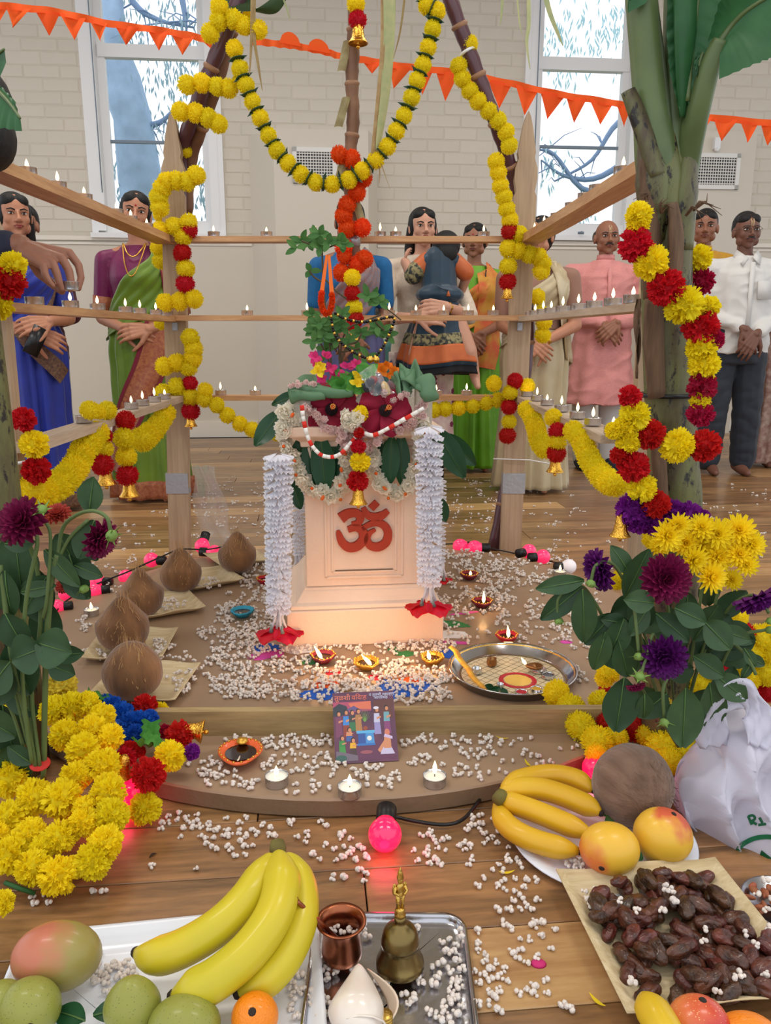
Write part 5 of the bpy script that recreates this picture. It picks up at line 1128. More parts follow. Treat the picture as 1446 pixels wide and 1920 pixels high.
c = PZ(236, 1475, .045); bulb('red bulb glowing among the yellow flowers', (c.x, c.y, .03), .028, (.1, .9, .1), MATS['pink_bulb_bright'], .3)
c = PZ(1118, 1432, .04); bulb('red bulb glowing behind the brown coconut and bananas', (c.x, c.y, .03), .028, (.1, .9, .1), MATS['pink_bulb_bright'], .3)
def cable(label, pts, r=.003):
    o = MB().tube(cat_spline([Vector(p) for p in pts], 8), r, 6).build('light_cable', m_blackp); tag(o, label, 'cable')
cable('black bulb cable curving along the coconut side of the platform', [PZ(x, y, .085 if 200 < x < 400 else .05) for x, y in ((95, 1165), (120, 1130), (175, 1098), (240, 1072), (300, 1045), (340, 1030), (390, 1030), (440, 1020))])
cable('black bulb cable running behind the platform to the white bulb', [PZ(x, y, .03) for x, y in ((830, 1020), (880, 1020), (930, 1030), (985, 1042), (1010, 1048), (1050, 1056))])
cable('black bulb cable curling out under the platform front', [PZ(x, y, .010) for x, y in ((735, 1530), (780, 1540), (835, 1546), (870, 1535), (900, 1500))], .0035)
# ================================================================ OFFERINGS ON THE FLOOR
m_white = mat('white_melamine', (232, 234, 240), .18, coat=.5)
def rrect(w, h, r, n=6):
    out = []
    for cx, cy, a0 in ((w/2-r, h/2-r, 0), (-w/2+r, h/2-r, pi/2), (-w/2+r, -h/2+r, pi), (w/2-r, -h/2+r, 1.5*pi)):
        for k in range(n+1): a = a0+pi/2*k/n; out.append((cx+r*math.cos(a), cy+r*math.sin(a)))
    return out
def tray(name, label, c, w, h, rz, r, depth, m, cat='tray', flare=.03, lip=.006):
    t = thing(name, label, cat, c, (0, 0, rz)); b = MB(); rings = [(1.0, .0, 0, 0), (1.0, .0, 0, .0)]
    prof = [(-flare-.01, 0), (-flare, .0005), (-flare*.5, depth*.5), (-lip, depth), (0, depth+.001), (0, depth-.0015), (-lip, depth-.002), (-flare*.5-.001, depth*.5-.003), (-flare, -.0002)]
    vs = []; n = None
    pts0 = None; k = 0; R0 = []
    for (o, z) in [(-min(w, h)*.49, .001)]+[(-flare-.01, .001)]+[(-flare, .0015)]+prof[2:5]: 
        p = rrect(w+2*o, h+2*o, max(.004, r+o if o > -.4*min(w, h) else .004)); n = len(p); R0.append([(x, y, z+.0015) for x, y in p])
    under = []
    for (o, z) in [(0, depth), (-lip, depth-.0015), (-flare*.5, depth*.5-.0015), (-flare, 0), (-min(w, h)*.49, 0)]:
        p = rrect(w+2*o, h+2*o, max(.004, r+o if o > -.4*min(w, h) else .004)); R0.append([(x, y, z) for x, y in p])
    vs = [v for q in R0 for v in q]; k = len(R0)
    b.add(vs, [(i*n+j, i*n+(j+1) % n, (i+1)*n+(j+1) % n, (i+1)*n+j) for i in range(k-1) for j in range(n)]+[tuple(range(n-1, -1, -1))])
    b.build('dish', m, t); return t
tray('white_tray', 'large white melamine tray carrying bananas, pears, mango and mandarin', (-.302, .880, 0), .44, .34, math.radians(8.3), .035, .022, m_white)
m_steel2 = mat('worn_steel', (190, 190, 196), .22, metal=1.0, bump=.25, bscale=30, noise_amt=.2, nscale=4)
tray('steel_tray', 'scratched rounded steel tray under the brass bell and conch', (.006, .935, 0), .235, .275, math.radians(-.5), .035, .012, m_steel2, flare=.012)
# bananas
m_ban = mat('banana_skin', (226, 186, 30), .45, noise_amt=.22, nscale=9, coat=.15); m_bang = mat('banana_green_yellow', (224, 190, 30), .45, noise_amt=.25, nscale=5, col2=(186, 178, 36), coat=.15); m_bant = mat('banana_tip', (44, 32, 24), .8); m_banr = mat('ripe_banana_skin', (228, 184, 30), .45, noise_amt=.25, nscale=8, coat=.12, col2=(204, 150, 22))
def banana_geo(pts, r, M=None):
    pp = cat_spline(pts, 7); n = 15; k = len(pp); b = MB(); vs = []; up = None
    for i, p in enumerate(pp):
        d = (pp[min(i+1, k-1)]-pp[max(i-1, 0)]).normalized()
        if up is None: up = Vector((0, 0, 1)) if abs(d.z) < .9 else Vector((0, 1, 0))
        a = (up-d*up.dot(d)).normalized(); up = a; c = d.cross(a); t = i/(k-1)
        rr = r*(min(1, .42+.58*min(1, t/.22)**.8) if t < .22 else 1)*(1 if t < .8 else max(.30, 1-((t-.8)/.2)**1.8*.72))
        for j in range(n):
            th = 2*pi*j/n; w = .93+.10*abs(math.cos(2.5*th))**1.3; vs.append(p+a*math.cos(th)*rr*w+c*math.sin(th)*rr*w)
    b.add(vs, [(i*n+j, i*n+(j+1) % n, (i+1)*n+(j+1) % n, (i+1)*n+j) for i in range(k-1) for j in range(n)]+[tuple(range(n-1, -1, -1)), tuple(range((k-1)*n, k*n))])
    return b, pp
def bunch(label, lists, r, m, stem, tipend=True, group=None, stalk_r=.011):
    t = thing('banana_bunch', label, 'bananas', group=group)
    for L, rr in zip(lists, r):
        b, pp = banana_geo([Vector(p) for p in L], rr, None); q = b.build('banana', m, t)
        d = (pp[-1]-pp[-3]).normalized(); MB().lathe([(rr*.30, -.004), (rr*.32, .002), (rr*.22, .006), (0, .007)], 8, M=d.to_track_quat('Z', 'Y').to_matrix()).build('tip', m_bant, q, loc=pp[-1])
    if stem:
        MB().tube([Vector(s) for s in stem], [stalk_r*1.0, stalk_r*1.2, stalk_r*.95][:len(stem)], 9).build('stalk', mat('banana_stalk', (120, 110, 50), .8, col2=(70, 54, 32), nscale=20, noise_amt=.6), t)
    return t
def pz(l): return [PZ(a, b, z) for a, b, z in l]
bunch('bunch of three long yellow bananas with the stalk up on the white tray',
      [pz([(512, 1606, .135), (498, 1633, .125), (462, 1686, .112), (411, 1736, .095), (348, 1775, .075), (295, 1793, .062), (256, 1786, .056)]),
       pz([(522, 1604, .138), (526, 1630, .135), (528, 1670, .130), (510, 1725, .115), (467, 1785, .095), (407, 1836, .075), (358, 1860, .062), (324, 1868, .056)]),
       pz([(532, 1606, .132), (548, 1630, .120), (563, 1671, .108), (561, 1729, .090), (535, 1792, .070), (494, 1838, .055), (446, 1862, .048)])],
      (.026, .027, .025), m_bang, [PZ(520, 1578, .145), PZ(521, 1590, .14), PZ(522, 1612, .132)])
bunch('bunch of four ripe bananas lying on the white round plate beside the coconut',
      [pz([(945, 1478, .075), (975, 1462, .075), (1028, 1452, .075), (1078, 1460, .072), (1113, 1482, .066)]), pz([(940, 1488, .068), (965, 1478, .07), (1010, 1478, .07), (1055, 1490, .066), (1098, 1508, .060), (1126, 1524, .055)]),
       pz([(938, 1496, .058), (960, 1505, .058), (1003, 1520, .055), (1052, 1540, .05), (1112, 1566, .045)]), pz([(934, 1506, .045), (945, 1540, .043), (980, 1566, .040), (1030, 1584, .036), (1086, 1596, .034)])],
      (.020, .0205, .020, .020), m_banr, [PZ(932, 1500, .07), PZ(940, 1492, .07), PZ(948, 1496, .062)])
bunch('single yellow banana tip poking up at the picture bottom beside the apple', [[PZ(1290, 2010, .03), PZ(1265, 1970, .06), PZ(1238, 1920, .07), PZ(1205, 1868, .062)]], (.022,), m_ban, None)
# fruit
def fruit_mat(name, c1, c2, axis=(0, 0, 1), spread=.5, bias=.5, rough=.4, speck=None):
    m = mat(name, c1, rough, coat=.15, bump=.05, bscale=200); n = m.node_tree.nodes; L = m.node_tree.links; b = n['Principled BSDF']
    tcn = n.new('ShaderNodeTexCoord'); dp = n.new('ShaderNodeVectorMath'); dp.operation = 'DOT_PRODUCT'; dp.inputs[1].default_value = axis; L.new(tcn.outputs['Object'], dp.inputs[0])
    no = n.new('ShaderNodeTexNoise'); no.inputs['Scale'].default_value = 14; no.inputs['Detail'].default_value = 6; L.new(tcn.outputs['Object'], no.inputs[0])
    ma = n.new('ShaderNodeMath'); ma.operation = 'MULTIPLY_ADD'; ma.inputs[1].default_value = 12; L.new(dp.outputs['Value'], ma.inputs[0]); L.new(no.outputs[0], ma.inputs[2])
    rp = n.new('ShaderNodeValToRGB'); rp.color_ramp.elements[0].position = bias-spread/2; rp.color_ramp.elements[1].position = bias+spread/2; rp.color_ramp.elements[0].color = lin(c1); rp.color_ramp.elements[1].color = lin(c2)
    L.new(ma.outputs[0], rp.inputs[0]); last = rp.outputs[0]
    if speck:
        v = n.new('ShaderNodeTexVoronoi'); v.inputs['Scale'].default_value = 260; L.new(tcn.outputs['Object'], v.inputs['Vector']); r2 = n.new('ShaderNodeValToRGB'); r2.color_ramp.elements[0].position = .12; r2.color_ramp.elements[1].position = .2
        L.new(v.outputs['Distance'], r2.inputs[0]); mx = n.new('ShaderNodeMix'); mx.data_type = 'RGBA'; L.new(r2.outputs[0], mx.inputs[0]); mx.inputs[6].default_value = lin(speck); L.new(last, mx.inputs[7]); last = mx.outputs[2]
    L.new(last, b.inputs['Base Color']); return m
def fruit(name, label, cat, px, py, z, rx, ry, m, prof=None, rot=(0, 0, 0), rz_=None, stemspot=None, group=None):
    c = PZ(px, py, z); s = pxm(c); a = rx/s; h = ry/s; d = rz_/s if rz_ else min(a, h)*1.0; t = thing(name, label, cat, c, rot, group); b = MB(); n, m_ = 28, 20; vs = []
    for i in range(m_+1):
        ph = pi*i/m_; w = prof(math.cos(ph)) if prof else 1
        for j in range(n): th = 2*pi*j/n; vs.append((a*math.sin(ph)*math.cos(th)*w, d*math.sin(ph)*math.sin(th)*w, h*math.cos(ph)*(1 if not prof else 1)))
    b.add(vs, [(i*n+j, (i+1)*n+j, (i+1)*n+(j+1) % n, i*n+(j+1) % n) for i in range(m_) for j in range(n)]); b.build('flesh', m, t)
    if stemspot:
        q = Vector(stemspot).normalized(); q = Vector((q.x*a, q.y*d, q.z*h))*.985; MB().lathe([(.006, -.001), (.004, .0015), (.0025, .002), (0, .0012)], 9, M=Vector(stemspot).to_track_quat('Z', 'Y').to_matrix()).build('stem_scar', m_bant, t, loc=q)
    return t
m_mangoA = fruit_mat('mango_green_blush', (152, 138, 72), (190, 112, 84), (-.75, -.2, .8), .9, 1.15); m_mangoB = fruit_mat('mango_yellow_blush', (228, 178, 54), (216, 116, 54), (-.9, -.3, -.2), .7, 1.1); m_mangoC = fruit_mat('mango_yellow_top', (228, 178, 54), (206, 92, 60), (0, 0, 1), .6, 1.12)
m_pear = fruit_mat('pear_green', (122, 130, 48), (146, 146, 64), (0, 0, 1), .9, .5, .45, (92, 104, 40)); m_mand = mat('mandarin_skin', (244, 136, 12), .4, bump=.5, bscale=300, coat=.2, noise_amt=.1); m_apple = fruit_mat('apple_skin', (236, 150, 80), (196, 46, 44), (.5, -.4, .3), .8, .45, .3, (240, 190, 130))
fruit('mango', 'large green mango with a red blush at the corner of the white tray', 'mango', 107, 1793, .062, 81, 62, m_mangoA, rot=(0, .12, .2), rz_=60, prof=lambda c: 1)
pear_p = lambda c: 1-.30*max(0, c)**1.5
fruit('pear', 'green pear showing its dark calyx below the big mango', 'pear', 56, 1890, .05, 57, 54, m_pear, rz_=52, stemspot=(.35, -.85, .1)); fruit('pear', 'green pear barely showing at the edge behind the calyx pear', 'pear', 6, 1882, .05, 42, 42, m_pear, rz_=40)
fruit('pear', 'tall green pear standing below the banana tips', 'pear', 248, 1886, .055, 53, 60, m_pear, prof=pear_p, rz_=50); fruit('pear', 'green pear lying under the front banana beside the mandarin', 'pear', 345, 1918, .05, 68, 48, m_pear, rz_=55, prof=lambda c: 1-.1*c)
fruit('mandarin', 'small orange mandarin beside the steel tray', 'fruit', 478, 1906, .045, 44, 42, m_mand, rz_=42, stemspot=(0, -.55, .8))
fruit('mango', 'yellow mango with orange blush and dark stem spot in front of the ripe bananas', 'mango', 1143, 1591, .056, 56, 48, m_mangoB, rz_=48, stemspot=(-.45, -.85, -.25)); fruit('mango', 'yellow mango with a red top tucked beside the plastic bag', 'mango', 1243, 1567, .058, 55, 52, m_mangoC, rz_=50, rot=(0, .3, 0), stemspot=(0, -.1, 1))
fruit('apple', 'red and yellow apple at the picture bottom below the dates', 'apple', 1310, 1922, .05, 58, 52, m_apple, rz_=52, stemspot=(.1, .1, 1)); fruit('mandarin', 'orange citrus fruit at the picture bottom corner beside the apple', 'fruit', 1400, 1945, .04, 62, 42, m_mand, rz_=45)
t = thing('leaf_sprig', 'dark green leaves lying on the white tray between pears', 'leaf')
for k, (px, py) in enumerate(((175, 1905), (195, 1898), (160, 1915))): leaf(t, PZ(px, py, .03), .05, .016, (math.cos(k*1.3), .3, .1), m_mango, up=(0, -.4, 1))
t = thing('leaf_sprig', 'tiny green herb sprig beside the yellow mangoes', 'leaf')
for k, (px, py) in enumerate(((1135, 1540), (1190, 1625), (1205, 1612), (1128, 1528), (1198, 1530))): leaf(t, PZ(px, py, .03), .022, .008, (math.cos(k*2), .1, .6), m_tul, up=(0, -.8, .6), rib=False)
# copper cup with spoon
m_cop = mat('copper', (196, 120, 84), .3, metal=1.0, noise_amt=.35, nscale=7, col2=(112, 60, 40), bump=.15, bscale=40)
c = PZ(641, 1795, .012); c.z = .014; t = thing('copper_cup', 'worn copper cup at the corner of the steel tray', 'cup', c)
MB().lathe([(0, 0), (.026, 0), (.029, .003), (.0295, .012), (.027, .035), (.0275, .050), (.032, .058), (.0365, .060), (.0360, .062), (.031, .0605), (.0255, .051), (.025, .035), (.0265, .012), (0, .008)], 40).build('body', m_cop, t)
MB().lathe([(0, .024), (.026, .024)], 24).build('water', mat('dark_water', (60, 30, 20), .05, metal=.3), t)
def rel(p, q): return Vector(p)-Vector(q)
A, B = PZ(553, 1686, .13), PZ(642, 1768, .045); t = thing('copper_spoon', 'copper ritual spoon resting in the copper cup', 'spoon', B); d = rel(A, B)
MB().tube([(0, 0, 0), d*.5, d*.92, d], [.0028, .0030, .0034, .0036], 8).build('handle', m_cop, t); MB().lathe([(0, 0), (.008, .002), (.012, .008), (.011, .008), (0, .004)], 16).build('scoop', m_cop, t, loc=(0, 0, -.008)); MB().ell((0, 0, 0), (.0055, .005, .006), 10, 8).build('finial', m_cop, t, loc=d)
# brass bell
m_bell = mat('antique_brass', (150, 128, 78), .3, metal=1.0, noise_amt=.3, nscale=6, col2=(96, 82, 54)); m_bell2 = mat('bright_brass', (206, 168, 84), .28, metal=1.0, bump=.5, bscale=150)
c = PZ(750, 1812, .012); c.z = .014; t = thing('brass_bell', 'antique brass hand bell with a tall figured handle on the steel tray', 'bell', c, (0, 0, .3))
MB().lathe([(0, .004), (.034, .0), (.0355, .003), (.034, .010), (.0325, .012), (.030, .020), (.0265, .030), (.0255, .036), (.0275, .038), (.0278, .041), (.0268, .044), (.026, .052), (.022, .060), (.014, .067), (.009, .070), (.0075, .074), (.0085, .076), (.0085, .080), (.006, .082), (0, .082)], 44).build('body', m_bell, t)
b = MB(); z0 = .082
b.lathe([(.0, z0), (.007, z0), (.0085, z0+.004), (.006, z0+.008), (.0075, z0+.011), (.005, z0+.014), (0, z0+.015)], 16)
b.build('handle_base', m_bell2, t); f = MB(); z0 += .013
for s in (-1, 1): f.tube([(s*.0032, 0, z0), (s*.0036, -.001, z0+.012), (s*.0030, 0, z0+.022)], [.0028, .0030, .0040], 8); f.tube([(s*.006, 0, z0+.036), (s*.0095, -.002, z0+.028), (s*.004, -.007, z0+.026)], [.0026, .0022, .0018], 7); f.ell((s*.0075, .002, z0+.030), (.004, .002, .010), 8, 6)
f.ell((0, 0, z0+.022), (.0058, .0045, .007), 12, 8); f.ell((0, 0, z0+.032), (.0062, .0045, .009), 12, 8); f.ell((0, 0, z0+.045), (.0042, .0042, .0052), 12, 8); f.lathe([(.0048, z0+.048), (.0052, z0+.050), (.0038, z0+.054), (.0040, z0+.056), (.0026, z0+.060), (.0014, z0+.063), (0, z0+.067)], 12)
f.build('figure', m_bell2, t)
# conch
m_conch = mat('conch_shell', (240, 232, 222), .3, noise_amt=.12, nscale=10, coat=.5, col2=(214, 196, 178)); t = thing('conch_shell', 'glossy white conch shell on the steel tray in front of the brass bell', 'shell', PZ(676, 1895, .035), (0, 0, 0))
A = PZ(672, 1806, .055)-PZ(676, 1895, .035); M = A.to_track_quat('Z', 'Y').to_matrix(); b = MB(); L_ = A.length
prof = []
for i in range(26):
    s = i/25; z = -.055+(L_+.055)*s; prof.append((.036*max(0, math.sin(pi*min(1, s*1.02+.0))**.8 if s < .5 else (math.cos((s-.5)*pi)**.6)*1.0*(1-.55*(s-.5)*2)+.0)+.0006, z))
b.lathe(prof, 32, M=M, wob=lambda th, z: 1+.16*math.cos(th+z*30)); b.build('whorl', m_conch, t)
b = MB(); b.grid(lambda u, v: M @ Vector((-.012-.026*math.sin(pi*min(1, v*1.0))*(1+.5*u), -.018*math.sin(pi*v)*(1-u)-.012, -.03+(L_+.028)*v)), 6, 14); q = b.build('lip', mat('conch_lip', (222, 200, 176), .35, coat=.5), t); mo = q.modifiers.new('s', 'SOLIDIFY'); mo.thickness = .002
b = MB(); b.tube([M @ Vector((.034*math.cos(a), .034*math.sin(a)-.0, -.02-.01*a/6)) for a in [k*.5 for k in range(9)]], .0016, 5); b.build('ridge', m_conch, t)
t = thing('brass_hook', 'little ribbed brass stand beside the conch shell', 'stand', PZ(722, 1915, .02)); 
for k in range(4): MB().lathe([(.009, 0), (.0105, .002), (.009, .004)], 14).build('rib', m_bell2, t, loc=(0, 0, -.005+k*.0045))
# round plate
m_plw = mat('white_plate', (226, 230, 240), .3, coat=.3); c = PZ(1128, 1569, .006); t = thing('white_plate', 'round white plate holding ripe bananas, brown coconut and yellow mangoes', 'plate', (c.x, c.y, 0))
MB().lathe([(0, .004), (.125, .004), (.135, .007), (.148, .012), (.164, .014), (.166, .012), (.150, .008), (.137, .001), (0, 0)], 64).build('dish', m_plw, t)
m_coirg = mat('grey_coir', (136, 106, 86), .9, noise_amt=.4, nscale=9, col2=(96, 70, 54), bump=1, bscale=34, stretch=(4, 4, .5), sheen=.3)
c = PZ(1187, 1472, .082); r = 74/pxm(c); t = coconut('big brown hairy coconut sitting on the round white plate', c, r, .06, 0, (math.radians(78), 0), group=None, mm=m_coirg, hairs=260, ridges=0)
[setattr(q_.data, 'name', 'fibre') or q_.data.materials.clear() or q_.data.materials.append(mat('dull_fibre', (112, 88, 70), .9)) for q_ in t.children if q_.name.startswith('fibre')]
t.rotation_euler = Vector((.42, -1, .05)).to_track_quat('Z', 'Y').to_euler()
# dates on a square leaf plate
PCD = Vector((.437, 1.020, 0)); pd = areca_plate('square leaf plate heaped with dark dates', PCD, .280, math.radians(7.2), .028, None); pd.rotation_euler.x = .02; pd.location.z = .004
def date_mesh(seed):
    b = MB(); n, m_ = 22, 14; vs = []
    for i in range(m_+1):
        ph = pi*i/m_
        for j in range(n):
            th = 2*pi*j/n; d = 1+.30*noise.noise(Vector((math.sin(ph)*math.cos(th)*1.7+seed*3, math.sin(ph)*math.sin(th)*1.7, math.cos(ph)*1.2+seed)))-.22*abs(math.sin(th*3.5+seed+2.2*math.cos(ph)))*math.sin(ph)+.08
            vs.append((.0105*math.sin(ph)*math.cos(th)*d, .0085*math.sin(ph)*math.sin(th)*d, .0165*math.cos(ph)*(1+.1*math.sin(seed))))
    b.add(vs, [(i*n+j, (i+1)*n+j, (i+1)*n+(j+1) % n, i*n+(j+1) % n) for i in range(m_) for j in range(n)]); return b
m_date = mat('date_skin', (104, 58, 38), .34, noise_amt=.5, nscale=60, col2=(38, 20, 16), bump=1, bscale=160, var=.35, coat=.25)
DM = []
for k in range(5):
    o = date_mesh(k).build('tmp', m_date); DM.append(o.data); bpy.data.objects.remove(o)
rg = random.Random(11); placed = []; PMD = Matrix.Translation(PCD) @ Matrix.Rotation(math.radians(7.2), 4, 'Z')
def inpoly(x, y, poly):
    c = False
    for i in range(len(poly)):
        x1, y1 = poly[i]; x2, y2 = poly[i-1]
        if (y1 > y) != (y2 > y) and x < (x2-x1)*(y-y1)/(y2-y1)+x1: c = not c
    return c
dreg = [(1105, 1690), (1150, 1650), (1240, 1640), (1290, 1628), (1340, 1665), (1372, 1700), (1378, 1722), (1430, 1750), (1470, 1780), (1470, 1860), (1380, 1870), (1260, 1882), (1185, 1850), (1160, 1790), (1130, 1740)]
hole = [(1215, 1785), (1262, 1788), (1275, 1815), (1250, 1845), (1218, 1838)]
tries = 0; nd = 0
while nd < 118 and tries < 9000:
    tries += 1; px, py = rg.uniform(1095, 1470), rg.uniform(1625, 1885)
    lay_ = 0 if nd < 74 else 1; z = .016+lay_*.017+rg.uniform(0, .004)
    if not inpoly(px, py, dreg) or inpoly(px, py, hole): continue
    if lay_ and (py > 1800 and px < 1300): continue
    p = PZ(px, py, z+.004); p = PZ(px, py, z+.004+.02*(p.y-PCD.y))
    if any((p-q).length < .0170 for q in placed): continue
    placed.append(p); nd += 1
    o = link('date', rg.choice(DM), None, p, (pi/2+rg.uniform(-.5, .5), rg.uniform(-3, 3), rg.uniform(0, 6))); o.scale = (rg.uniform(1.12, 1.42),)*3
    tag(o, 'wrinkled dark brown date in the heap on the square leaf plate', 'date', 'dates on the square leaf plate')
# almonds in a steel dish
c = PZ(1470, 1700, .01); t = thing('almond_dish', 'steel dish of brown almonds at the picture edge beside the dates', 'dish', (c.x, c.y, 0)); MB().lathe([(0, .003), (.05, .003), (.062, .018), (.064, .018), (.054, .0), (0, 0)], 40).build('bowl', m_steel2, t)
m_alm = mat('almond_skin', (168, 96, 62), .6, noise_amt=.3, nscale=60, var=.15); o = MB().ell((0, 0, 0), (.0062, .0042, .0105), 10, 8).build('tmp', m_alm); AM = o.data; bpy.data.objects.remove(o)
for k in range(46):
    a, r = rg.uniform(0, 6.3), .052*math.sqrt(rg.random()); o = link('almond', AM, None, (c.x+r*math.cos(a), c.y+r*math.sin(a), .010+rg.uniform(0, .012)), (pi/2+rg.uniform(-.4, .4), rg.uniform(0, 3), rg.uniform(0, 6))); tag(o, 'brown almond in the steel dish beside the dates', 'almond', 'almonds in the steel dish')
# plastic bag
m_bag = mat('white_plastic_bag', (226, 224, 238), .3, bump=.25, bscale=14, coat=.3); petal_mat('white_bag_film', (228, 226, 240), .35, .0, .3); m_bag = MATS['white_bag_film']
OUT = [(1262, 1495), (1275, 1450), (1300, 1420), (1330, 1392), (1340, 1365), (1360, 1345), (1400, 1335), (1450, 1335), (1520, 1340), (1600, 1400), (1610, 1500), (1590, 1600), (1520, 1640), (1446, 1632), (1380, 1612), (1330, 1592), (1290, 1560), (1268, 1525)]
cc = (1425, 1485); OD = 1.34; C3 = P(cc[0], cc[1], OD); t = thing('plastic_bag', 'crumpled white plastic carrier bag with green print beside the coconut plate', 'bag', C3)
ang = sorted([(math.atan2(-(y-cc[1]), x-cc[0]), P(x, y, OD)-C3) for x, y in OUT], key=lambda a: a[0])
def outr(a):
    for i in range(len(ang)):
        a0, p0 = ang[i]; a1, p1 = ang[(i+1) % len(ang)]
        if i == len(ang)-1: a1 += 2*pi
        for aa in (a, a+2*pi):
            if a0 <= aa <= a1: f = (aa-a0)/(a1-a0); return p0.lerp(p1, f)
    return ang[0][1]
def bagf(u, v):
    a = -pi+2*pi*u; ph = pi*v; o = outr(a if a < pi else a-2*pi); s = math.sin(ph)**.72; q = Vector((o.x*s, -.105*math.cos(ph)*(1 if math.cos(ph) > 0 else 1.0), o.z*s))
    w = noise.noise(q*9)*.008+(1-abs(noise.noise(Vector((q.x*15+q.z*8, q.y*8, q.z*4-q.x*8))))*2.4)*.024-abs(noise.noise(Vector((q.x*34-q.z*14, 3, q.z*10))))*.018
    return q*(1-.02)+Vector((0, -w*1.6 if q.y < 0 else w, 0))-q.normalized()*w*.6
b = MB(); b.grid(bagf, 96, 48); b.build('body', m_bag, t)
hs = [P(1338, 1400, 1.30), P(1338, 1362, 1.30), P(1352, 1325, 1.30), P(1386, 1298, 1.30), P(1412, 1318, 1.30), P(1424, 1352, 1.29), P(1418, 1400, 1.27)]
pp = cat_spline([p-C3 for p in hs], 8); b = MB(); w_ = [(.024+.006*math.sin(i*.35)) for i in range(len(pp))]
vs = []
for i, p in enumerate(pp):
    d = (pp[min(i+1, len(pp)-1)]-pp[max(0, i-1)]).normalized(); s = d.cross(Vector((0, 1, 0))).normalized()
    for k in range(7): vs.append(p+s*w_[i]*(k/3-1)+Vector((0, .006*math.sin(k*2.1+i*.5), 0)))
b.add(vs, [(i*7+k, i*7+k+1, (i+1)*7+k+1, (i+1)*7+k) for i in range(len(pp)-1) for k in range(6)]); q = b.build('handle', m_bag, t); mo = q.modifiers.new('s', 'SOLIDIFY'); mo.thickness = .002
m_grn = mat('bag_print_green', (22, 104, 66), .5)
from mathutils.bvhtree import BVHTree
bodyo = [c for c in t.children if c.name.startswith('body')][0]; bv = BVHTree.FromPolygons([v.co+C3 for v in bodyo.data.vertices], [tuple(p.vertices) for p in bodyo.data.polygons])
def onbag(px, py):
    o = Vector((0, 0, CH)); d = ray(px, py).normalized(); h = bv.ray_cast(o, d)
    return (h[0]-d*.0022) if h[0] else P(px, py, 1.23)
def printband(segs, w, nm):
    b = MB()
    for seg in segs:
        n = max(4, int(sum(math.hypot(b_[0]-a[0], b_[1]-a[1]) for a, b_ in zip(seg, seg[1:]))/3)); pl = [(p.x, p.y) for p in along(cat_spline([Vector((x, y, 0)) for x, y in seg], 6) if len(seg) > 2 else [Vector((seg[0][0], seg[0][1], 0)).lerp(Vector((seg[1][0], seg[1][1], 0)), k/8) for k in range(9)], 3)]
        vs = []
        for i, (x, y) in enumerate(pl):
            x2, y2 = pl[min(i+1, len(pl)-1)]; x1, y1 = pl[max(i-1, 0)]; L = math.hypot(x2-x1, y2-y1) or 1; nx, ny = -(y2-y1)/L*w/2, (x2-x1)/L*w/2
            for k in (-1, -.33, .33, 1): vs.append(onbag(x+nx*k, y+ny*k)-C3)
        b.add(vs, [(i*4+k, i*4+k+1, i*4+5+k, i*4+4+k) for i in range(len(pl)-1) for k in range(3)])
    b.build(nm, m_grn, t)
printband([[(1403, 1530), (1411, 1549)], [(1403, 1531), (1412, 1529), (1416, 1535), (1408, 1541)], [(1409, 1540), (1421, 1547)], [(1424, 1533), (1431, 1545)], [(1422, 1547), (1437, 1545)]], 5, 'green_lettering')
printband([[(1380, 1604), (1388, 1588), (1405, 1576), (1425, 1570), (1450, 1570), (1480, 1578), (1500, 1600)]], 9, 'green_ring_print')
b = MB(); b.add([onbag(x, y)-C3 for x, y in ((1428, 1594), (1421, 1614), (1434, 1622), (1452, 1624), (1446, 1608))], [(0, 1, 2, 3, 4)]); b.build('green_leaf_print', m_grn, t)
# small bits
o = MB().lathe([(0, .0035), (.008, .003), (.0105, 0), (0, 0)], 16, wob=lambda th, z: 1+.12*math.cos(th*2)).build('rose_petal', m_pink, loc=PZ(1010, 1807, .0005)); tag(o, 'single bright pink petal on the pale floor board', 'petal')
for (px, py, z, rz, l) in ((950, 1638, .0015, .1, 'thin yellow petal on the floor near the banana plate'), (1120, 1880, .0015, 2.2, 'pale yellow petal on the floor by the date plate corner'), (942, 1386, DZ+.001, -.3, 'curled yellow petal on the platform board below the brass plate'), (990, 1434, DZ+.001, 1.9, 'small yellow petal near the platform rim by the bananas')):
    o = MB().grid(lambda u, v: Vector(((v-.5)*.028, (u-.5)*.006*math.sin(pi*(v*.9+.05)), .002+.004*(v-.5)**2*4)), 4, 8).build('yellow_petal', m_yel, loc=PZ(px, py, z), rot=(0, 0, rz)); tag(o, l, 'petal')
o = MB().grid(lambda u, v: Vector(((v-.5)*.016, (u-.5)*.006*math.sin(pi*(v*.9+.05)), .001+.003*math.sin(pi*v))), 4, 8).build('dry_husk', m_bant, loc=PZ(287, 1605, .0005), rot=(0, 0, .9)); tag(o, 'tiny dark dry husk on the floor near the yellow flower heap', 'husk')
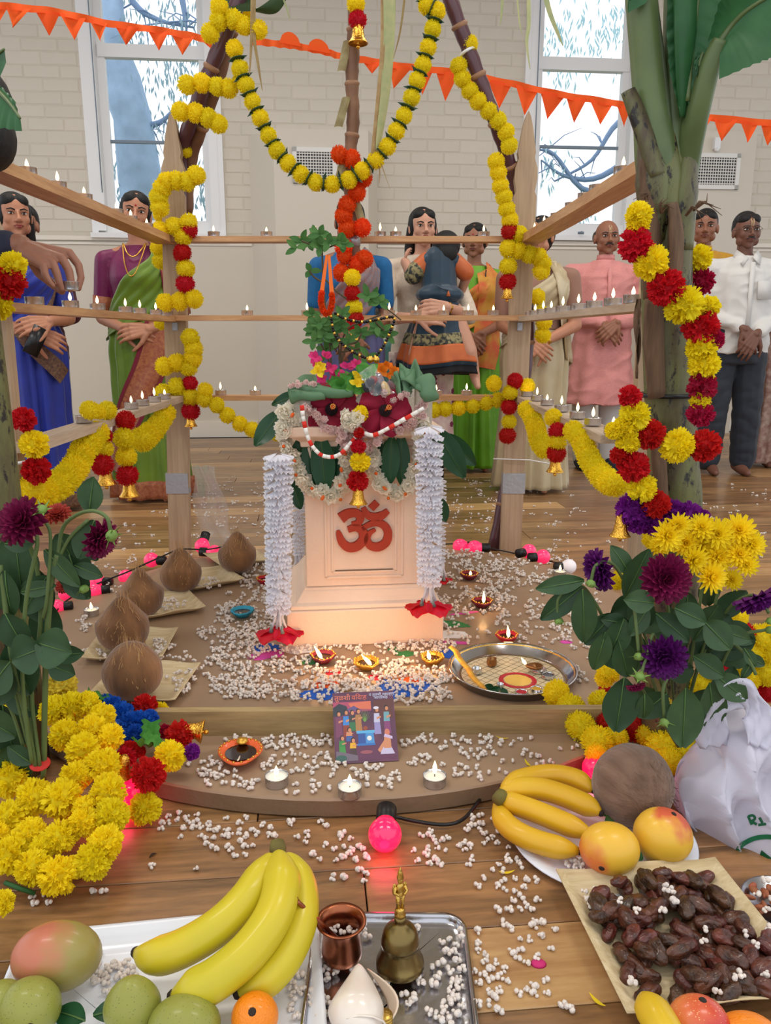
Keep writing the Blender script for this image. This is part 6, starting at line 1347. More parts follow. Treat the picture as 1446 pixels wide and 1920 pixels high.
# ================================================================ BANANA PLANTS AND BOUQUETS
def banana_mat():
    m = mat('banana_trunk', (112, 112, 62), .55, coat=.1, bump=.3, bscale=30); n = m.node_tree.nodes; L = m.node_tree.links; b = n['Principled BSDF']; tcn = n.new('ShaderNodeTexCoord')
    def nz(s, st, d=6):
        mp = n.new('ShaderNodeMapping'); mp.inputs['Scale'].default_value = st; L.new(tcn.outputs['Object'], mp.inputs[0]); x = n.new('ShaderNodeTexNoise'); x.inputs['Scale'].default_value = s; x.inputs['Detail'].default_value = d; x.inputs['Roughness'].default_value = .7; L.new(mp.outputs[0], x.inputs['Vector']); return x.outputs[0]
    def rp(i, p0, p1, c0, c1):
        r = n.new('ShaderNodeValToRGB'); r.color_ramp.elements[0].position = p0; r.color_ramp.elements[1].position = p1; r.color_ramp.elements[0].color = c0; r.color_ramp.elements[1].color = c1; L.new(i, r.inputs[0]); return r.outputs[0]
    base = rp(nz(11, (1, 1, .3)), .38, .62, lin((74, 58, 44)), lin((106, 108, 62)))
    mask = rp(nz(44, (1, 1, .5)), .54, .60, (0, 0, 0, 1), (1, 1, 1, 1)); mx = n.new('ShaderNodeMix'); mx.data_type = 'RGBA'; L.new(mask, mx.inputs[0]); L.new(base, mx.inputs[6]); mx.inputs[7].default_value = lin((34, 28, 26)); L.new(mx.outputs[2], b.inputs['Base Color']); return m
m_trunk = banana_mat(); m_petiole = mat('banana_petiole', (108, 124, 72), .5, noise_amt=.25, nscale=12, col2=(76, 92, 54), coat=.15); m_sheath = mat('dry_sheath', (120, 92, 66), .8, noise_amt=.4, nscale=20, col2=(74, 52, 38), bump=.6, bscale=60, stretch=(4, 4, .5))
m_bleaf = petal_mat('banana_leaf', (58, 112, 62), .3, .03, .4, col2=(44, 92, 54))
TD = 1.56
tr = thing('banana_plant', 'blotched banana trunk with cut leaf stalks tied to the front post', 'banana plant', PZ(1268, 1400, 0)); TO = tr.location.copy()
def tp(l): return [P(x, y, d)-TO for x, y, d in l]
def rpx(pts, rs): return [r/pxm(p+TO) for p, r in zip(pts, rs)]
base = P(1268, 1100, TD); pts = [Vector((base.x, TD, .0))-TO]+tp([(1268, 1000, TD), (1262, 860, TD), (1256, 740, TD), (1252, 620, TD), (1250, 500, TD), (1252, 400, TD), (1250, 320, TD), (1246, 250, TD)])
pp = cat_spline(pts, 6); rr_ = [54/1650*1.05]*len(pp)
b = MB(); rads = [.050-.006*(i/len(pp)) for i in range(len(pp))]; b.tube(pp, rads, 28, cap=True); b.build('trunk', m_trunk, tr)
def stalk(nm, l, rs, m, flat=None, parent=tr, n=14, off=None):
    q = tp(l) if off is None else [P(*a)-off for a in l]; pr = cat_spline(q, 7); k = len(pr); rr = []
    for i in range(k):
        f = i/(k-1)*(len(rs)-1); j = min(int(f), len(rs)-2); rr.append((rs[j]+(rs[j+1]-rs[j])*(f-j))/F*TD)
    return MB().tube(pr, rr, n, flat=flat).build(nm, m, parent)
stalk('leaf_stalk', [(1236, 390, 1.56), (1228, 290, 1.53), (1218, 150, 1.53), (1205, 20, 1.52), (1198, -60, 1.52)], [32, 34, 29, 26, 25], m_petiole)
stalk('leaf_stalk', [(1262, 380, 1.55), (1262, 220, 1.54), (1268, 80, 1.54), (1272, -60, 1.54)], [26, 26, 22, 22], m_petiole)
stalk('leaf_stalk', [(1274, 400, 1.57), (1282, 320, 1.55), (1306, 220, 1.50), (1330, 130, 1.47), (1352, 72, 1.45)], [26, 26, 20, 17, 12], m_petiole)
stalk('cut_stalk', [(1232, 330, 1.50), (1212, 260, 1.50), (1192, 205, 1.50), (1178, 170, 1.50)], [22, 22, 20, 17], m_trunk, .6)
stalk('rolled_leaf', [(1280, 220, 1.50), (1282, 160, 1.49), (1288, 60, 1.48), (1292, -60, 1.48)], [8, 20, 34, 42], m_bleaf, .45, n=20)
for l, rs in (([(1228, 450, 1.535), (1226, 340, 1.52), (1216, 235, 1.515)], [30, 40, 20]), ([(1278, 470, 1.54), (1284, 360, 1.535), (1300, 250, 1.525)], [26, 30, 12]), ([(1254, 420, 1.53), (1254, 330, 1.525), (1258, 220, 1.53)], [24, 30, 12])):
    stalk('sheath', l, rs, m_trunk, .7)
for l, rs in (([(1222, 560, 1.515), (1222, 430, 1.51), (1216, 300, 1.51)], [24, 30, 26]), ([(1266, 560, 1.50), (1268, 440, 1.50), (1262, 380, 1.50)], [20, 22, 14]), ([(1232, 745, 1.51), (1226, 640, 1.51), (1228, 560, 1.51)], [26, 30, 28]), ([(1246, 960, 1.51), (1236, 870, 1.50), (1228, 790, 1.51)], [16, 22, 14]), ([(1290, 950, 1.53), (1294, 850, 1.53), (1290, 760, 1.53)], [12, 12, 8])):
    stalk('dry_sheath', l, rs, m_sheath, .45)
for (px, py, dx) in ((1212, 380, -.3), (1240, 400, .1), (1286, 405, .5), (1300, 395, .8), (1252, 570, .1), (1290, 560, .2)):
    c = P(px, py, 1.49)-TO; b = MB()
    for k in range(5): b.tube([c, c+Vector((dx*.02+R_.uniform(-.01, .01), -.006, .015)), c+Vector((dx*.045+R_.uniform(-.02, .02), -.01, .03*R_.uniform(-.5, 1)))], [.0025, .0015, .0005], 4)
    b.build('torn_fibre', m_sheath, tr)
MB().lathe([(.0545, -.004), (.0575, -.003), (.0575, .003), (.0545, .004)], 32).build('cable_tie', m_tieb, tr, loc=P(1252, 740, TD)-TO+Vector((0, 0, 0)), rot=(0, -.02, 0))
# hanging dry shred by the post
o = MB().grid(lambda u, v: P(1198-4*v+(u-.5)*(14*math.sin(pi*min(1, v+.15))), 560+150*v, 1.70)+Vector((0, .01*math.sin(u*6+v*7), 0)), 4, 12).build('dry_shred', m_sheath, tr); o.location = -TO
def bleaf(nm, mid, wL, wR, parent, off, m=m_bleaf, sag=.02, thick=True):
    """banana blade: midrib points and left/right widths (vectors) at each"""
    mm = cat_spline([P(*a)-off for a in mid], 8); k = len(mm)-1
    def W_(l, f): f = f*(len(l)-1); j = min(int(f), len(l)-2); return Vector(l[j]).lerp(Vector(l[j+1]), f-j)
    def fn(u, v):
        i = min(k, int(round(v*k))); c = mm[i]; s = (u-.5)*2; w = W_(wL, v) if s < 0 else W_(wR, v); a = abs(s); return c+w*a+Vector((0, 0, -sag*a*a))+Vector((0, .0035*math.sin(v*95), .002*math.sin(v*95)))*a
    o = MB().grid(fn, 12, k).build(nm, m, parent); r = MB(); r.tube(mm, [.006*(1-.7*i/k) for i in range(k+1)], 7); r.build('midrib', m_petiole, o); return o
bleaf('leaf_blade', [(1350, 78, 1.45), (1372, 48, 1.44), (1400, 20, 1.42), (1450, -10, 1.39), (1520, -40, 1.36)], [(-.02, 0, .02), (-.03, -.02, .05), (-.03, -.02, .07), (-.03, -.02, .09), (-.03, 0, .08)], [(.0, -.01, -.04), (.03, -.05, -.05), (.05, -.06, -.06), (.06, -.06, -.07), (.06, -.05, -.06)], tr, TO)
bleaf('leaf_blade', [(1288, 190, 1.49), (1296, 110, 1.48), (1306, 30, 1.47), (1316, -60, 1.46)], [(-.01, 0, 0), (-.035, .0, 0), (-.045, .01, 0), (-.05, .01, 0)], [(.005, 0, 0), (.018, -.01, .0), (.028, -.02, 0), (.035, -.02, 0)], tr, TO)
bleaf('leaf_blade', [(1350, 80, 1.5), (1326, 88, 1.48), (1316, 105, 1.47), (1310, 125, 1.47)], [(0, 0, .01), (-.01, 0, .022), (-.012, 0, .01), (0, 0, 0)], [(0, 0, -.01), (.01, -.01, -.012), (.012, 0, -.005), (0, 0, 0)], tr, TO)
bleaf('leaf_blade', [(1196, -60, 1.5), (1190, -20, 1.48), (1180, 0, 1.48)], [(-.02, 0, 0), (-.01, 0, -.0), (0, 0, 0)], [(.03, 0, 0), (.02, 0, 0), (0, 0, 0)], tr, TO)
t2 = thing('banana_plant', 'second banana trunk cut off by the picture edge beside the dahlia bouquet', 'banana plant', (P(-36, 700, 1.52).x, 1.52, 0)); O2 = t2.location.copy()
MB().tube([Vector((0, 0, 0)), Vector((0, 0, .5)), Vector((-.005, 0, .95)), Vector((-.01, 0, 1.35))], [.052, .05, .048, .046], 24).build('trunk', m_trunk, t2)
stalk('leaf_stalk', [(-60, 300, 1.52), (-50, 180, 1.50), (-30, 120, 1.46)], [20, 16, 10], m_petiole, parent=t2, off=O2)
bleaf('leaf_blade', [(-30, 150, 1.46), (-10, 165, 1.44), (15, 190, 1.42), (38, 222, 1.40)], [(0, 0, .01), (.01, 0, .022), (.012, 0, .018), (0, 0, 0)], [(0, 0, -.01), (-.02, 0, -.028), (-.02, 0, -.02), (0, 0, 0)], t2, O2); bleaf('leaf_blade', [(-30, 120, 1.46), (-10, 105, 1.44), (8, 92, 1.42)], [(0, 0, .01), (0, 0, .015), (0, 0, 0)], [(0, 0, -.01), (0, 0, -.02), (0, 0, 0)], t2, O2)
# flowers
def petal_flower(name, rings, m, centre=None):
    """rings: (count, length, width, tilt, cup)"""
    b = MB()
    for ri, (n, L, w, tilt, cup) in enumerate(rings):
        for k in range(n):
            a = 2*pi*(k+.5*(ri % 2))/n+R_.uniform(-.06, .06); ca, sa = math.cos(a), math.sin(a); ct, st = math.cos(tilt+R_.uniform(-.08, .08)), math.sin(tilt)
            def fn(u, v):
                x = (u-.5)*2*w*math.sin(pi*(v*.86+.08))**.8; s = L*v; bend = cup*v*v; r = s*ct-bend*L*st; z = s*st-bend*L*ct*-.0+cup*L*.4*v*v+abs(u-.5)*w*1.4
                return Vector((ca*r-sa*x, sa*r+ca*x, z))
            b.grid(fn, 2, 4)
    o = b.build('tmp', m); me = o.data; bpy.data.objects.remove(o); return me
m_mag = petal_mat('magenta_dahlia', (150, 22, 84), .2, .05, .6, col2=(96, 8, 52)); m_pur = petal_mat('purple_dahlia', (118, 24, 122), .2, .05, .6, col2=(66, 8, 84)); m_mum = petal_mat('yellow_mum', (252, 226, 30), .3, .04, .6); m_rus = petal_mat('rust_dahlia', (190, 70, 60), .2, .05)
DAH = lambda m: petal_flower('d', [(14, 1.0, .20, -.12, .0), (14, .98, .20, .05, .1), (13, .90, .19, .22, .15), (13, .80, .17, .42, .2), (12, .68, .15, .62, .25), (11, .55, .13, .85, .3), (9, .42, .11, 1.1, .3), (7, .32, .09, 1.3, .3)], m)
dm, dp, dr_ = DAH(m_mag), DAH(m_pur), DAH(m_rus); MUM = petal_flower('m', [(15, 1.0, .12, .0, .1), (14, .95, .12, .25, .2), (12, .8, .11, .5, .2), (10, .62, .10, .8, .3), (8, .45, .08, 1.1, .3)], m_mum)
m_fstem = mat('flower_stem', (96, 116, 64), .6, noise_amt=.3, nscale=20); m_fleaf = petal_mat('dahlia_leaf', (58, 90, 50), .15, .25, .5, col2=(36, 62, 38)); m_calyx = mat('calyx_green', (112, 142, 66), .6)
def blossom(t, nm, me, px, py, D, r, face, scale=1):
    p = P(px, py, D); o = link(nm, me, t, p-t.location, Vector(face).to_track_quat('Z', 'Y').to_euler()); s = r/pxm(p); o.scale = (s, s, s*1.1)
    return o, p
def stem(t, pts, r=.003): pr = [P(*a)-t.location for a in pts]; return MB().tube(cat_spline(pr, 6), r, 7).build('stem', m_fstem, t)
def calyx(t, px, py, D, d, s=1):
    p = P(px, py, D)-t.location; b = MB(); b.lathe([(0, -.008*s), (.006*s, -.006*s), (.009*s, 0), (.006*s, .005*s), (0, .006*s)], 10)
    for k in range(6): a = k*pi/3; b.add([(0, 0, -.004*s), (.008*s*math.cos(a-.3), .008*s*math.sin(a-.3), 0), (.02*s*math.cos(a), .02*s*math.sin(a), .004*s), (.008*s*math.cos(a+.3), .008*s*math.sin(a+.3), 0)], [(0, 1, 2, 3)])
    b.build('calyx', m_calyx, t, loc=p, rot=Vector(d).to_track_quat('Z', 'Y').to_euler())
bq = thing('dahlia_bouquet', 'bouquet of purple dahlias and yellow chrysanthemums before the banana trunk', 'bouquet', PZ(1275, 1430, 0))
DB = 1.33
for px, py, r, f in ((1127, 1068, 42, (-.9, -.3, -.2)), (1420, 1118, 46, (.2, -.3, -.5)),): o, p = blossom(bq, 'purple_dahlia', dp, px, py, DB, r, f)
blossom(bq, 'magenta_dahlia', dm, 1248, 1085, 1.28, 50, (0, -1, .15)); blossom(bq, 'purple_dahlia', dp, 1245, 1232, 1.26, 46, (-.1, -1, -.1))
o, p = blossom(bq, 'dahlia_bud', dm, 1192, 1285, 1.25, 18, (.2, -.4, -1)); 
for px, py, r in ((1250, 1005, 34), (1285, 1018, 30), (1315, 990, 30), (1345, 1002, 34), (1385, 995, 34), (1408, 1022, 30), (1300, 1050, 32), (1345, 1045, 32), (1385, 1040, 30), (1332, 1082, 34), (1372, 1088, 22), (1270, 985, 28), (1400, 1060, 24), (1235, 1025, 22), (1315, 1025, 30)):
    blossom(bq, 'chrysanthemum', MUM, px, py, 1.36+R_.uniform(-.03, .03), r, (R_.uniform(-.4, .4), -1, R_.uniform(-.1, .7)))
bx = (1272, 1400, 1.42)
for s in ([bx, (1262, 1300, 1.40), (1255, 1180, 1.34), (1250, 1100, 1.30)], [bx, (1230, 1250, 1.38), (1185, 1130, 1.36), (1168, 1085, 1.34), (1145, 1055, 1.32), (1118, 1060, 1.31), (1108, 1092, 1.31)], [bx, (1310, 1250, 1.40), (1360, 1150, 1.38), (1400, 1118, 1.34), (1425, 1122, 1.32), (1442, 1150, 1.31)],
          [bx, (1290, 1280, 1.40), (1310, 1150, 1.38), (1320, 1070, 1.38)], [bx, (1300, 1280, 1.40), (1335, 1160, 1.38), (1350, 1090, 1.38)], [bx, (1215, 1250, 1.36), (1190, 1130, 1.30), (1192, 1160, 1.28), (1198, 1225, 1.27)], [bx, (1240, 1260, 1.36), (1226, 1190, 1.28), (1215, 1225, 1.26), (1203, 1262, 1.25)], [(1260, 1260, 1.3), (1244, 1290, 1.27), (1246, 1345, 1.26)], [bx, (1180, 1250, 1.36), (1110, 1120, 1.34), (1080, 1100, 1.32), (1048, 1120, 1.32), (1046, 1160, 1.32)], [(1370, 1200, 1.34), (1400, 1230, 1.32), (1418, 1265, 1.31)], [bx, (1330, 1300, 1.38), (1380, 1200, 1.36), (1440, 1180, 1.35)]): stem(bq, s)
for a in ((1108, 1095, 1.30, (-.3, -.2, -1)), (1446, 1165, 1.30, (0, -.3, -1)), (1198, 1232, 1.26, (-.2, -.5, -.9)), (1200, 1268, 1.24, (0, -.5, 1)), (1246, 1355, 1.25, (.1, -.2, -1)), (1048, 1165, 1.32, (0, -.2, -1)), (1444, 1182, 1.32, (0, -.4, -1))): calyx(bq, *a)
LV = [(1095, 1088, 1.32, -1, -.15, .10, .022), (1090, 1100, 1.32, -.7, -.6, .11, .026), (1092, 1105, 1.30, .1, -1, .12, .030), (1172, 1120, 1.34, .35, 1, .12, .030), (1180, 1075, 1.34, -.5, .8, .07, .022), (1150, 1150, 1.32, -.6, -.7, .09, .028), (1170, 1160, 1.30, -.3, -1, .09, .030), (1135, 1185, 1.30, -.2, -1, .09, .026), (1265, 1140, 1.26, .7, -.3, .07, .028), (1320, 1165, 1.30, .5, -.5, .08, .034), (1345, 1180, 1.30, .9, -.25, .08, .022), (1230, 1150, 1.28, .5, -.4, .09, .026),
      (1285, 1290, 1.26, 0, -1, .13, .042), (1170, 1270, 1.26, -.1, -1, .12, .042), (1208, 1300, 1.25, .1, -1, .06, .020), (1330, 1280, 1.30, .2, -1, .12, .034), (1300, 1230, 1.30, .8, -.5, .08, .028), (1340, 1265, 1.3, .8, -.6, .09, .030), (1225, 1130, 1.27, -.5, .1, .06, .026), (1160, 1200, 1.30, .3, -.9, .09, .03), (1250, 1300, 1.3, -.6, -.5, .08, .03), (1395, 1215, 1.32, .4, -.6, .05, .014), (1410, 1240, 1.32, -.4, -.8, .045, .012), (1400, 1230, 1.32, .9, -.4, .05, .014), (1280, 1180, 1.33, .0, .8, .09, .03), (1210, 1180, 1.36, -.3, .8, .09, .034), (1300, 1200, 1.37, .4, .8, .10, .034), (1250, 1230, 1.38, 0, .5, .11, .04), (1330, 1220, 1.39, .5, .2, .10, .036), (1190, 1230, 1.37, -.6, .1, .09, .034), (1280, 1340, 1.36, .4, .4, .09, .03), (1180, 1170, 1.31, -.9, .2, .06, .02), (1215, 1140, 1.3, -.4, -.6, .07, .022)]
for (px, py, D, dx, dz, L, w) in LV: leaf(bq, P(px, py, D)-bq.location, L*.82, w*.78, (dx, -.15, dz), m_fleaf, bend=R_.uniform(.05, .35))
for k in range(26):
    px, py = R_.uniform(1150, 1390), R_.uniform(1120, 1330); leaf(bq, P(px, py, R_.uniform(1.36, 1.44))-bq.location, R_.uniform(.05, .08), .022, (R_.uniform(-1, 1), -.2, R_.uniform(-1, .6)), m_fleaf, rib=False)
lb = thing('dahlia_bouquet', 'bouquet of magenta dahlias on long stems tied with a red band', 'bouquet', PZ(75, 1475, 0))
D1 = 1.28
blossom(lb, 'magenta_dahlia', dm, 42, 978, 1.20, 50, (-.1, -.8, .55)); blossom(lb, 'magenta_dahlia', dm, 186, 1010, 1.26, 40, (.9, -.45, -.25)); blossom(lb, 'rust_dahlia', dr_, 108, 965, 1.30, 26, (0, -.5, .9)); blossom(lb, 'magenta_dahlia', dm, 60, 1110, 1.42, 34, (.3, -.8, .1)); blossom(lb, 'rust_dahlia', dr_, 118, 1100, 1.42, 14, (.3, -.8, .4))
for s, r in (([(82, 1470, 1.29), (84, 1330, 1.27), (88, 1200, 1.26), (98, 1080, 1.25), (108, 1040, 1.25)], .0052), ([(108, 1050, 1.25), (118, 990, 1.25), (145, 965, 1.24), (175, 958, 1.23), (200, 970, 1.22), (208, 998, 1.22)], .0032), ([(104, 1060, 1.25), (130, 1010, 1.25), (165, 975, 1.25)], .003), ([(68, 1440, 1.27), (45, 1330, 1.26), (25, 1250, 1.25), (8, 1120, 1.25), (0, 1060, 1.25)], .0045), ([(60, 1430, 1.26), (48, 1340, 1.25), (42, 1240, 1.24), (50, 1120, 1.23), (70, 1020, 1.22), (60, 990, 1.22)], .0035), ([(75, 1440, 1.27), (60, 1300, 1.27), (75, 1180, 1.26), (72, 1080, 1.26), (52, 1010, 1.24)], .0036), ([(70, 1430, 1.28), (56, 1330, 1.28), (38, 1260, 1.27), (35, 1220, 1.26)], .0035), ([(50, 1420, 1.28), (20, 1330, 1.28), (-10, 1290, 1.28)], .003), ([(64, 1440, 1.28), (30, 1300, 1.27), (20, 1200, 1.26)], .003), ([(80, 1160, 1.25), (88, 1120, 1.24), (95, 1010, 1.24), (84, 975, 1.24)], .0028), ([(130, 1075, 1.27), (150, 1085, 1.27), (156, 1100, 1.27)], .002)): stem(lb, s, r)
calyx(lb, 210, 1005, 1.21, (.8, -.3, -.4), 1.2); calyx(lb, 158, 1105, 1.26, (.5, -.3, -.8)); calyx(lb, 78, 955, 1.20, (0, -.6, .8))
MB().lathe([(.016, -.002), (.018, 0), (.016, .002)], 14).build('red_band', mat('red_band', (190, 40, 30), .7), lb, loc=P(75, 1432, 1.275)-lb.location, rot=(.3, .1, 0))
for (px, py, D, dx, dz, L, w) in ((168, 960, 1.27, .2, 1, .06, .022), (80, 1215, 1.20, -.75, -.25, .055, .034), (70, 1205, 1.20, .8, -.2, .058, .034), (20, 1240, 1.22, -.5, -.6, .07, .03), (10, 1020, 1.22, .8, .1, .05, .016), (10, 1150, 1.23, .4, -.9, .07, .026), (85, 1030, 1.25, .5, -.6, .08, .018), (130, 1040, 1.27, .3, -1, .08, .020), (90, 1080, 1.26, -.4, -.5, .08, .026), (100, 1230, 1.25, .9, .15, .055, .016), (92, 1245, 1.25, .9, -.4, .045, .02), (40, 1110, 1.25, .8, .2, .06, .014), (60, 1430, 1.27, -.7, .6, .05, .018), (140, 1060, 1.26, .8, -.3, .05, .014), (110, 1000, 1.30, .4, -.8, .09, .034), (145, 1010, 1.30, -.2, -1, .09, .034), (10, 1070, 1.25, 0, -1, .08, .022), (25, 1200, 1.26, .2, -1, .10, .034), (70, 1340, 1.28, -.6, .6, .07, .02), (30, 1000, 1.28, 0, -1, .10, .04), (0, 1230, 1.24, -.2, -1, .09, .04), (30, 1380, 1.29, -.6, .5, .08, .03), (60, 1060, 1.30, .1, -1, .10, .035), (85, 1120, 1.31, 0, -1, .10, .03), (5, 1320, 1.31, .1, -1, .10, .04), (120, 1075, 1.28, .6, -.6, .06, .02), (178, 975, 1.26, -.4, -.9, .07, .024), (15, 1400, 1.30, .1, -.8, .08, .04), (158, 1000, 1.27, .4, -1, .05, .018)):
    leaf(lb, P(px, py, D)-lb.location, L, w, (dx, -.15, dz), m_fleaf, bend=R_.uniform(.05, .3))
# ================================================================ POPPED GRAINS
m_pop = mat('popped_grain', (246, 240, 234), .75, noise_amt=.14, nscale=120, col2=(206, 186, 170), subs=.15)
def pop_geo(seed, sub=True):
    rg = random.Random(seed); b = MB(); k = rg.randint(5, 7)
    for i in range(k):
        d = Vector((rg.uniform(-1, 1), rg.uniform(-1, 1), rg.uniform(-.5, .8))).normalized()*.0042; r = rg.uniform(.0030, .0046); b.ell(d+Vector((0, 0, .0045)), (r, r*rg.uniform(.7, 1.1), r*rg.uniform(.7, 1.1)), 7, 4, M=Euler((rg.uniform(0, 3), rg.uniform(0, 3), 0)).to_matrix())
    return b
PB = [pop_geo(i) for i in range(6)]; PMe = []
for b in PB:
    o = b.build('tmp', m_pop); PMe.append(o.data); bpy.data.objects.remove(o)
LOW = []
for s in range(5):
    rg = random.Random(s+50); b = MB()
    for i in range(4):
        d = Vector((rg.uniform(-1, 1), rg.uniform(-1, 1), rg.uniform(-.4, .7))).normalized()*.0042; r = rg.uniform(.0032, .0048); b.ell(d+Vector((0, 0, .0045)), (r, r, r*.85), 5, 3)
    LOW.append(b)
rg = random.Random(77)
def blocked(px, py):
    for (x0, y0, x1, y1) in BLK:
        if x0 < px < x1 and y0 < py < y1: return True
    return False
def scat(regs, z, blk=()):
    out = []
    for (cx, cy, rx, ry, n) in regs:
        for _ in range(n):
            while True:
                a, b = rg.uniform(-1, 1), rg.uniform(-1, 1)
                if a*a+b*b < 1: break
            px, py = cx+a*rx, cy+b*ry
            if any(x0 < px < x1 and y0 < py < y1 for (x0, y0, x1, y1) in blk): continue
            p = PZ(px, py, z); out.append(p)
            for _ in range(rg.choice((0, 0, 1, 1, 2, 3)) if n > 3 else 0): out.append(p+Vector((rg.gauss(0, .010), rg.gauss(0, .010), 0)))
    return out
def nover(l, d=.0085):
    out = []; cell = {}
    for p in l:
        k = (int(p.x/d), int(p.y/d)); ok = True
        for i in (-1, 0, 1):
            for j in (-1, 0, 1):
                for q in cell.get((k[0]+i, k[1]+j), ()):
                    if (p-q).length < d: ok = False
        if ok: cell.setdefault(k, []).append(p); out.append(p)
    return out
def indiv(pts, label, group, nm='popped_grain'):
    for p in pts:
        o = link(nm, rg.choice(PMe), None, p, (rg.uniform(-.3, .3), rg.uniform(-.3, .3), rg.uniform(0, 6))); s = rg.uniform(.8, 1.15); o.scale = (s,)*3; tag(o, label, 'popcorn', group)
def mass(pts, nm, label, s0=1.0):
    b = MB()
    for p in pts:
        L = rg.choice(LOW); a = rg.uniform(0, 6.28); ca, sa = math.cos(a)*s0*rg.uniform(.75, 1.15), math.sin(a)*s0; b.add([(p.x+v[0]*ca-v[1]*sa, p.y+v[0]*sa+v[1]*ca, p.z+v[2]*s0) for v in L.v], L.f)
    o = b.build(nm, m_pop); tag(o, label, 'popcorn', kind='stuff')
fl = scat([(640, 1575, 280, 40, 34), (470, 1560, 160, 30, 24), (330, 1545, 40, 22, 14), (900, 1560, 40, 30, 12), (440, 1600, 40, 12, 10), (655, 1605, 40, 14, 8), (800, 1600, 60, 18, 12), (1000, 1760, 110, 130, 34), (960, 1640, 60, 40, 10), (915, 1840, 38, 26, 24), (1000, 1880, 120, 30, 14), (925, 1700, 60, 60, 6), (660, 1650, 40, 12, 4), (70, 1690, 30, 14, 12), (330, 1640, 60, 30, 3), (230, 1680, 70, 20, 2), (1000, 1600, 80, 50, 10)], .0005,
           blk=[(585, 1700, 885, 1920), (690, 1530, 760, 1610), (936, 1440, 1330, 1560), (1060, 1690, 1446, 1920), (480, 1575, 560, 1700)])
fl = [p for p in nover(fl, .012) if ((p.x-DC[0])**2+(p.y-DC[1])**2)**.5 > DR+.008]
# keep clear of the plates
fl = [p for p in fl if (Vector((p.x, p.y))-Vector((PZ(1128, 1573, .006).x, PZ(1128, 1573, .006).y))).length > .165 and not (abs((PMD.inverted() @ p).x) < .14 and abs((PMD.inverted() @ p).y) < .14)]
tray_p = nover(scat([(200, 1820, 50, 26, 22), (555, 1860, 24, 60, 24), (120, 1905, 12, 12, 6), (215, 1850, 40, 16, 8)], .004), .010)
stl = nover(scat([(845, 1770, 24, 20, 8), (858, 1850, 16, 60, 20), (800, 1810, 30, 50, 5), (600, 1850, 14, 60, 10), (840, 1900, 24, 18, 12), (720, 1850, 20, 20, 2), (790, 1745, 14, 10, 3), (690, 1752, 10, 12, 2), (660, 1822, 8, 6, 2), (770, 1875, 20, 10, 3)], .0045), .010)
pl2 = nover(scat([(1085, 1622, 30, 10, 10), (1060, 1610, 14, 8, 4), (1265, 1615, 12, 6, 2), (1150, 1520, 6, 12, 3)], .008), .010)
dp_ = [PZ(x, y, z+.006) for x, y, z in ((1095, 1675, .022), (1103, 1688, .02), (1108, 1700, .02), (1118, 1672, .03), (1165, 1692, .052), (1195, 1712, .052), (1250, 1668, .05), (1262, 1672, .05), (1255, 1675, .055), (1264, 1693, .052), (1241, 1710, .05), (1325, 1748, .05), (1400, 1754, .045), (1418, 1775, .04), (1320, 1772, .05), (1375, 1834, .04), (1388, 1832, .04), (1180, 1840, .03), (1186, 1846, .03), (1435, 1830, .03), (1345, 1862, .03), (1440, 1745, .03))]
plt_ = nover(scat([(345, 1262, 24, 40, 34), (310, 1225, 20, 22, 22), (190, 1225, 16, 14, 8), (325, 1135, 26, 12, 18), (385, 1095, 28, 10, 22), (300, 1205, 20, 10, 6)], DZ+.009), .009)
cupp = [PZ(x, y, .040) for x, y in ((632, 1745), (642, 1752), (655, 1746), (615, 1752), (668, 1754))]
almp = [PZ(x, y, .034) for x, y in ((1435, 1655), (1418, 1680), (1444, 1690), (1438, 1712))]
front = nover(scat([(530, 1390, 110, 14, 60), (600, 1432, 120, 20, 50), (450, 1455, 80, 30, 26), (800, 1390, 60, 14, 20), (900, 1395, 80, 22, 26), (700, 1460, 60, 24, 22), (960, 1375, 90, 12, 16), (870, 1430, 110, 26, 22), (980, 1440, 70, 30, 10), (560, 1480, 60, 16, 12), (380, 1430, 50, 20, 12), (700, 1500, 80, 8, 4), (410, 1470, 60, 20, 14), (1060, 1380, 40, 30, 4), (900, 1455, 30, 10, 3)], DZ+.0005,
                    blk=[(410, 1390, 495, 1450), (622, 1290, 750, 1436), (497, 1440, 543, 1482), (634, 1460, 680, 1502), (793, 1436, 837, 1482)]), .0095)
front = [p for p in front if p.y < 1.578 and ((p.x-DC[0])**2+(p.y-DC[1])**2)**.5 < DR-.012]
N = len(fl)+len(tray_p)+len(stl)+len(pl2)+len(dp_)+len(cupp)+len(almp)
front.sort(key=lambda p: p.y); k = max(0, 300-N)
indiv(fl, 'white popped grain scattered on the floor boards in front of the platform', 'popped grains on the floor boards')
indiv(tray_p, 'white popped grain spilled on the white fruit tray', 'popped grains on the white tray'); indiv(stl, 'white popped grain on the steel tray round the bell', 'popped grains on the steel tray'); indiv(pl2, 'white popped grain on the round white plate', 'popped grains on the round plate')
indiv(dp_, 'white popped grain lying on the dark dates', 'popped grains on the dates'); indiv(cupp, 'white popped grain floating inside the copper cup', 'popped grains in the copper cup'); indiv(almp, 'white popped grain lying among the almonds', 'popped grains on the almonds')
indiv(front[:k], 'white popped grain on the platform step before the timber rail', 'popped grains on the platform step')
PB1 = [(843, 1210, 1078, 1320)]
